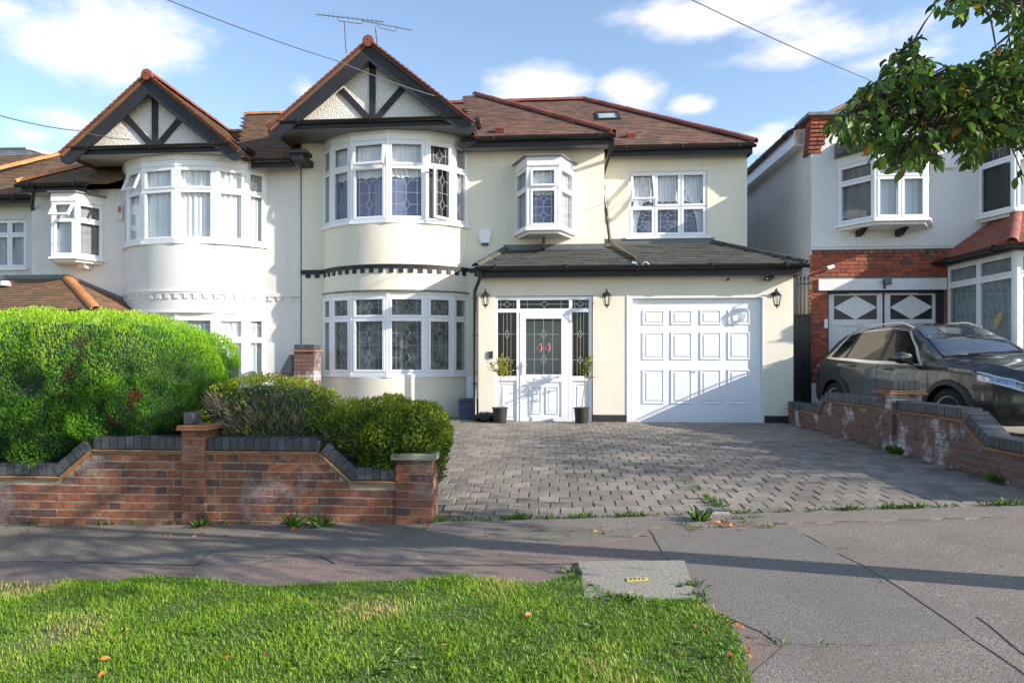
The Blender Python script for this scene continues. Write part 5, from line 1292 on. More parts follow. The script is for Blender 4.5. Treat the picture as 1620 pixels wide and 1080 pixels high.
def crease_mesh(l, d):
    k = (l, round(d, 3))
    if k not in CRM:
        mb = MB(); mb.box(-l / 2 + .001, l / 2 - .001, -d / 2, d / 2, 0, .012, None, .003); o = mb.build('tmp', 'creasing'); CRM[k] = o.data; o.data.name = 'creasing_tile'; bpy.data.objects.remove(o)
    return CRM[k]
coping(fw, [(xleft, zlo), (sL0, zlo), (sL1, zhi), (pier_a - .004, zhi)], MF)
coping(fw, [(pier_b + .004, zhi), (sR0, zhi), (sR1, zlo), (xp0 - .004, zlo)], MF)

# ================================================================== RIGHT BOUNDARY WALL
BXW = 4.42
bw = thing('garden_wall', 'purple-brown brick boundary wall with blue coping and one pier beside the parked car', 'garden wall', (BXW, 9, .25))
MB_ = Matrix(((0, 1, 0, BXW), (-1, 0, 0, 12.75), (0, 0, 1, 0), (0, 0, 0, 1)))   # u runs towards the road, w to the right
uP0, uP1 = 12.75 - 9.32, 12.75 - 8.96
u_a, u_b = 12.75 - 11.35, 12.75 - 11.12; u_c, u_d = 12.75 - 7.62, 12.75 - 7.22; uend = 12.75 - 5.95
bh, bl = .795, .555
def topB(u):
    if u < u_a: return bl
    if u < u_b: return bl + (bh - bl) * (u - u_a) / (u_b - u_a)
    if u < u_c: return bh
    if u < u_d: return bh + (bl - bh) * (u - u_c) / (u_d - u_c)
    return bl
mb = MB(); mb.prism([(0, .05), (uend, .05), (uend, bl), (u_d, bl), (u_c, bh), (u_b, bh), (u_a, bl), (0, bl)], 'y', .005, .209, MB_); mb.build('mortar', 'mortar_dark', bw)
lay_bricks(bw, MB_, None, lambda u, z: z + .02 < topB(u) and not (uP0 < u < uP1), 'brick_mauve', .215, .12, bh, 0, uend, 260, 'flemish')
pzt = 1.02
pier(bw, BXW - .05, BXW + .31, 8.96, 9.32, .15, pzt, 'brick_mauve', 'mortar_dark')
for h in (0, .026):
    mb = MB(); e = .05 - h; mb.box(BXW - .05 - e, BXW + .31 + e, 8.96 - e, 9.32 + e, pzt + h, pzt + h + .022, None, .004); mb.build('creasing_tile', 'creasing', bw)
for i in range(5):
    mb = MB(); a = BXW - .03 + .32 / 5 * i; mb.box(a + .003, a + .061, 8.97, 9.31, pzt + .052, pzt + .165, None, .005); mb.build('coping_brick', 'engineering_brick', bw)
coping(bw, [(0, bl), (u_a, bl), (u_b, bh), (uP0 - .004, bh)], MB_); coping(bw, [(uP1 + .004, bh), (u_c, bh), (u_d, bl), (uend, bl)], MB_)

# low brick pier between the two front gardens, against the houses
dp_ = thing('garden_pier', 'dark stepped brick pier ending the low dividing wall against the houses, behind the shrubs', 'pier', (-4.6, 13.2, 0))
yy_ = 13.0; a, b = WX(465, yy_), WX(497, yy_); zt3 = Zf(556, 480, yy_)
pier(dp_, a, b, yy_, yy_ + .4, -.1, zt3, 'brick_mauve', 'mortar_dark')
mb = MB(); mb.box(a - .03, b + .03, yy_ - .03, yy_ + .43, zt3, zt3 + .03); mb.build('creasing_tile', 'creasing', dp_)
for i in range(4):
    w_ = (b - a) / 4; mb = MB(); mb.box(a + w_ * i + .003, a + w_ * (i + 1) - .003, yy_, yy_ + .4, zt3 + .034, zt3 + .14, None, .005); mb.build('coping_brick', 'engineering_brick', dp_)
mb = MB(); mb.prism([(a - .30, Zf(590, 450, yy_)), (a - .002, Zf(590, 450, yy_)), (a - .002, Zf(561, 460, yy_)), (a - .10, Zf(561, 460, yy_))], 'y', yy_ + .02, yy_ + .3); mb.box(a - .32, a - .003, yy_ + .03, yy_ + .29, -.1, Zf(590, 450, yy_) - .001); mb.build('sloping_cap', 'engineering_brick', dp_)
# ================================================================== fixtures on the walls, aerials, wires
def lantern(x, z, label):
    t = thing('wall_lantern', label, 'wall light', (x, YP, z), 'black carriage lanterns on the porch wall')
    y = YP - .16
    mb = MB(); mb.lathe([(.045, -.002), (.045, -.02), (.02, -.035)], (x, YP, z + .10), 12, axis='y'); mb.tube([(x, YP - .02, z + .10), (x, YP - .07, z + .17), (x, y, z + .19), (x, y, z + .13)], .010, 6); mb.build('bracket', 'iron', t, smooth=True)
    mb = MB(); mb.lathe([(.09, 0), (.085, .012), (.05, .055), (.025, .07), (.022, .09), (.006, .10), (.012, .115), (.001, .13)], (x, y, z + .06), 6); mb.build('lantern_cap', 'iron', t)
    mb = MB(); mb.lathe([(.078, .06), (.045, -.10)], (x, y, z), 6); mb.build('lantern_glass', 'glass', t)
    mb = MB()
    for k in range(6):
        a = 2 * math.pi * k / 6; mb.tube([(x + .079 * math.cos(a), y + .079 * math.sin(a), z + .06), (x + .046 * math.cos(a), y + .046 * math.sin(a), z - .10)], .0055, 5)
    mb.lathe([(.05, -.10), (.052, -.112), (.03, -.13), (.010, -.14), (.012, -.16), (.001, -.175)], (x, y, z), 6); mb.build('cage', 'iron', t)
for px, lb in ((768, 'black hexagonal wall lantern left of the white front door'), (960, 'black hexagonal wall lantern between front door and garage door'), (1229, 'black hexagonal wall lantern right of the white garage door')):
    x, z = W(px, 473, YP - .16); lantern(x, z, lb)
# alarm box
x, z = W(767, 374, YF - .06); t = thing('alarm_box', 'white hexagonal burglar alarm box with blue base on the cream wall', 'alarm box', (x, YF, z))
mb = MB(); mb.prism([(x - .075, z - .13), (x + .075, z - .13), (x + .13, z + .04), (x + .08, z + .14), (x - .08, z + .14), (x - .13, z + .04)], 'y', YF - .07, YF - .001); mb.build('cover', 'upvc', t)
mb = MB(); mb.box(x - .07, x + .07, YF - .072, YF - .002, z - .175, z - .131); mb.build('base_strip', 'sign_blue', t)
x, z = W(191, 335, YF - .06); t = thing('alarm_box', 'small alarm box with faded red panel beside the left bay', 'alarm box', (x, YF, z))
mb = MB(); mb.box(x - .055, x + .055, YF - .09, YF + .002, z - .17, z + .15, None, .015); mb.build('cover', 'white_render', t)
mb = MB(); mb.box(x - .04, x + .03, YF - .095, YF - .0905, z - .03, z + .11); mb.build('front_label', 'alarm_red', t)
# cctv, sensor, doorbell
def cctv(px, py, Y, label, mat, face=-1, s=1):
    x, z = W(px, py, Y - .08); t = thing('security_camera', label, 'camera', (x, Y, z))
    mb = MB(); mb.tube([(x + .05 * s, Y, z), (x + .05 * s, Y - .07, z)], .028 * s, 10); mb.build('mount', mat, t, smooth=True)
    mb = MB(); mb.tube([(x + .09 * s, Y - .09, z + .03 * s), (x - .07 * s, Y - .19, z - .015 * s)], .034 * s, 12); mb.build('housing', mat, t, smooth=True)
    mb = MB(); mb.tube([(x - .0705 * s, Y - .1905, z - .0155 * s), (x - .075 * s, Y - .194, z - .017 * s)], .026 * s, 12); mb.build('lens', 'plastic_black', t, smooth=True)
cctv(1214, 441, YP, 'black bullet camera under the porch eave near the right corner', 'iron', s=1.1)
cctv(1310, 424, YN, 'white bullet camera on the red brick above the neighbour garage', 'upvc', s=1.0)
x, z = W(1152, 442, YP - .03); mb = MB(); mb.lathe([(.028, 0), (.03, .02), (.022, .045), (.005, .05)], (x, YP - .001, z), 12, axis='y'); mb.v = [(a, 2 * (YP - .001) - b, c) for a, b, c in mb.v]; mb.f = [tuple(reversed(f)) for f in mb.f]; tag(mb.build('motion_sensor', 'lead', smooth=True), 'small round grey sensor under the porch eave above the garage', 'sensor')
x, z = W(775, 561, YP - .02); t = thing('doorbell', 'slim grey and black doorbell unit left of the front door', 'doorbell', (x, YP, z)); mb = MB(); mb.box(x - .045, x + .03, YP - .02, YP - .001, z - .065, z + .065, None, .006); mb.build('back_plate', 'lead', t); mb = MB(); mb.box(x + .032, x + .055, YP - .035, YP - .001, z - .07, z + .07, None, .006); mb.build('push_unit', 'plastic_black', t)
x, z = W(1402, 446, YN - .12); t = thing('floodlight', 'small black LED floodlight over the neighbour garage doors', 'floodlight', (x, YN, z)); mb = MB(); mb.box(x - .06, x + .09, YN - .15, YN - .11, z - .05, z + .06, Matrix.Translation((0, 0, 0)), .008); mb.build('lamp_head', 'iron', t); mb = MB(); mb.box(x - .05, x + .08, YN - .153, YN - .1505, z - .04, z + .05); mb.build('lens', 'lead', t); mb = MB(); mb.tube([(x, YN - .11, z - .02), (x, YN - .03, z - .09), (x, YN - .03, z - .12)], .015, 6); mb.tube([(x, YN - .052, z - .12), (x, YN - .02, z - .10)], .03, 8); mb.build('mount', 'iron', t)
# aerials
def aerial(mast, boom, Y, label, n, size=.16, back=False):
    (mx, my0, my1) = mast; (ax, ay, bx, by) = boom
    b0 = W(mx, my0, Y); t = thing('television_aerial', label, 'aerial', (b0[0], Y, b0[1]))
    m1 = W(mx - 3, my1, Y); mb = MB(); mb.tube([(b0[0], Y, b0[1]), (m1[0], Y, m1[1])], .016, 6); mb.build('mast', 'aerial', t)
    A = Vector((W(ax, ay, Y)[0], Y, W(ax, ay, Y)[1])); Yb = Y + .5; B = Vector((W(bx, by, Yb)[0], Yb, W(bx, by, Yb)[1]))
    mb = MB(); mb.tube([A, B], .012, 6); 
    c = A.lerp(B, .3); d = A.lerp(B, .7); 
    mb.tube([c, c + Vector((.05, 0, -.10)), d + Vector((-.05, 0, -.10)), d], .009, 5); mb.build('boom', 'aerial', t)
    u = (B - A).normalized(); s = Vector((0, 0, 1)).cross(u).normalized()
    tilt = (s * .72 + Vector((0, 0, .7))).normalized()
    mb = MB()
    for i in range(n):
        p = A.lerp(B, (i + .5) / n); q = size * (1 - .35 * i / n); mb.tube([p - tilt * q, p + tilt * q], .006, 4)
    if back: mb.tube([A + Vector((.04, 0, -.28)), A + Vector((.03, 0, .28))], .010, 5)
    mb.build('elements', 'aerial', t, kind='stuff')
aerial((548, 84, 36), (500, 23, 607, 35), 15.2, 'large television aerial on a mast left above the main gable', 14, .17, True)
aerial((597, 72, 44), (572, 33, 652, 48), 16.0, 'slim television aerial sloping right above the main gable peak', 13, .09)
def wire(pts, label):
    P = []; pts = [Vector(p) for p in pts]
    for i in range(len(pts) - 1):
        for k in range(14):
            t = k / 14; p = pts[i].lerp(pts[i + 1], t); p.z -= .10 * 4 * t * (1 - t) * .3; P.append(p)
    P.append(pts[-1]); mb = MB(); mb.tube(P, .0085, 5); tag(mb.build('telephone_wire', 'aerial'), label, 'wire', 'overhead telephone wires')
def W3(px, py, Y): x, z = W(px, py, Y); return (x, Y, z)
wire([W3(-140, -150, 5.0), W3(265, 0, 8.3), W3(535, 97, 12), W3(688, 152, 12.85)], 'overhead wire crossing the sky down to the main gable bargeboard')
wire([W3(800, -133, 5.0), W3(1095, 0, 8.3), W3(1370, 124, 13), W3(1425, 150, 14.2)], 'overhead wire crossing the sky down to the right neighbour roof')
wire([W3(-300, 146, 7.0), W3(0, 183, 9), W3(125, 207, 11.5), W3(206, 221, 12.86)], 'faint overhead wire reaching the left gable from the left')

# ================================================================== car
def make_car():
    t = thing('parked_car', 'dark grey SUV parked nose to the street on the right neighbour drive', 'car', (5.4, 11.1, .38))
    L_ = 4.57; HW = .91
    def lerp_t(tab, s):
        s = s * 4.45 / 4.57
        for i in range(len(tab) - 1):
            if s <= tab[i + 1][0]:
                a, b = tab[i], tab[i + 1]; u = (s - a[0]) / (b[0] - a[0]); u = max(0, min(1, u)); u = u * u * (3 - 2 * u) * .45 + u * .55
                return a[1] + (b[1] - a[1]) * u
        return tab[-1][1]
    zt = [(0, .88), (.12, .97), (.5, 1.04), (1.0, 1.085), (1.28, 1.115), (1.75, 1.40), (2.10, 1.585), (2.45, 1.63), (3.2, 1.61), (3.75, 1.54), (3.95, 1.46), (4.2, 1.15), (4.36, .98), (4.45, .90)]
    wt = [(0, .60), (.10, .74), (.3, .84), (.6, .89), (1.0, .91), (3.4, .91), (4.0, .88), (4.25, .83), (4.38, .74), (4.45, .62)]
    bt = [(0, .80), (.12, .87), (.5, .955), (1.0, .985), (1.3, .985), (2.5, 1.01), (3.6, 1.07), (3.95, 1.10), (4.2, 1.02), (4.45, .86)]
    zb = [(0, .30), (.3, .24), (1.0, .22), (3.6, .22), (4.2, .28), (4.45, .36)]
    rt = [(0, .50), (.12, .64), (.5, .72), (1.0, .76), (1.28, .76), (1.75, .66), (2.10, .585), (2.45, .57), (3.2, .57), (3.75, .55), (3.95, .56), (4.2, .66), (4.45, .52)]
    def sec(s):
        w, b, z, q, r = lerp_t(wt, s), lerp_t(bt, s), lerp_t(zt, s), lerp_t(zb, s), lerp_t(rt, s)
        z = max(z, b + .02)
        return [(0, q), (w * .86, q), (w * .975, q + .07), (w, q + .22), (w * .992, min(.66, b - .17)), (w, min(.78, b - .12)), (w * .985, b - .07), (w * .955, b), (r + (w * .95 - r) * .32, b + (z - b) * .62), (r + .02, z - .055 * min(1, (z - b) / .3)), (r * .86, z - .008), (r * .45, z + .012), (0, z + .018)]
    def S(s, k):
        P = sec(s); k = max(0, min(len(P) - 1.0001, k)); i = int(k); u = k - i
        p0, p1, p2, p3 = P[max(0, i - 1)], P[i], P[i + 1], P[min(len(P) - 1, i + 2)]
        if i in (1, 7) or (i == 9 and False): return (p1[0] + (p2[0] - p1[0]) * u, p1[1] + (p2[1] - p1[1]) * u)
        f = lambda a, b, c, d: .5 * (2 * b + (c - a) * u + (2 * a - 5 * b + 4 * c - d) * u * u + (3 * b - a - 3 * c + d) * u ** 3) if False else b + (c - b) * u
        return (f(p0[0], p1[0], p2[0], p3[0]), f(p0[1], p1[1], p2[1], p3[1]))
    heading = math.atan2(.40, 2.65)
    # local: s from nose back; nose at front. world: nose towards -Y and +X
    nose = Vector((5.57 + .91 * math.cos(heading), 8.81, 0)); bx = Vector((-math.sin(heading), math.cos(heading), 0)); sx = Vector((-math.cos(heading), -math.sin(heading), 0))
    G0 = .38
    def P3(s, x, z, side=1): v = nose + bx * s + sx * (x * side); return Vector((v.x, v.y, z + G0))
    # side=1 : the side we see (car's right)
    WH = (1.0, 3.65); WR = .345; AR = .40
    ns, nk = 110, 40
    ss = [L_ * i / ns for i in range(ns + 1)]; K = 12
    vs = []; fs = []; idx = {}
    for i, s in enumerate(ss):
        for side in (1, -1):
            for k in range(nk + 1):
                kk = K * k / nk; x, z = S(s, kk)
                if side == -1 and (k == 0 or k == nk): idx[(i, side, k)] = idx[(i, 1, k)]; continue
                idx[(i, side, k)] = len(vs); vs.append(P3(s, x, z, side))
    def hole(s, z, x): return x > .55 and any((s - w) ** 2 + (z - WR) ** 2 < AR ** 2 for w in WH)
    for i in range(ns):
        for side in (1, -1):
            for k in range(nk):
                sm = (ss[i] + ss[i + 1]) / 2; x, z = S(sm, K * (k + .5) / nk)
                if hole(sm, z, x): continue
                f = (idx[(i, side, k)], idx[(i + 1, side, k)], idx[(i + 1, side, k + 1)], idx[(i, side, k + 1)])
                fs.append(f if side == 1 else f[::-1])
    for i, fl in ((0, 0), (ns, 1)):
        ringv = [idx[(i, 1, k)] for k in range(nk + 1)] + [idx[(i, -1, k)] for k in range(nk - 1, 0, -1)]
        fs.append(tuple(ringv if not fl else ringv[::-1]))
    mb = MB(); mb._add(vs, fs); body = mb.build('body', 'car_paint', t, smooth=True)
    def patch(name, mat, s0, s1, k0, k1, e=.004, side=1, n=10, m=6, parent=t, sfun=None, both=False):
        mb = MB(); vs = []; fs = []
        for i in range(n + 1):
            for j in range(m + 1):
                u, v = i / n, j / m
                if sfun: s, k = sfun(u, v)
                else: s, k = s0 + (s1 - s0) * u, k0 + (k1 - k0) * v
                x, z = S(s, k); d = .01; xa_, za_ = S(s, k + d); xb2, zb2 = S(s, k - d)
                tx, tz = xa_ - xb2, za_ - zb2; l = math.hypot(tx, tz) + 1e-9; nx_, nz_ = tz / l, -tx / l
                zs1, = (S(s + .02, k)[1] - S(s - .02, k)[1],)
                vs.append(P3(s - e * .0, x + nx_ * e, z + nz_ * e + (e * .6 if abs(zs1) > .01 and k > 9 else 0), side))
        for i in range(n):
            for j in range(m): a = i * (m + 1) + j; fs.append((a, a + m + 1, a + m + 2, a + 1) if side == 1 else (a, a + 1, a + m + 2, a + m + 1))
        mb._add(vs, fs); return mb.build(name, mat, parent, smooth='all')
    # side glass
    def sg(sa0, sa1, sb0, sb1, k0=7.12, k1=8.86):
        return lambda u, v: ((sa0 + (sb0 - sa0) * v) * (1 - u) + (sa1 + (sb1 - sa1) * v) * u, k0 + (k1 - k0) * v)
    for side in (1, -1):
        patch('chrome_trim', 'chrome', 0, 0, 0, 0, .003, side, 24, 4, sfun=sg(1.50, 4.00, 2.10, 3.74, 6.97, 9.04))
        patch('side_window', 'car_glass', 0, 0, 0, 0, .006, side, sfun=sg(1.60, 2.46, 2.16, 2.46)); patch('side_window', 'car_glass', 0, 0, 0, 0, .006, side, sfun=sg(2.54, 3.38, 2.54, 3.30)); patch('side_window', 'car_glass', 0, 0, 0, 0, .006, side, sfun=sg(3.45, 3.88, 3.37, 3.66))
        patch('window_pillar', 'car_trim', 0, 0, 0, 0, .0045, side, 4, 6, sfun=sg(2.45, 2.55, 2.45, 2.55)); patch('window_pillar', 'car_trim', 0, 0, 0, 0, .0045, side, 4, 6, sfun=sg(3.37, 3.46, 3.29, 3.38))
        patch('headlight', 'headlight', .10, .62, 5.35, 6.25, .006, side, 14, 4, sfun=lambda u, v: (.02 + .50 * u, 4.75 + 1.55 * v * (1 - u * .45) + .70 * u)); patch('light_strip', 'light_strip', 0, 0, 0, 0, .010, side, 14, 2, sfun=lambda u, v: (.02 + .52 * u, 6.30 + .16 * v)); patch('light_strip', 'light_strip', 0, 0, 0, 0, .010, side, 14, 2, sfun=lambda u, v: (.02 + .48 * u, 4.62 + .14 * v + .70 * u))
        patch('tail_light', 'tail_red', 4.12, 4.36, 5.6, 6.9, .005, side)
        patch('sill_cladding', 'car_trim', 1.25, 3.15, 1.2, 2.7, .008, side, 12, 4)
        patch('crease', 'car_trim', 1.15, 3.95, 6.28, 6.36, .002, side, 30, 1)  # flat dark strip along the flank, drawing the body crease in colour
        for a in (1.62 - .25, 2.50, 3.40):
            patch('door_gap', 'car_trim', a, a + .012, 2.8, 7.0, .002, side, 1, 10)
        for a in (2.15, 3.08):
            mb = MB()
            x, z = S(a, 6.05)
            mb.tube([P3(a, x + .0, z, side), P3(a + .02, x + .04, z + .005, side), P3(a + .20, x + .045, z + .01, side), P3(a + .22, x + .0, z + .01, side)], .014, 6); mb.build('door_handle', 'car_paint', t, smooth=True)
        # arches: trim ring and dark liner
        for w in WH:
            mb = MB(); vs = []; fs = []; n = 28
            for i in range(n + 1):
                a = math.pi * (-.12 + 1.24 * i / n)
                for (r, off) in ((AR - .012, .012), (AR - .012, .028), (AR + .055, .026), (AR + .07, .0)):
                    s = w + r * math.cos(a); z = WR + r * math.sin(a); x = lerp_t(wt, max(0, min(L_, s))); vs.append(P3(s, x + off - (.0 if off else .01), z, side))
            for i in range(n):
                for j in range(3): q = i * 4 + j; fs.append((q, q + 4, q + 5, q + 1) if side == -1 else (q, q + 1, q + 5, q + 4))
            mb._add(vs, fs); mb.build('arch_trim', 'car_trim', t, smooth=True)
            mb = MB(); vs = []; fs = []; n = 20
            for i in range(n + 1):
                a = math.pi * (-.15 + 1.3 * i / n)
                for x in (.905, .60): vs.append(P3(w + (AR + .005) * math.cos(a), x, WR + (AR + .005) * math.sin(a), side))
            for i in range(n): fs.append((2 * i, 2 * i + 2, 2 * i + 3, 2 * i + 1))
            q = len(vs); 
            for i in range(n + 1):
                a = math.pi * (-.15 + 1.3 * i / n); vs.append(P3(w + (AR + .005) * math.cos(a), .60, WR + (AR + .005) * math.sin(a), side))
            fs.append(tuple(range(q, len(vs)))); mb._add(vs, fs); mb.build('wheel_well', 'tyre', t)
            # wheel
            ax = (sx * side).normalized(); c = P3(w, .80, WR, side); up = Vector((0, 0, 1)); fr_ = ax.cross(up)
            M = Matrix(((fr_.x, up.x, ax.x, c.x), (fr_.y, up.y, ax.y, c.y), (fr_.z, up.z, ax.z, c.z), (0, 0, 0, 1)))
            mb = MB(); mb.lathe([(.235, .085), (.25, .10), (.31, .105), (.335, .085), (WR, .05), (WR, -.08), (.30, -.11), (.2, -.11)], (0, 0, 0), 36, M); wh = mb.build('wheel', 'tyre', t, smooth=True)
            mb = MB(); mb.lathe([(.242, .098), (.236, .095), (.225, .085), (.215, .06), (.20, -.03)], (0, 0, 0), 32, M, cap=False); mb.lathe([(.20, -.03), (.02, -.031)], (0, 0, 0), 24, M); mb.build('rim', 'silver', wh, smooth=True)
            for k in range(5):
                mb = MB(); a0 = 2 * math.pi * k / 5
                for da in (-.16, .16):
                    Mk = M @ Matrix.Rotation(a0, 4, 'Z'); 
                    mb._add([(.03, -.018 + da * .1, .03), (.225, da * .225 * 1.2 - .020, .062), (.225, da * .225 * 1.2 + .020, .062), (.03, .018 + da * .1, .03), (.03, -.018 + da * .1, .055), (.225, da * .27 - .016, .08), (.225, da * .27 + .016, .08), (.03, .018 + da * .1, .055)], [(3, 2, 1, 0), (4, 5, 6, 7), (0, 1, 5, 4), (1, 2, 6, 5), (2, 3, 7, 6), (3, 0, 4, 7)], Mk)
                mb.build('spoke', 'silver', wh)
            mb = MB(); mb.lathe([(.05, .02), (.05, .065), (.03, .07), (.001, .07)], (0, 0, 0), 16, M); mb.build('hub_cap', 'silver', wh, smooth=True)
        # mirror
        mb = MB(); c = P3(1.72, 1.02, 1.10, side); M = Matrix.Translation(c) @ Matrix.Rotation(heading, 4, 'Z')
        mb.lathe([(.02, -.10), (.075, -.085), (.10, -.03), (.105, .03), (.085, .055), (.02, .06)], (0, 0, 0), 14, M @ Matrix.Scale(1.25, 4, (1, 0, 0)) @ Matrix.Scale(.85, 4, (0, 0, 1)), axis='y'); mr = mb.build('wing_mirror', 'car_paint', t, smooth=True)
        mb = MB(); mb.tube([P3(1.70, .88, 1.02, side), P3(1.72, 1.0, 1.05, side)], .03, 8); mb.build('mirror_arm', 'car_trim', mr, smooth=True)
        # roof rail
        mb = MB(); pts = []
        for i in range(15):
            s = 2.15 + 1.6 * i / 14; x, z = S(s, 9.6); e = min(1, i / 2, (14 - i) / 2); pts.append(P3(s, x + .0, z + .01 + .045 * e, side))
        mb.tube(pts, .014, 8); mb.build('roof_rail', 'chrome', t, smooth=True)
    # screens
    def ws(u, v): return (1.30 + .75 * u, 12 - (12 - 9.75) * v)
    for side in (1, -1):
        patch('windscreen', 'screen_glass', 0, 0, 0, 0, .008, side, 14, 8, sfun=ws)
        patch('rear_window', 'car_glass', 0, 0, 0, 0, .008, side, 8, 8, sfun=lambda u, v: (3.93 + .25 * u, 12 - 2.2 * v))
    def fb(name, mat, z0, z1, w, s0=-.012, s1=.05, p=t):
        mb = MB(); vs = [P3(s0, -w, z0), P3(s0, w, z0), P3(s0, w, z1), P3(s0, -w, z1), P3(s1, -w, z0), P3(s1, w, z0), P3(s1, w, z1), P3(s1, -w, z1)]
        mb._add(vs, [(0, 1, 2, 3), (7, 6, 5, 4), (4, 5, 1, 0), (5, 6, 2, 1), (6, 7, 3, 2), (7, 4, 0, 3)]); return mb.build(name, mat, p)
    gr_ = fb('grille', 'car_trim', .62, .78, .56)
    for z in (.655, .70, .745): fb('grille_bar', 'chrome', z, z + .012, .55, -.02, -.013, gr_)
    fb('lower_intake', 'car_trim', .30, .44, .55); fb('number_plate', 'net', .47, .57, .26, -.028, -.014)
    mb = MB(); c = P3(.02, .62, .36); mb.box(-.09, .09, -.05, .02, -.04, .04, Matrix.Translation(c) @ Matrix.Rotation(heading + .5, 4, 'Z')); mb.build('fog_lamp', 'headlight', t)
    return t
make_car()

# ================================================================== things by the door
def cutout(a): return a
def sapling(x, y, h, tilt, label, seed, n, ramp, spread):
    z0 = gz(x, y); t = thing('potted_tree', label, 'potted plant', (x, y, z0), 'young standard trees in black pots by the front door')
    mb = MB(); mb.lathe([(.115, 0), (.135, .26), (.148, .262), (.148, .285), (.128, .285), (.125, .24), (.01, .24)], (x, y, z0), 18); mb.build('pot', 'pot_black', t, smooth=True)
    mb = MB(); mb.lathe([(.124, .245), (.05, .262), (.01, .265)], (x, y, z0), 14); mb.build('potting_soil', 'soil', t)
    r = random.Random(seed); top = Vector((x + tilt, y, z0 + h)); base = Vector((x, y, z0 + .25))
    mb = MB(); st = [base, base.lerp(top, .35) + Vector((.01, 0, 0)), base.lerp(top, .7), top]; mb.tube(st, [.011, .010, .008, .006], 7)
    P = []; D = []
    for i in range(n):
        f = r.uniform(.0, 1) ** .8; b = base.lerp(top, .62 + .38 * f); d = Vector((r.gauss(0, 1), r.gauss(0, .8), r.uniform(-.1, 1.0))).normalized(); l = r.uniform(.15, 1) * spread * (1.1 - .4 * f)
        pts = [b, b + d * l * .5 + Vector((0, 0, .02)), b + d * l]; mb.tube(pts, [.004, .003, .0015], 4, cap=False)
        for k in range(r.randint(9, 15)):
            u = r.uniform(.3, 1.05); p = b + d * l * u; P.append(p + Vector((r.gauss(0, .012), r.gauss(0, .012), r.gauss(0, .012)))); D.append(d * .6 + Vector((r.gauss(0, .7), r.gauss(0, .7), r.gauss(.1, .5))))
    mb.build('trunk', 'stem_tan', t, smooth=True)
    leaves('foliage', P, D, .045, ramp, t, wid=.5, rng=np.random.default_rng(seed))
x1, y1 = WX(791, 12.42), 12.42; x2, y2 = WX(920, 12.5), 12.5
sapling(x1, y1, 1.12, .02, 'yellow-leaved young tree in a black pot left of the front door', 5, 46, 'leaf_yellow', .30)
sapling(x2, y2, 1.15, .10, 'thin grey-green young tree in a black pot right of the front door', 8, 30, 'leaf_shrub', .22)
# blue box, sack
x, y = WX(742, 13.1), 13.1; z0 = gz(x, y)
t = thing('storage_box', 'dark blue lidded plastic box standing behind the porch downpipe', 'box', (x, y, z0))
mb = MB(); mb.prism([(x - .16, z0), (x + .16, z0), (x + .19, z0 + .36), (x - .19, z0 + .36)], 'y', y - .15, y + .2); mb.build('tub', 'plastic_blue', t); mb = MB(); mb.box(x - .21, x + .21, y - .18, y + .23, z0 + .362, z0 + .40, None, .008); mb.build('lid', 'plastic_blue', t)
def blob(name, c, r, mat, parent=None, seed=0, amp=.2, sub=4, fr=1.5, smooth='all', boxy=0):
    bm = bmesh.new(); bmesh.ops.create_icosphere(bm, subdivisions=sub, radius=1)
    for v in bm.verts:
        d = v.co.normalized()
        if boxy: q = boxy; m = (abs(d.x) ** q + abs(d.y) ** q + abs(d.z) ** q) ** (-1 / q); d = d * m
        k = 1 + amp * mnoise.noise(Vector((d.x * fr + seed, d.y * fr, d.z * fr)))
        v.co = Vector((c[0] + d.x * r[0] * k, c[1] + d.y * r[1] * k, c[2] + d.z * r[2] * k))
    off = rootloc(parent) if parent is not None else Vector((0, 0, 0))
    for v in bm.verts: v.co -= off
    me = bpy.data.meshes.new(name); bm.to_mesh(me); bm.free(); me.materials.append(MATS[mat]); 
    if smooth: me.polygons.foreach_set('use_smooth', [True] * len(me.polygons))
    o = bpy.data.objects.new(name, me); COL.objects.link(o); o.parent = parent; return o
x, y = WX(768, 12.62), 12.6
tag(blob('bin_bag', (x, y, gz(x, y) + .075), (.20, .13, .10), 'sack', None, 3, .5, 4, 2.2), 'small crumpled black bag lying by the foot of the downpipe', 'bag')

# ================================================================== street ironmongery
# concrete inspection cover in the footway
pc = [G(915, 892), G(1083, 890), G(1101, 953), G(925, 952)]
t = thing('inspection_cover', 'pale concrete inspection cover with a yellow marker set beside the grass', 'utility cover', (*G(1005, 925), gz(*G(1005, 925))))
sl_ = sheet('cover_slab', jag(pc, .004, .2, 3), 'concrete', .02, th=.04, kind=None)
off = rootloc(t); 
for v in sl_.data.vertices: v.co -= off
sl_.parent = t
bx_, by_ = G(1008, 922)
mb = MB(); mb.box(bx_ - .065, bx_ + .065, by_ - .028, by_ + .028, 0, .006, None, .002); yp = mb.build('marker_plate', 'yellow_plate', t, M=slopeM(bx_, by_, .021, 0) @ Matrix.Translation((-bx_, -by_, 0)))
for i in range(4):
    mb = MB(); a = bx_ - .045 + i * .026; mb.box(a, a + .012, by_ - .012, by_ + .012, .0065, .0075, slopeM(bx_, by_, .021, 0) @ Matrix.Translation((-bx_, -by_, 0))); mb.build('marker_glyph', 'glyph', yp)
for (p, q) in ((935, 930), (1075, 932)):
    a, b = G(p, q); mb = MB(); mb.lathe([(.018, 0), (.018, .004), (.01, .005)], (a, b, gz(a, b) + .0195), 10); mb.build('lifting_eye', 'iron', t)
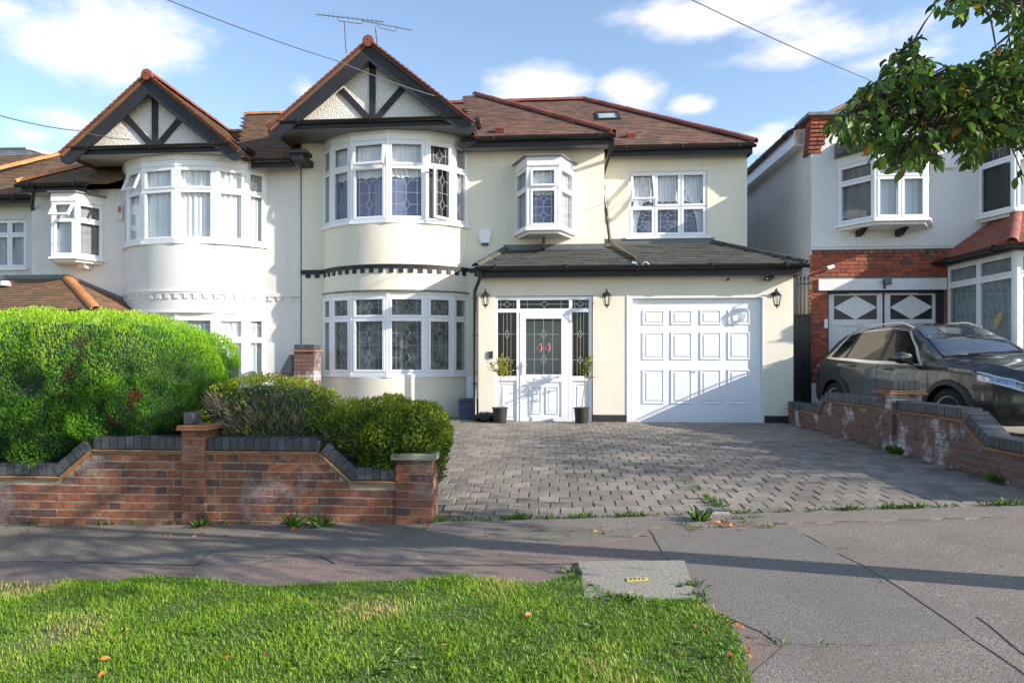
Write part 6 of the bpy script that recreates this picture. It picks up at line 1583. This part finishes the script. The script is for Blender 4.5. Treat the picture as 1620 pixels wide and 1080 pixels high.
# small stopcock box at the drive edge
x, y = G(1135, 812); z0 = gz(x, y)
t = thing('stopcock_cover', 'small raised concrete water box among weeds at the drive edge', 'utility cover', (x, y, z0))
mb = MB(); mb.box(x - .085, x + .085, y - .10, y + .09, z0 - .05, z0 + .035, None, .012); mb.build('surround', 'concrete', t); mb = MB(); mb.box(x - .055, x + .06, y - .07, y + .06, z0 + .0355, z0 + .045, None, .003); mb.build('lid', 'lead', t)

# ================================================================== planting
rg = np.random.default_rng(11)
def fol_surface(parts, n, clump=.5, amp=.12, seed=0, inward=.10, rng=None):
    "points on the union of superellipsoids, outward normals; clump noise pushes them in and out"
    rng = rng or np.random.default_rng(seed); tot = sum(p[1][0] * p[1][2] + p[1][0] * p[1][1] for p in parts); PP = []; DD = []; HH = []
    for (c, r, q) in parts:
        m = int(n * (r[0] * r[2] + r[0] * r[1]) / tot); d = rng.normal(size=(m, 3)); d /= np.linalg.norm(d, axis=1, keepdims=True)
        k = (np.abs(d) ** q).sum(1) ** (-1 / q); s = d * k[:, None]; p = np.array(c) + s * np.array(r)
        nn = np.sign(s) * np.abs(s) ** (q - 1) / np.array(r); nn /= np.linalg.norm(nn, axis=1, keepdims=True)
        h = np.array([mnoise.noise(Vector((a[0] / clump + seed, a[1] / clump, a[2] / clump))) + .5 * mnoise.noise(Vector((a[0] / clump * 2.7, a[1] / clump * 2.7 + seed, a[2] / clump * 2.7))) for a in p])
        p = p + nn * (h * amp)[:, None] - nn * (rng.uniform(0, 1, m) ** 2 * inward)[:, None]
        PP.append(p); DD.append(nn); HH.append(h)
    P = np.concatenate(PP); D = np.concatenate(DD); H = np.concatenate(HH)
    keep = np.ones(len(P), bool); i0 = 0
    for a, (c, r, q) in enumerate(parts):
        ins = ((np.abs((P - np.array(c)) / (np.array(r) - .13)) ** q).sum(1)) < 1
        keep &= ~ins
    return P[keep], D[keep], H[keep]
# conifer hedge
hc = thing('conifer_hedge', 'large clipped bright green conifer hedge bulging over the left end of the brick wall', 'hedge', (-5.2, 6.9, .0))
hr = WX(352, 6.7)
parts = [((-5.4, 6.85, 1.13), (2.15, .86, .78), 3.4), ((-7.2, 6.9, 1.1), (1.5, .95, .85), 3.0), ((-4.9, 6.42, .82), (.75, .5, .42), 2.4), ((-5.8, 6.32, .70), (.8, .5, .52), 2.4), ((-4.15, 6.55, .98), (.8, .55, .45), 2.4)]
P, D, H = fol_surface(parts, 380000, .34, .11, 4, .07)
front = P[:, 1] < 7.5; P, D, H = P[front], D[front], H[front]
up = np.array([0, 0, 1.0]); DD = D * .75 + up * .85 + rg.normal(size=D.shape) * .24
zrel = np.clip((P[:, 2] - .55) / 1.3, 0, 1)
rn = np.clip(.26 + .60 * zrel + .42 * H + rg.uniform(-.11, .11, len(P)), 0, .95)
brn = np.array([mnoise.noise(Vector((a[0] * 3.1 + 9, a[1] * 3.1, a[2] * 3.1))) for a in P])
dead = (brn > .62) & (rg.uniform(0, 1, len(P)) < .75)
for (px, py, rr) in ((112, 543, .06), (95, 597, .05), (112, 598, .03), (102, 582, .03), (200, 628, .07), (168, 668, .05), (85, 630, .035), (316, 560, .03), (196, 645, .05)):
    x_, z_ = W(px, py, 5.95); jit_ = rg.uniform(.6, 1.25, len(P)); dead |= ((P[:, 0] - x_) ** 2 + (P[:, 2] - z_) ** 2 < (rr * jit_) ** 2) & (P[:, 1] < 6.4)
hole = np.zeros(len(P), bool)
for (px, py, rx_, rz_) in ((30, 625, .12, .035), (212, 673, .06, .03), (40, 560, .02, .12), (240, 662, .05, .02)):
    x_, z_ = W(px, py, 5.95); jit_ = rg.uniform(.5, 1.3, len(P)); hole |= (((P[:, 0] - x_) / rx_) ** 2 + ((P[:, 2] - z_) / rz_) ** 2 < jit_ ** 2) & (P[:, 1] < 6.5); rn = np.where(dead, rg.uniform(.965, 1, len(P)), rn)
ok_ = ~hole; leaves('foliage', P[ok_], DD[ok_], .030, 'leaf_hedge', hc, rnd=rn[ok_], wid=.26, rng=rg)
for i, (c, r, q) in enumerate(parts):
    blob('dark_core', c, (r[0] - .08, r[1] - .08, r[2] - .075), 'hedge_core', hc, i, .05, 4, 2, boxy=q)  # solid dark core added to stop see-through, standing in for shaded depth
mb = MB(); mb.tube([(-5.4, 6.9, -.1), (-5.4, 6.95, .9)], [.07, .05], 8); mb.tube([(-7.1, 6.9, -.1), (-7.1, 6.95, .9)], [.07, .05], 8); mb.build('trunk', 'bark', hc)
def shrub(name, label, cat, parts, n, seed, bare=None, lsize=.030, loc=None, zlo=.45, zhi=1.2, inw=.07):
    t = thing(name, label, cat, loc)
    P, D, H = fol_surface(parts, n, .22, .06, seed, inw)
    rng = np.random.default_rng(seed)
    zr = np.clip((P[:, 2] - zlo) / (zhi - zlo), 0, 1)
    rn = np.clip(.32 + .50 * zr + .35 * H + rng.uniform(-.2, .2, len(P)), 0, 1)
    B = np.zeros(len(P), bool)
    if bare is not None: B = np.array([bare(a) for a in P]) 
    thin = B & (rng.uniform(0, 1, len(P)) < .80); k = ~thin
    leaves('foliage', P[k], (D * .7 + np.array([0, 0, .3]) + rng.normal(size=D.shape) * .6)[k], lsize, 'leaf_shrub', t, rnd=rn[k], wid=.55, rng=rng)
    if bare is not None:
        Q = P[B]; Dq = D[B]; m = rng.uniform(0, 1, len(Q)) < .42; Q = Q[m] - Dq[m] * .10; Dq = Dq[m]; cc = np.array(loc) + np.array([0, .1, .25])
        rad_ = Q - cc; rad_ /= np.linalg.norm(rad_, axis=1, keepdims=True)
        leaves('bare_twigs', Q, rad_ * 1.0 + np.array([0, 0, .35]) + rng.normal(size=Dq.shape) * .28, .14, 'grey_twig', t, wid=.045, rng=rng, fold=.05)
    for i, (c, r, q) in enumerate(parts): blob('dark_core', c, tuple(max(.05, a - .09) for a in r), 'hedge_core', t, i + seed, .1, 3, 2, boxy=q)  # dark filler core in place of the shrub's shaded inside
    return t
sh1x = WX(428, 6.75)
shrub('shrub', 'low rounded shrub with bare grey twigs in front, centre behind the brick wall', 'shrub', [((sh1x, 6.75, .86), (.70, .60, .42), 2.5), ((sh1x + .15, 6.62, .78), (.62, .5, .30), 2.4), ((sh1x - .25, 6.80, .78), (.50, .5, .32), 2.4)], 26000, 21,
      bare=lambda a: a[1] < 6.75 and a[2] < 1.12 + .05 * math.sin(a[0] * 9) and a[0] < sh1x + .55 and mnoise.noise(Vector((a[0] * 4, 3, a[2] * 4))) > -.28, loc=(sh1x, 6.85, .3))
sh2x = WX(618, 6.45)
shrub('shrub', 'dense yellow-green rounded shrub overhanging the right end pier of the brick wall', 'shrub', [((sh2x, 6.44, .75), (.56, .48, .33), 2.6), ((sh2x + .16, 6.32, .72), (.42, .42, .32), 2.5), ((sh2x - .20, 6.34, .74), (.42, .38, .26), 2.4), ((sh2x + .40, 6.40, .62), (.16, .3, .32), 2.3)], 34000, 33, loc=(sh2x, 6.45, .3), lsize=.032,
      bare=lambda a: a[0] < sh2x - .22 and a[2] < .80 and a[1] < 6.3 and mnoise.noise(Vector((a[0] * 5, 1, a[2] * 5))) > 0)

# ------------------------------------------------------------------ street tree: its crown reaches into the view from the right
TX, TY = 4.75, 3.53
tt = thing('street_tree', 'street tree whose leafy green branch reaches in at the upper right', 'tree', (TX, TY, gz(TX, TY)))
tr = random.Random(5)
def in_view(p, mrg=25):
    x, y, z = p; d = -x * SA + y * CA; l = x * CA + y * SA
    if d < .3: return False, 0, 0
    px = CX + F * l / d; py = CY - F * (z - EYE) / d
    return (-mrg < px < 1620 + mrg and -mrg < py < 1080 + mrg), px, py
SIL = [(1306, 196), (1330, 170), (1352, 158), (1362, 138), (1392, 120), (1402, 92), (1420, 78), (1432, 60), (1456, 58), (1450, 78), (1472, 98), (1480, 120), (1500, 104), (1545, 92), (1580, 68), (1600, 78), (1612, 40), (1660, 30), (1660, 232), (1590, 220), (1560, 228), (1548, 262), (1530, 258), (1520, 232), (1490, 225), (1485, 260), (1462, 262), (1440, 262), (1412, 282), (1418, 250), (1380, 255), (1362, 222), (1340, 226), (1318, 214)]
SIL2 = [(1474, -40), (1476, 22), (1500, 16), (1520, 30), (1560, 16), (1578, 28), (1606, 24), (1600, 44), (1660, 60), (1660, -40)]
SIL3 = [(1600, 275), (1622, 262), (1660, 262), (1660, 282), (1608, 290)]
trunk = MB(); limbs = [[(TX, TY, gz(TX, TY) - .1), (TX - .02, TY, 1.0), (TX + .03, TY + .03, 1.9), (TX, TY, 2.5)]]
trunk.tube(limbs[0], [.155, .13, .12, .115], 12)
LP = []; LD = []
cl = []   # leaf cluster centres
def Wd(px, py, d):
    t = (px - CX) / F; return Vector((t * d * CA - d * SA, t * d * SA + d * CA, EYE + (CY - py) / F * d))
# clusters inside the view follow the outline of the branch
def samp(sil, n, d0, d1):
    xs = [p[0] for p in sil]; ys = [p[1] for p in sil]; k = 0
    while k < n:
        px, py = tr.uniform(min(xs), max(xs)), tr.uniform(min(ys), max(ys))
        if inpoly(px, py, sil): cl.append((Wd(px, py, tr.uniform(d0, d1)), .075)); k += 1
samp(SIL, 400, 3.9, 4.8); samp(SIL2, 60, 3.7, 4.5); samp(SIL3, 7, 4.0, 4.4)
n_in = len(cl)
cc = Vector((TX - .2, TY + .1, 3.75)); k = 0
while k < 330:
    d = Vector((tr.gauss(0, 1), tr.gauss(0, 1), tr.gauss(0, 1))).normalized(); r_ = tr.uniform(.45, 1) ** .6; p = cc + Vector((d.x * 2.7, d.y * 2.5, d.z * 1.35)) * r_
    if p.z < 2.3: continue
    iv, _, _ = in_view(p, 60)
    if iv: continue
    if mnoise.noise(p * .9) < -.02: continue
    cl.append((p, .17)); k += 1
mains = []
for i in range(9):
    a = 2 * math.pi * i / 9 + .3; e = Vector((TX + math.cos(a) * 1.5, TY + math.sin(a) * 1.4, 3.5 + .9 * (i % 3)))
    iv, _, _ = in_view(e, 30)
    if iv: continue
    mains.append([Vector((TX, TY, 2.35)), Vector((TX + math.cos(a) * .45, TY + math.sin(a) * .45, 2.95)), e])
e = Wd(1560, 190, 4.35); mains.append([Vector((TX, TY, 2.3)), Vector((TX - .5, TY + .35, 2.75)), Wd(1640, 160, 4.3), e]); mains.append([Wd(1640, 160, 4.3), Wd(1500, 175, 4.35), Wd(1420, 165, 4.35), Wd(1340, 190, 4.3)]); mains.append([Wd(1560, 190, 4.35), Wd(1480, 210, 4.3), Wd(1430, 240, 4.25)]); mains.append([Wd(1500, 175, 4.35), Wd(1455, 120, 4.4), Wd(1440, 75, 4.4)]); mains.append([Vector((TX - .3, TY + .2, 3.1)), Wd(1700, 10, 4.1), Wd(1600, 5, 4.1), Wd(1500, 0, 4.1)])
for m in mains: trunk.tube(m, [.06 * .8 ** i if (m[0] - Vector((TX, TY, 2.35))).length < .4 else .016 * .75 ** i for i in range(len(m))], 7)
nodes = [m[0].lerp(m[1], t) for m in mains for t in (.3, .6, .9)] + [m[-2].lerp(m[-1], t) for m in mains for t in (.2, .5, .8, 1)] + [m[1].lerp(m[2], t) for m in mains for t in (.3, .7)]
for i, (p, sp) in enumerate(cl):
    b = min(nodes, key=lambda q: (q - p).length_squared)
    if (b - p).length < .8 or i >= n_in:
        mid = b.lerp(p, .5) + Vector((tr.uniform(-.05, .05), tr.uniform(-.05, .05), .04)); trunk.tube([b, mid, p], [.009, .006, .003] if (b - p).length < .9 else [.018, .011, .004], 4, cap=False)
    dd = (p - b).normalized(); nl = tr.randint(5, 8) if i < n_in else tr.randint(9, 13)
    for j in range(nl):
        q = p + Vector((tr.gauss(0, sp * .6), tr.gauss(0, sp * .6), tr.gauss(0, sp * .5)))
        if i < n_in:
            ok, px, py = in_view(q, 5)
            if ok and not (inpoly(px, py, SIL) or inpoly(px, py, SIL2) or inpoly(px, py, SIL3)): continue
        LP.append(q); LD.append(dd * .45 + Vector((tr.gauss(0, .55), tr.gauss(0, .55), -.55 + tr.gauss(0, .35))))
trunk.build('trunk', 'bark', tt, smooth=True)
LP = np.array([tuple(p) for p in LP]); LD = np.array([tuple(p) for p in LD])
# curved pointed leaf of six faces
def big_leaves(name, P, D, size, mat, parent, seed=1, wid=.52):
    rng = np.random.default_rng(seed); n = len(P); D = D / np.linalg.norm(D, axis=1, keepdims=True); S_ = np.cross(D, rng.normal(size=(n, 3)) * .6 + np.array([0, 0, 1.0])); S_ /= np.linalg.norm(S_, axis=1, keepdims=True) + 1e-9; Nn = np.cross(S_, D)
    s = size * rng.uniform(.7, 1.2, (n, 1)); cols = []
    prof = [(0, 0, 0), (.22, .34, -.02), (.5, .5, -.06), (.78, .30, -.14), (1, 0, -.26)]
    V = [P]
    for (u, w_, h) in prof[1:4]:
        V += [P + D * s * u + S_ * s * w_ * wid + Nn * s * (h + .10), P + D * s * u + Nn * s * h, P + D * s * u - S_ * s * w_ * wid + Nn * s * (h + .10)]
    V.append(P + D * s + Nn * s * prof[4][2]); V = np.stack(V, 1).reshape(-1, 3); b = np.arange(n) * 11
    T = [(0, 2, 1), (0, 3, 2), (1, 2, 5), (1, 5, 4), (2, 3, 6), (2, 6, 5), (4, 5, 8), (4, 8, 7), (5, 6, 9), (5, 9, 8), (7, 8, 10), (8, 9, 10)]
    Fq = np.concatenate([np.stack([b + t[0], b + t[1], b + t[2]], 1) for t in T])
    return np_mesh(name, V, Fq, mat, parent, np.repeat(rng.uniform(0, 1, n), 11), 'stuff')
big_leaves('foliage', LP, LD, .078, 'leaf_tree', tt, 4)

# second street tree further up the road, out of the picture; its shade falls over the drive
T2 = Vector((14.2, 4.9, gz(14.2, 4.9))); t2 = thing('street_tree', 'second street tree further up the road beyond the right edge, shading the drive', 'tree', tuple(T2))
mb = MB(); mb.tube([T2 - Vector((0, 0, .1)), T2 + Vector((0, 0, 2.6)), T2 + Vector((.1, 0, 4.6))], [.17, .14, .08], 10); P_ = []; D_ = []
for i in range(150):
    d = Vector((tr.gauss(0, 1), tr.gauss(0, 1), tr.gauss(0, 1))).normalized(); p = T2 + Vector((0, .4, 4.6)) + Vector((d.x * 2.4, d.y * 2.3, d.z * 1.1)) * tr.uniform(.5, 1) ** .5
    b = T2 + Vector((0, 0, tr.uniform(2.4, 4.4))); mb.tube([b, b.lerp(p, .5) + Vector((0, 0, .1)), p], [.03, .018, .005], 4, cap=False)
    for j in range(20): P_.append(tuple(p + Vector((tr.gauss(0, .2), tr.gauss(0, .2), tr.gauss(0, .12))))); D_.append((tr.gauss(0, .6), tr.gauss(0, .6), -.5 + tr.gauss(0, .3)))
mb.build('trunk', 'bark', t2, smooth=True); big_leaves('foliage', np.array(P_), np.array(D_), .11, 'leaf_tree', t2, 6)
# ------------------------------------------------------------------ grass
n = 270000
xs = rg.uniform(-8.5, 1.35, n); ys = rg.uniform(2.2, 4.62, n)
dens = np.where(ys < 2.7, .3, 1.0) * np.where(xs < -6, .35, 1.0); keep = rg.uniform(0, 1, n) < dens
PV_ = [(a, b) for a, b in VERGE]
xs, ys = xs[keep], ys[keep]
ed = np.interp(xs, [p[0] for p in edge_w if p[0] < 1.3][:24], [p[1] for p in edge_w if p[0] < 1.3][:24])
ex = [p for p in edge_w if p[0] > .45]
inside = np.array([inpoly(a, b, VERGE) for a, b in zip(xs, ys)])
over = rg.uniform(0, 1, len(xs)) < .0
xs, ys = xs[inside], ys[inside]
hn = np.array([mnoise.noise(Vector((a * 2.2, b * 2.2, 1))) + .5 * mnoise.noise(Vector((a * 7, b * 7, 4))) for a, b in zip(xs, ys)])
bald = np.array([mnoise.noise(Vector((a * 1.3 + 5, b * 1.9, 7))) for a, b in zip(xs, ys)])
kp = rg.uniform(0, 1, len(xs)) < np.clip(1.1 - 2.2 * np.clip(bald - .12, 0, 1), .18, 1)
xs, ys, hn, bald = xs[kp], ys[kp], hn[kp], bald[kp]
zz = np.array([gz(a, b) for a, b in zip(xs, ys)]) + .012
n = len(xs); hgt = np.clip(.024 + .015 * hn + rg.normal(0, .006, n), .010, .06); wd2 = rg.uniform(.0016, .0032, n)
az = rg.uniform(0, 2 * np.pi, n); ln = rg.uniform(.2, 1.0, n) * hgt
dx, dy_ = np.cos(az), np.sin(az); sxx, syy = -dy_, dx
B = np.stack([xs, ys, zz], 1); S2 = np.stack([sxx, syy, np.zeros(n)], 1) * wd2[:, None]; Dn = np.stack([dx, dy_, np.zeros(n)], 1)
M1 = B + Dn * (ln * .35)[:, None] + np.array([0, 0, 1]) * (hgt * .62)[:, None]; T1_ = B + Dn * ln[:, None] + np.array([0, 0, 1]) * hgt[:, None]
V = np.stack([B - S2, B + S2, M1 + S2 * .8, M1 - S2 * .8, T1_], 1).reshape(-1, 3); b = np.arange(n) * 5
Fq = np.concatenate([np.stack([b, b + 1, b + 2], 1), np.stack([b, b + 2, b + 3], 1), np.stack([b + 3, b + 2, b + 4], 1)])
rn = np.clip(.42 + .30 * hn + 1.1 * np.clip(bald - .05, 0, 1) + rg.normal(0, .17, n), 0, 1)
o = np_mesh('grass', V, Fq, 'grass_blade', None, np.repeat(rn, 5)); tag(o, 'short bright green grass of the verge in the foreground', 'grass', kind='stuff')
# rosettes of broad-leaved weeds in the turf
P_ = []; D_ = []; Z_ = []
for i in range(95):
    g_ = G(R.uniform(-60, 1150), R.choice([R.uniform(945, 1078), R.uniform(1000, 1078)]))
    if not inpoly(g_[0], g_[1], VERGE): continue
    k = R.uniform(.5, 1)
    for j in range(R.randint(6, 11)):
        a = R.uniform(0, 6.28); P_.append((g_[0] + .008 * math.cos(a), g_[1] + .008 * math.sin(a), gz(*g_) + .018)); D_.append((math.cos(a), math.sin(a), R.uniform(.15, .6))); Z_.append(.055 * k * R.uniform(.7, 1.2))
o = leaves('verge_weeds', np.array(P_), np.array(D_), np.array(Z_), 'weed_leaf', None, wid=.34, rng=np.random.default_rng(9)); tag(o, 'small broad-leaved weeds scattered through the verge grass', 'weeds', kind='stuff')
# tufts and weeds
def tufts(pts, seed, hmin=.03, hmax=.08, per=28, spread=.03):
    r = np.random.default_rng(seed); Pn = []; Dn_ = []; Sz = []
    for (a, b, k) in pts:
        m = int(per * k); x = a + r.normal(0, spread * (.6 + .6 * k), m); y = b + r.normal(0, spread * .4, m); z = np.array([gz(i, j) for i, j in zip(x, y)]) + .004
        Pn.append(np.stack([x, y, z], 1)); Dn_.append(np.stack([r.normal(0, .6, m), r.normal(0, .5, m), r.uniform(.4, 1.1, m)], 1)); Sz.append(r.uniform(hmin, hmax, m) * (.6 + .4 * k))
    return np.concatenate(Pn), np.concatenate(Dn_), np.concatenate(Sz)
pts = []
px = 690
while px < 1640:
    if R.random() < .72 and not (1080 < px < 1110):
        g_ = G(px, 826 - (px - 690) * .030 if px < 1100 else 814 - (px - 1100) * .030); pts.append((g_[0], min(g_[1], 6.02), R.choice([.25, .4, .7, 1.2])))
    px += R.uniform(5, 17)
for px in range(0, 690, 9):
    if R.random() < .3: g_ = G(px, 834); pts.append((g_[0], 5.975, R.choice([.15, .3, .5])))
for (px, py) in ((1068, 742), (1075, 748), (1085, 760), (1092, 766), (1100, 771), (1108, 776), (1118, 790), (1125, 795), (1132, 800), (1140, 803)): g_ = G(px, py); pts.append((g_[0], g_[1], R.uniform(.2, .5) if py < 785 else 1.0))
for (px, py) in ((1165, 822), (1180, 828), (1080, 832), (1095, 838), (1215, 835), (1190, 820)): g_ = G(px, py); pts.append((g_[0], g_[1], .5))
for (px, py) in ((910, 918), (907, 906), (1098, 930), (1104, 945), (1110, 955), (980, 950), (1000, 953)): g_ = G(px, py); pts.append((g_[0], g_[1], .9))
for (px, py) in ((1330, 871), (1400, 921), (1215, 1012), (1240, 1021), (1300, 1022)): g_ = G(px, py); pts.append((g_[0], g_[1], .2))
Y_ = 12.0
while Y_ > 6.0:
    if R.random() < .6: pts.append((BXW - .02, Y_, R.choice([.15, .3, .8 if Y_ < 8 else .3])))
    Y_ -= R.uniform(.08, .3)
a, b, c = tufts(pts, 3)
o = leaves('edge_weeds', a, b, c, 'weed_leaf', None, wid=.16, rng=np.random.default_rng(5)); tag(o, 'grass and small weeds growing in the joint between drive, walls and pavement', 'weeds', kind='stuff')
def weed(x, y, label, n_, size, seed, z=None, wid=.22):
    r = random.Random(seed); z = gz(x, y) if z is None else z; P_ = []; D_ = []
    for i in range(n_):
        a = 2 * math.pi * r.random(); P_.append((x + .01 * math.cos(a), y + .01 * math.sin(a), z + .004)); D_.append((math.cos(a), math.sin(a), r.uniform(.25, 1.6)))
    o = leaves('weed', P_, D_, size, 'weed_leaf', None, wid=wid, rng=np.random.default_rng(seed), kind=None); tag(o, label, 'weed')
weed(*G(463, 833), 'spreading weed at the wall foot, left of the upright one', 30, .16, 1, wid=.13)
weed(*G(511, 834), 'upright broad-leaved weed at the foot of the front wall', 16, .15, 2, wid=.26)
weed(*G(1107, 824), 'long-leaved green weed beside the small concrete box', 44, .13, 3, wid=.16)
weed(BXW - .04, 8.88, 'small weed at the foot of the boundary wall pier', 40, .13, 4, wid=.45)
weed(BXW - .06, 7.0, 'low green weed against the near part of the boundary wall', 34, .12, 5, wid=.25)
weed(*G(318, 834), 'grassy tuft at the foot of the front wall below the left pier', 40, .11, 6, wid=.08)
# fallen leaves
FP = []; 
for i in range(14):
    px, py = R.uniform(10, 1150), R.uniform(950, 1078); g_ = G(px, py); FP.append((g_[0], g_[1], .05))
for i in range(16): g_ = G(1130 + i * 3.2 + R.gauss(0, 14), 960 + i * 7 + R.gauss(0, 10)); FP.append((g_[0], g_[1], .035))
for i in range(26): g_ = G(R.gauss(1150, 18), R.gauss(830, 5)); FP.append((g_[0], g_[1], .02))
for i in range(40): g_ = G(R.uniform(0, 1100), R.uniform(834, 850)); FP.append((g_[0], g_[1], .012))
for i in range(8): FP.append((WX(938, 12.5) + R.uniform(-.12, .15), 12.55 + R.uniform(-.1, .05), .012))
P_ = np.array([(a, b, gz(a, b) + c) for a, b, c in FP]); D_ = rg.normal(size=P_.shape) * np.array([1, 1, .15])
FPn = P_.copy()
o = big_leaves('fallen_leaves', P_, D_, .045, 'leaf_litter', None, 8); tag(o, 'scattered orange-brown fallen leaves on grass and pavement', 'leaves', kind='stuff')
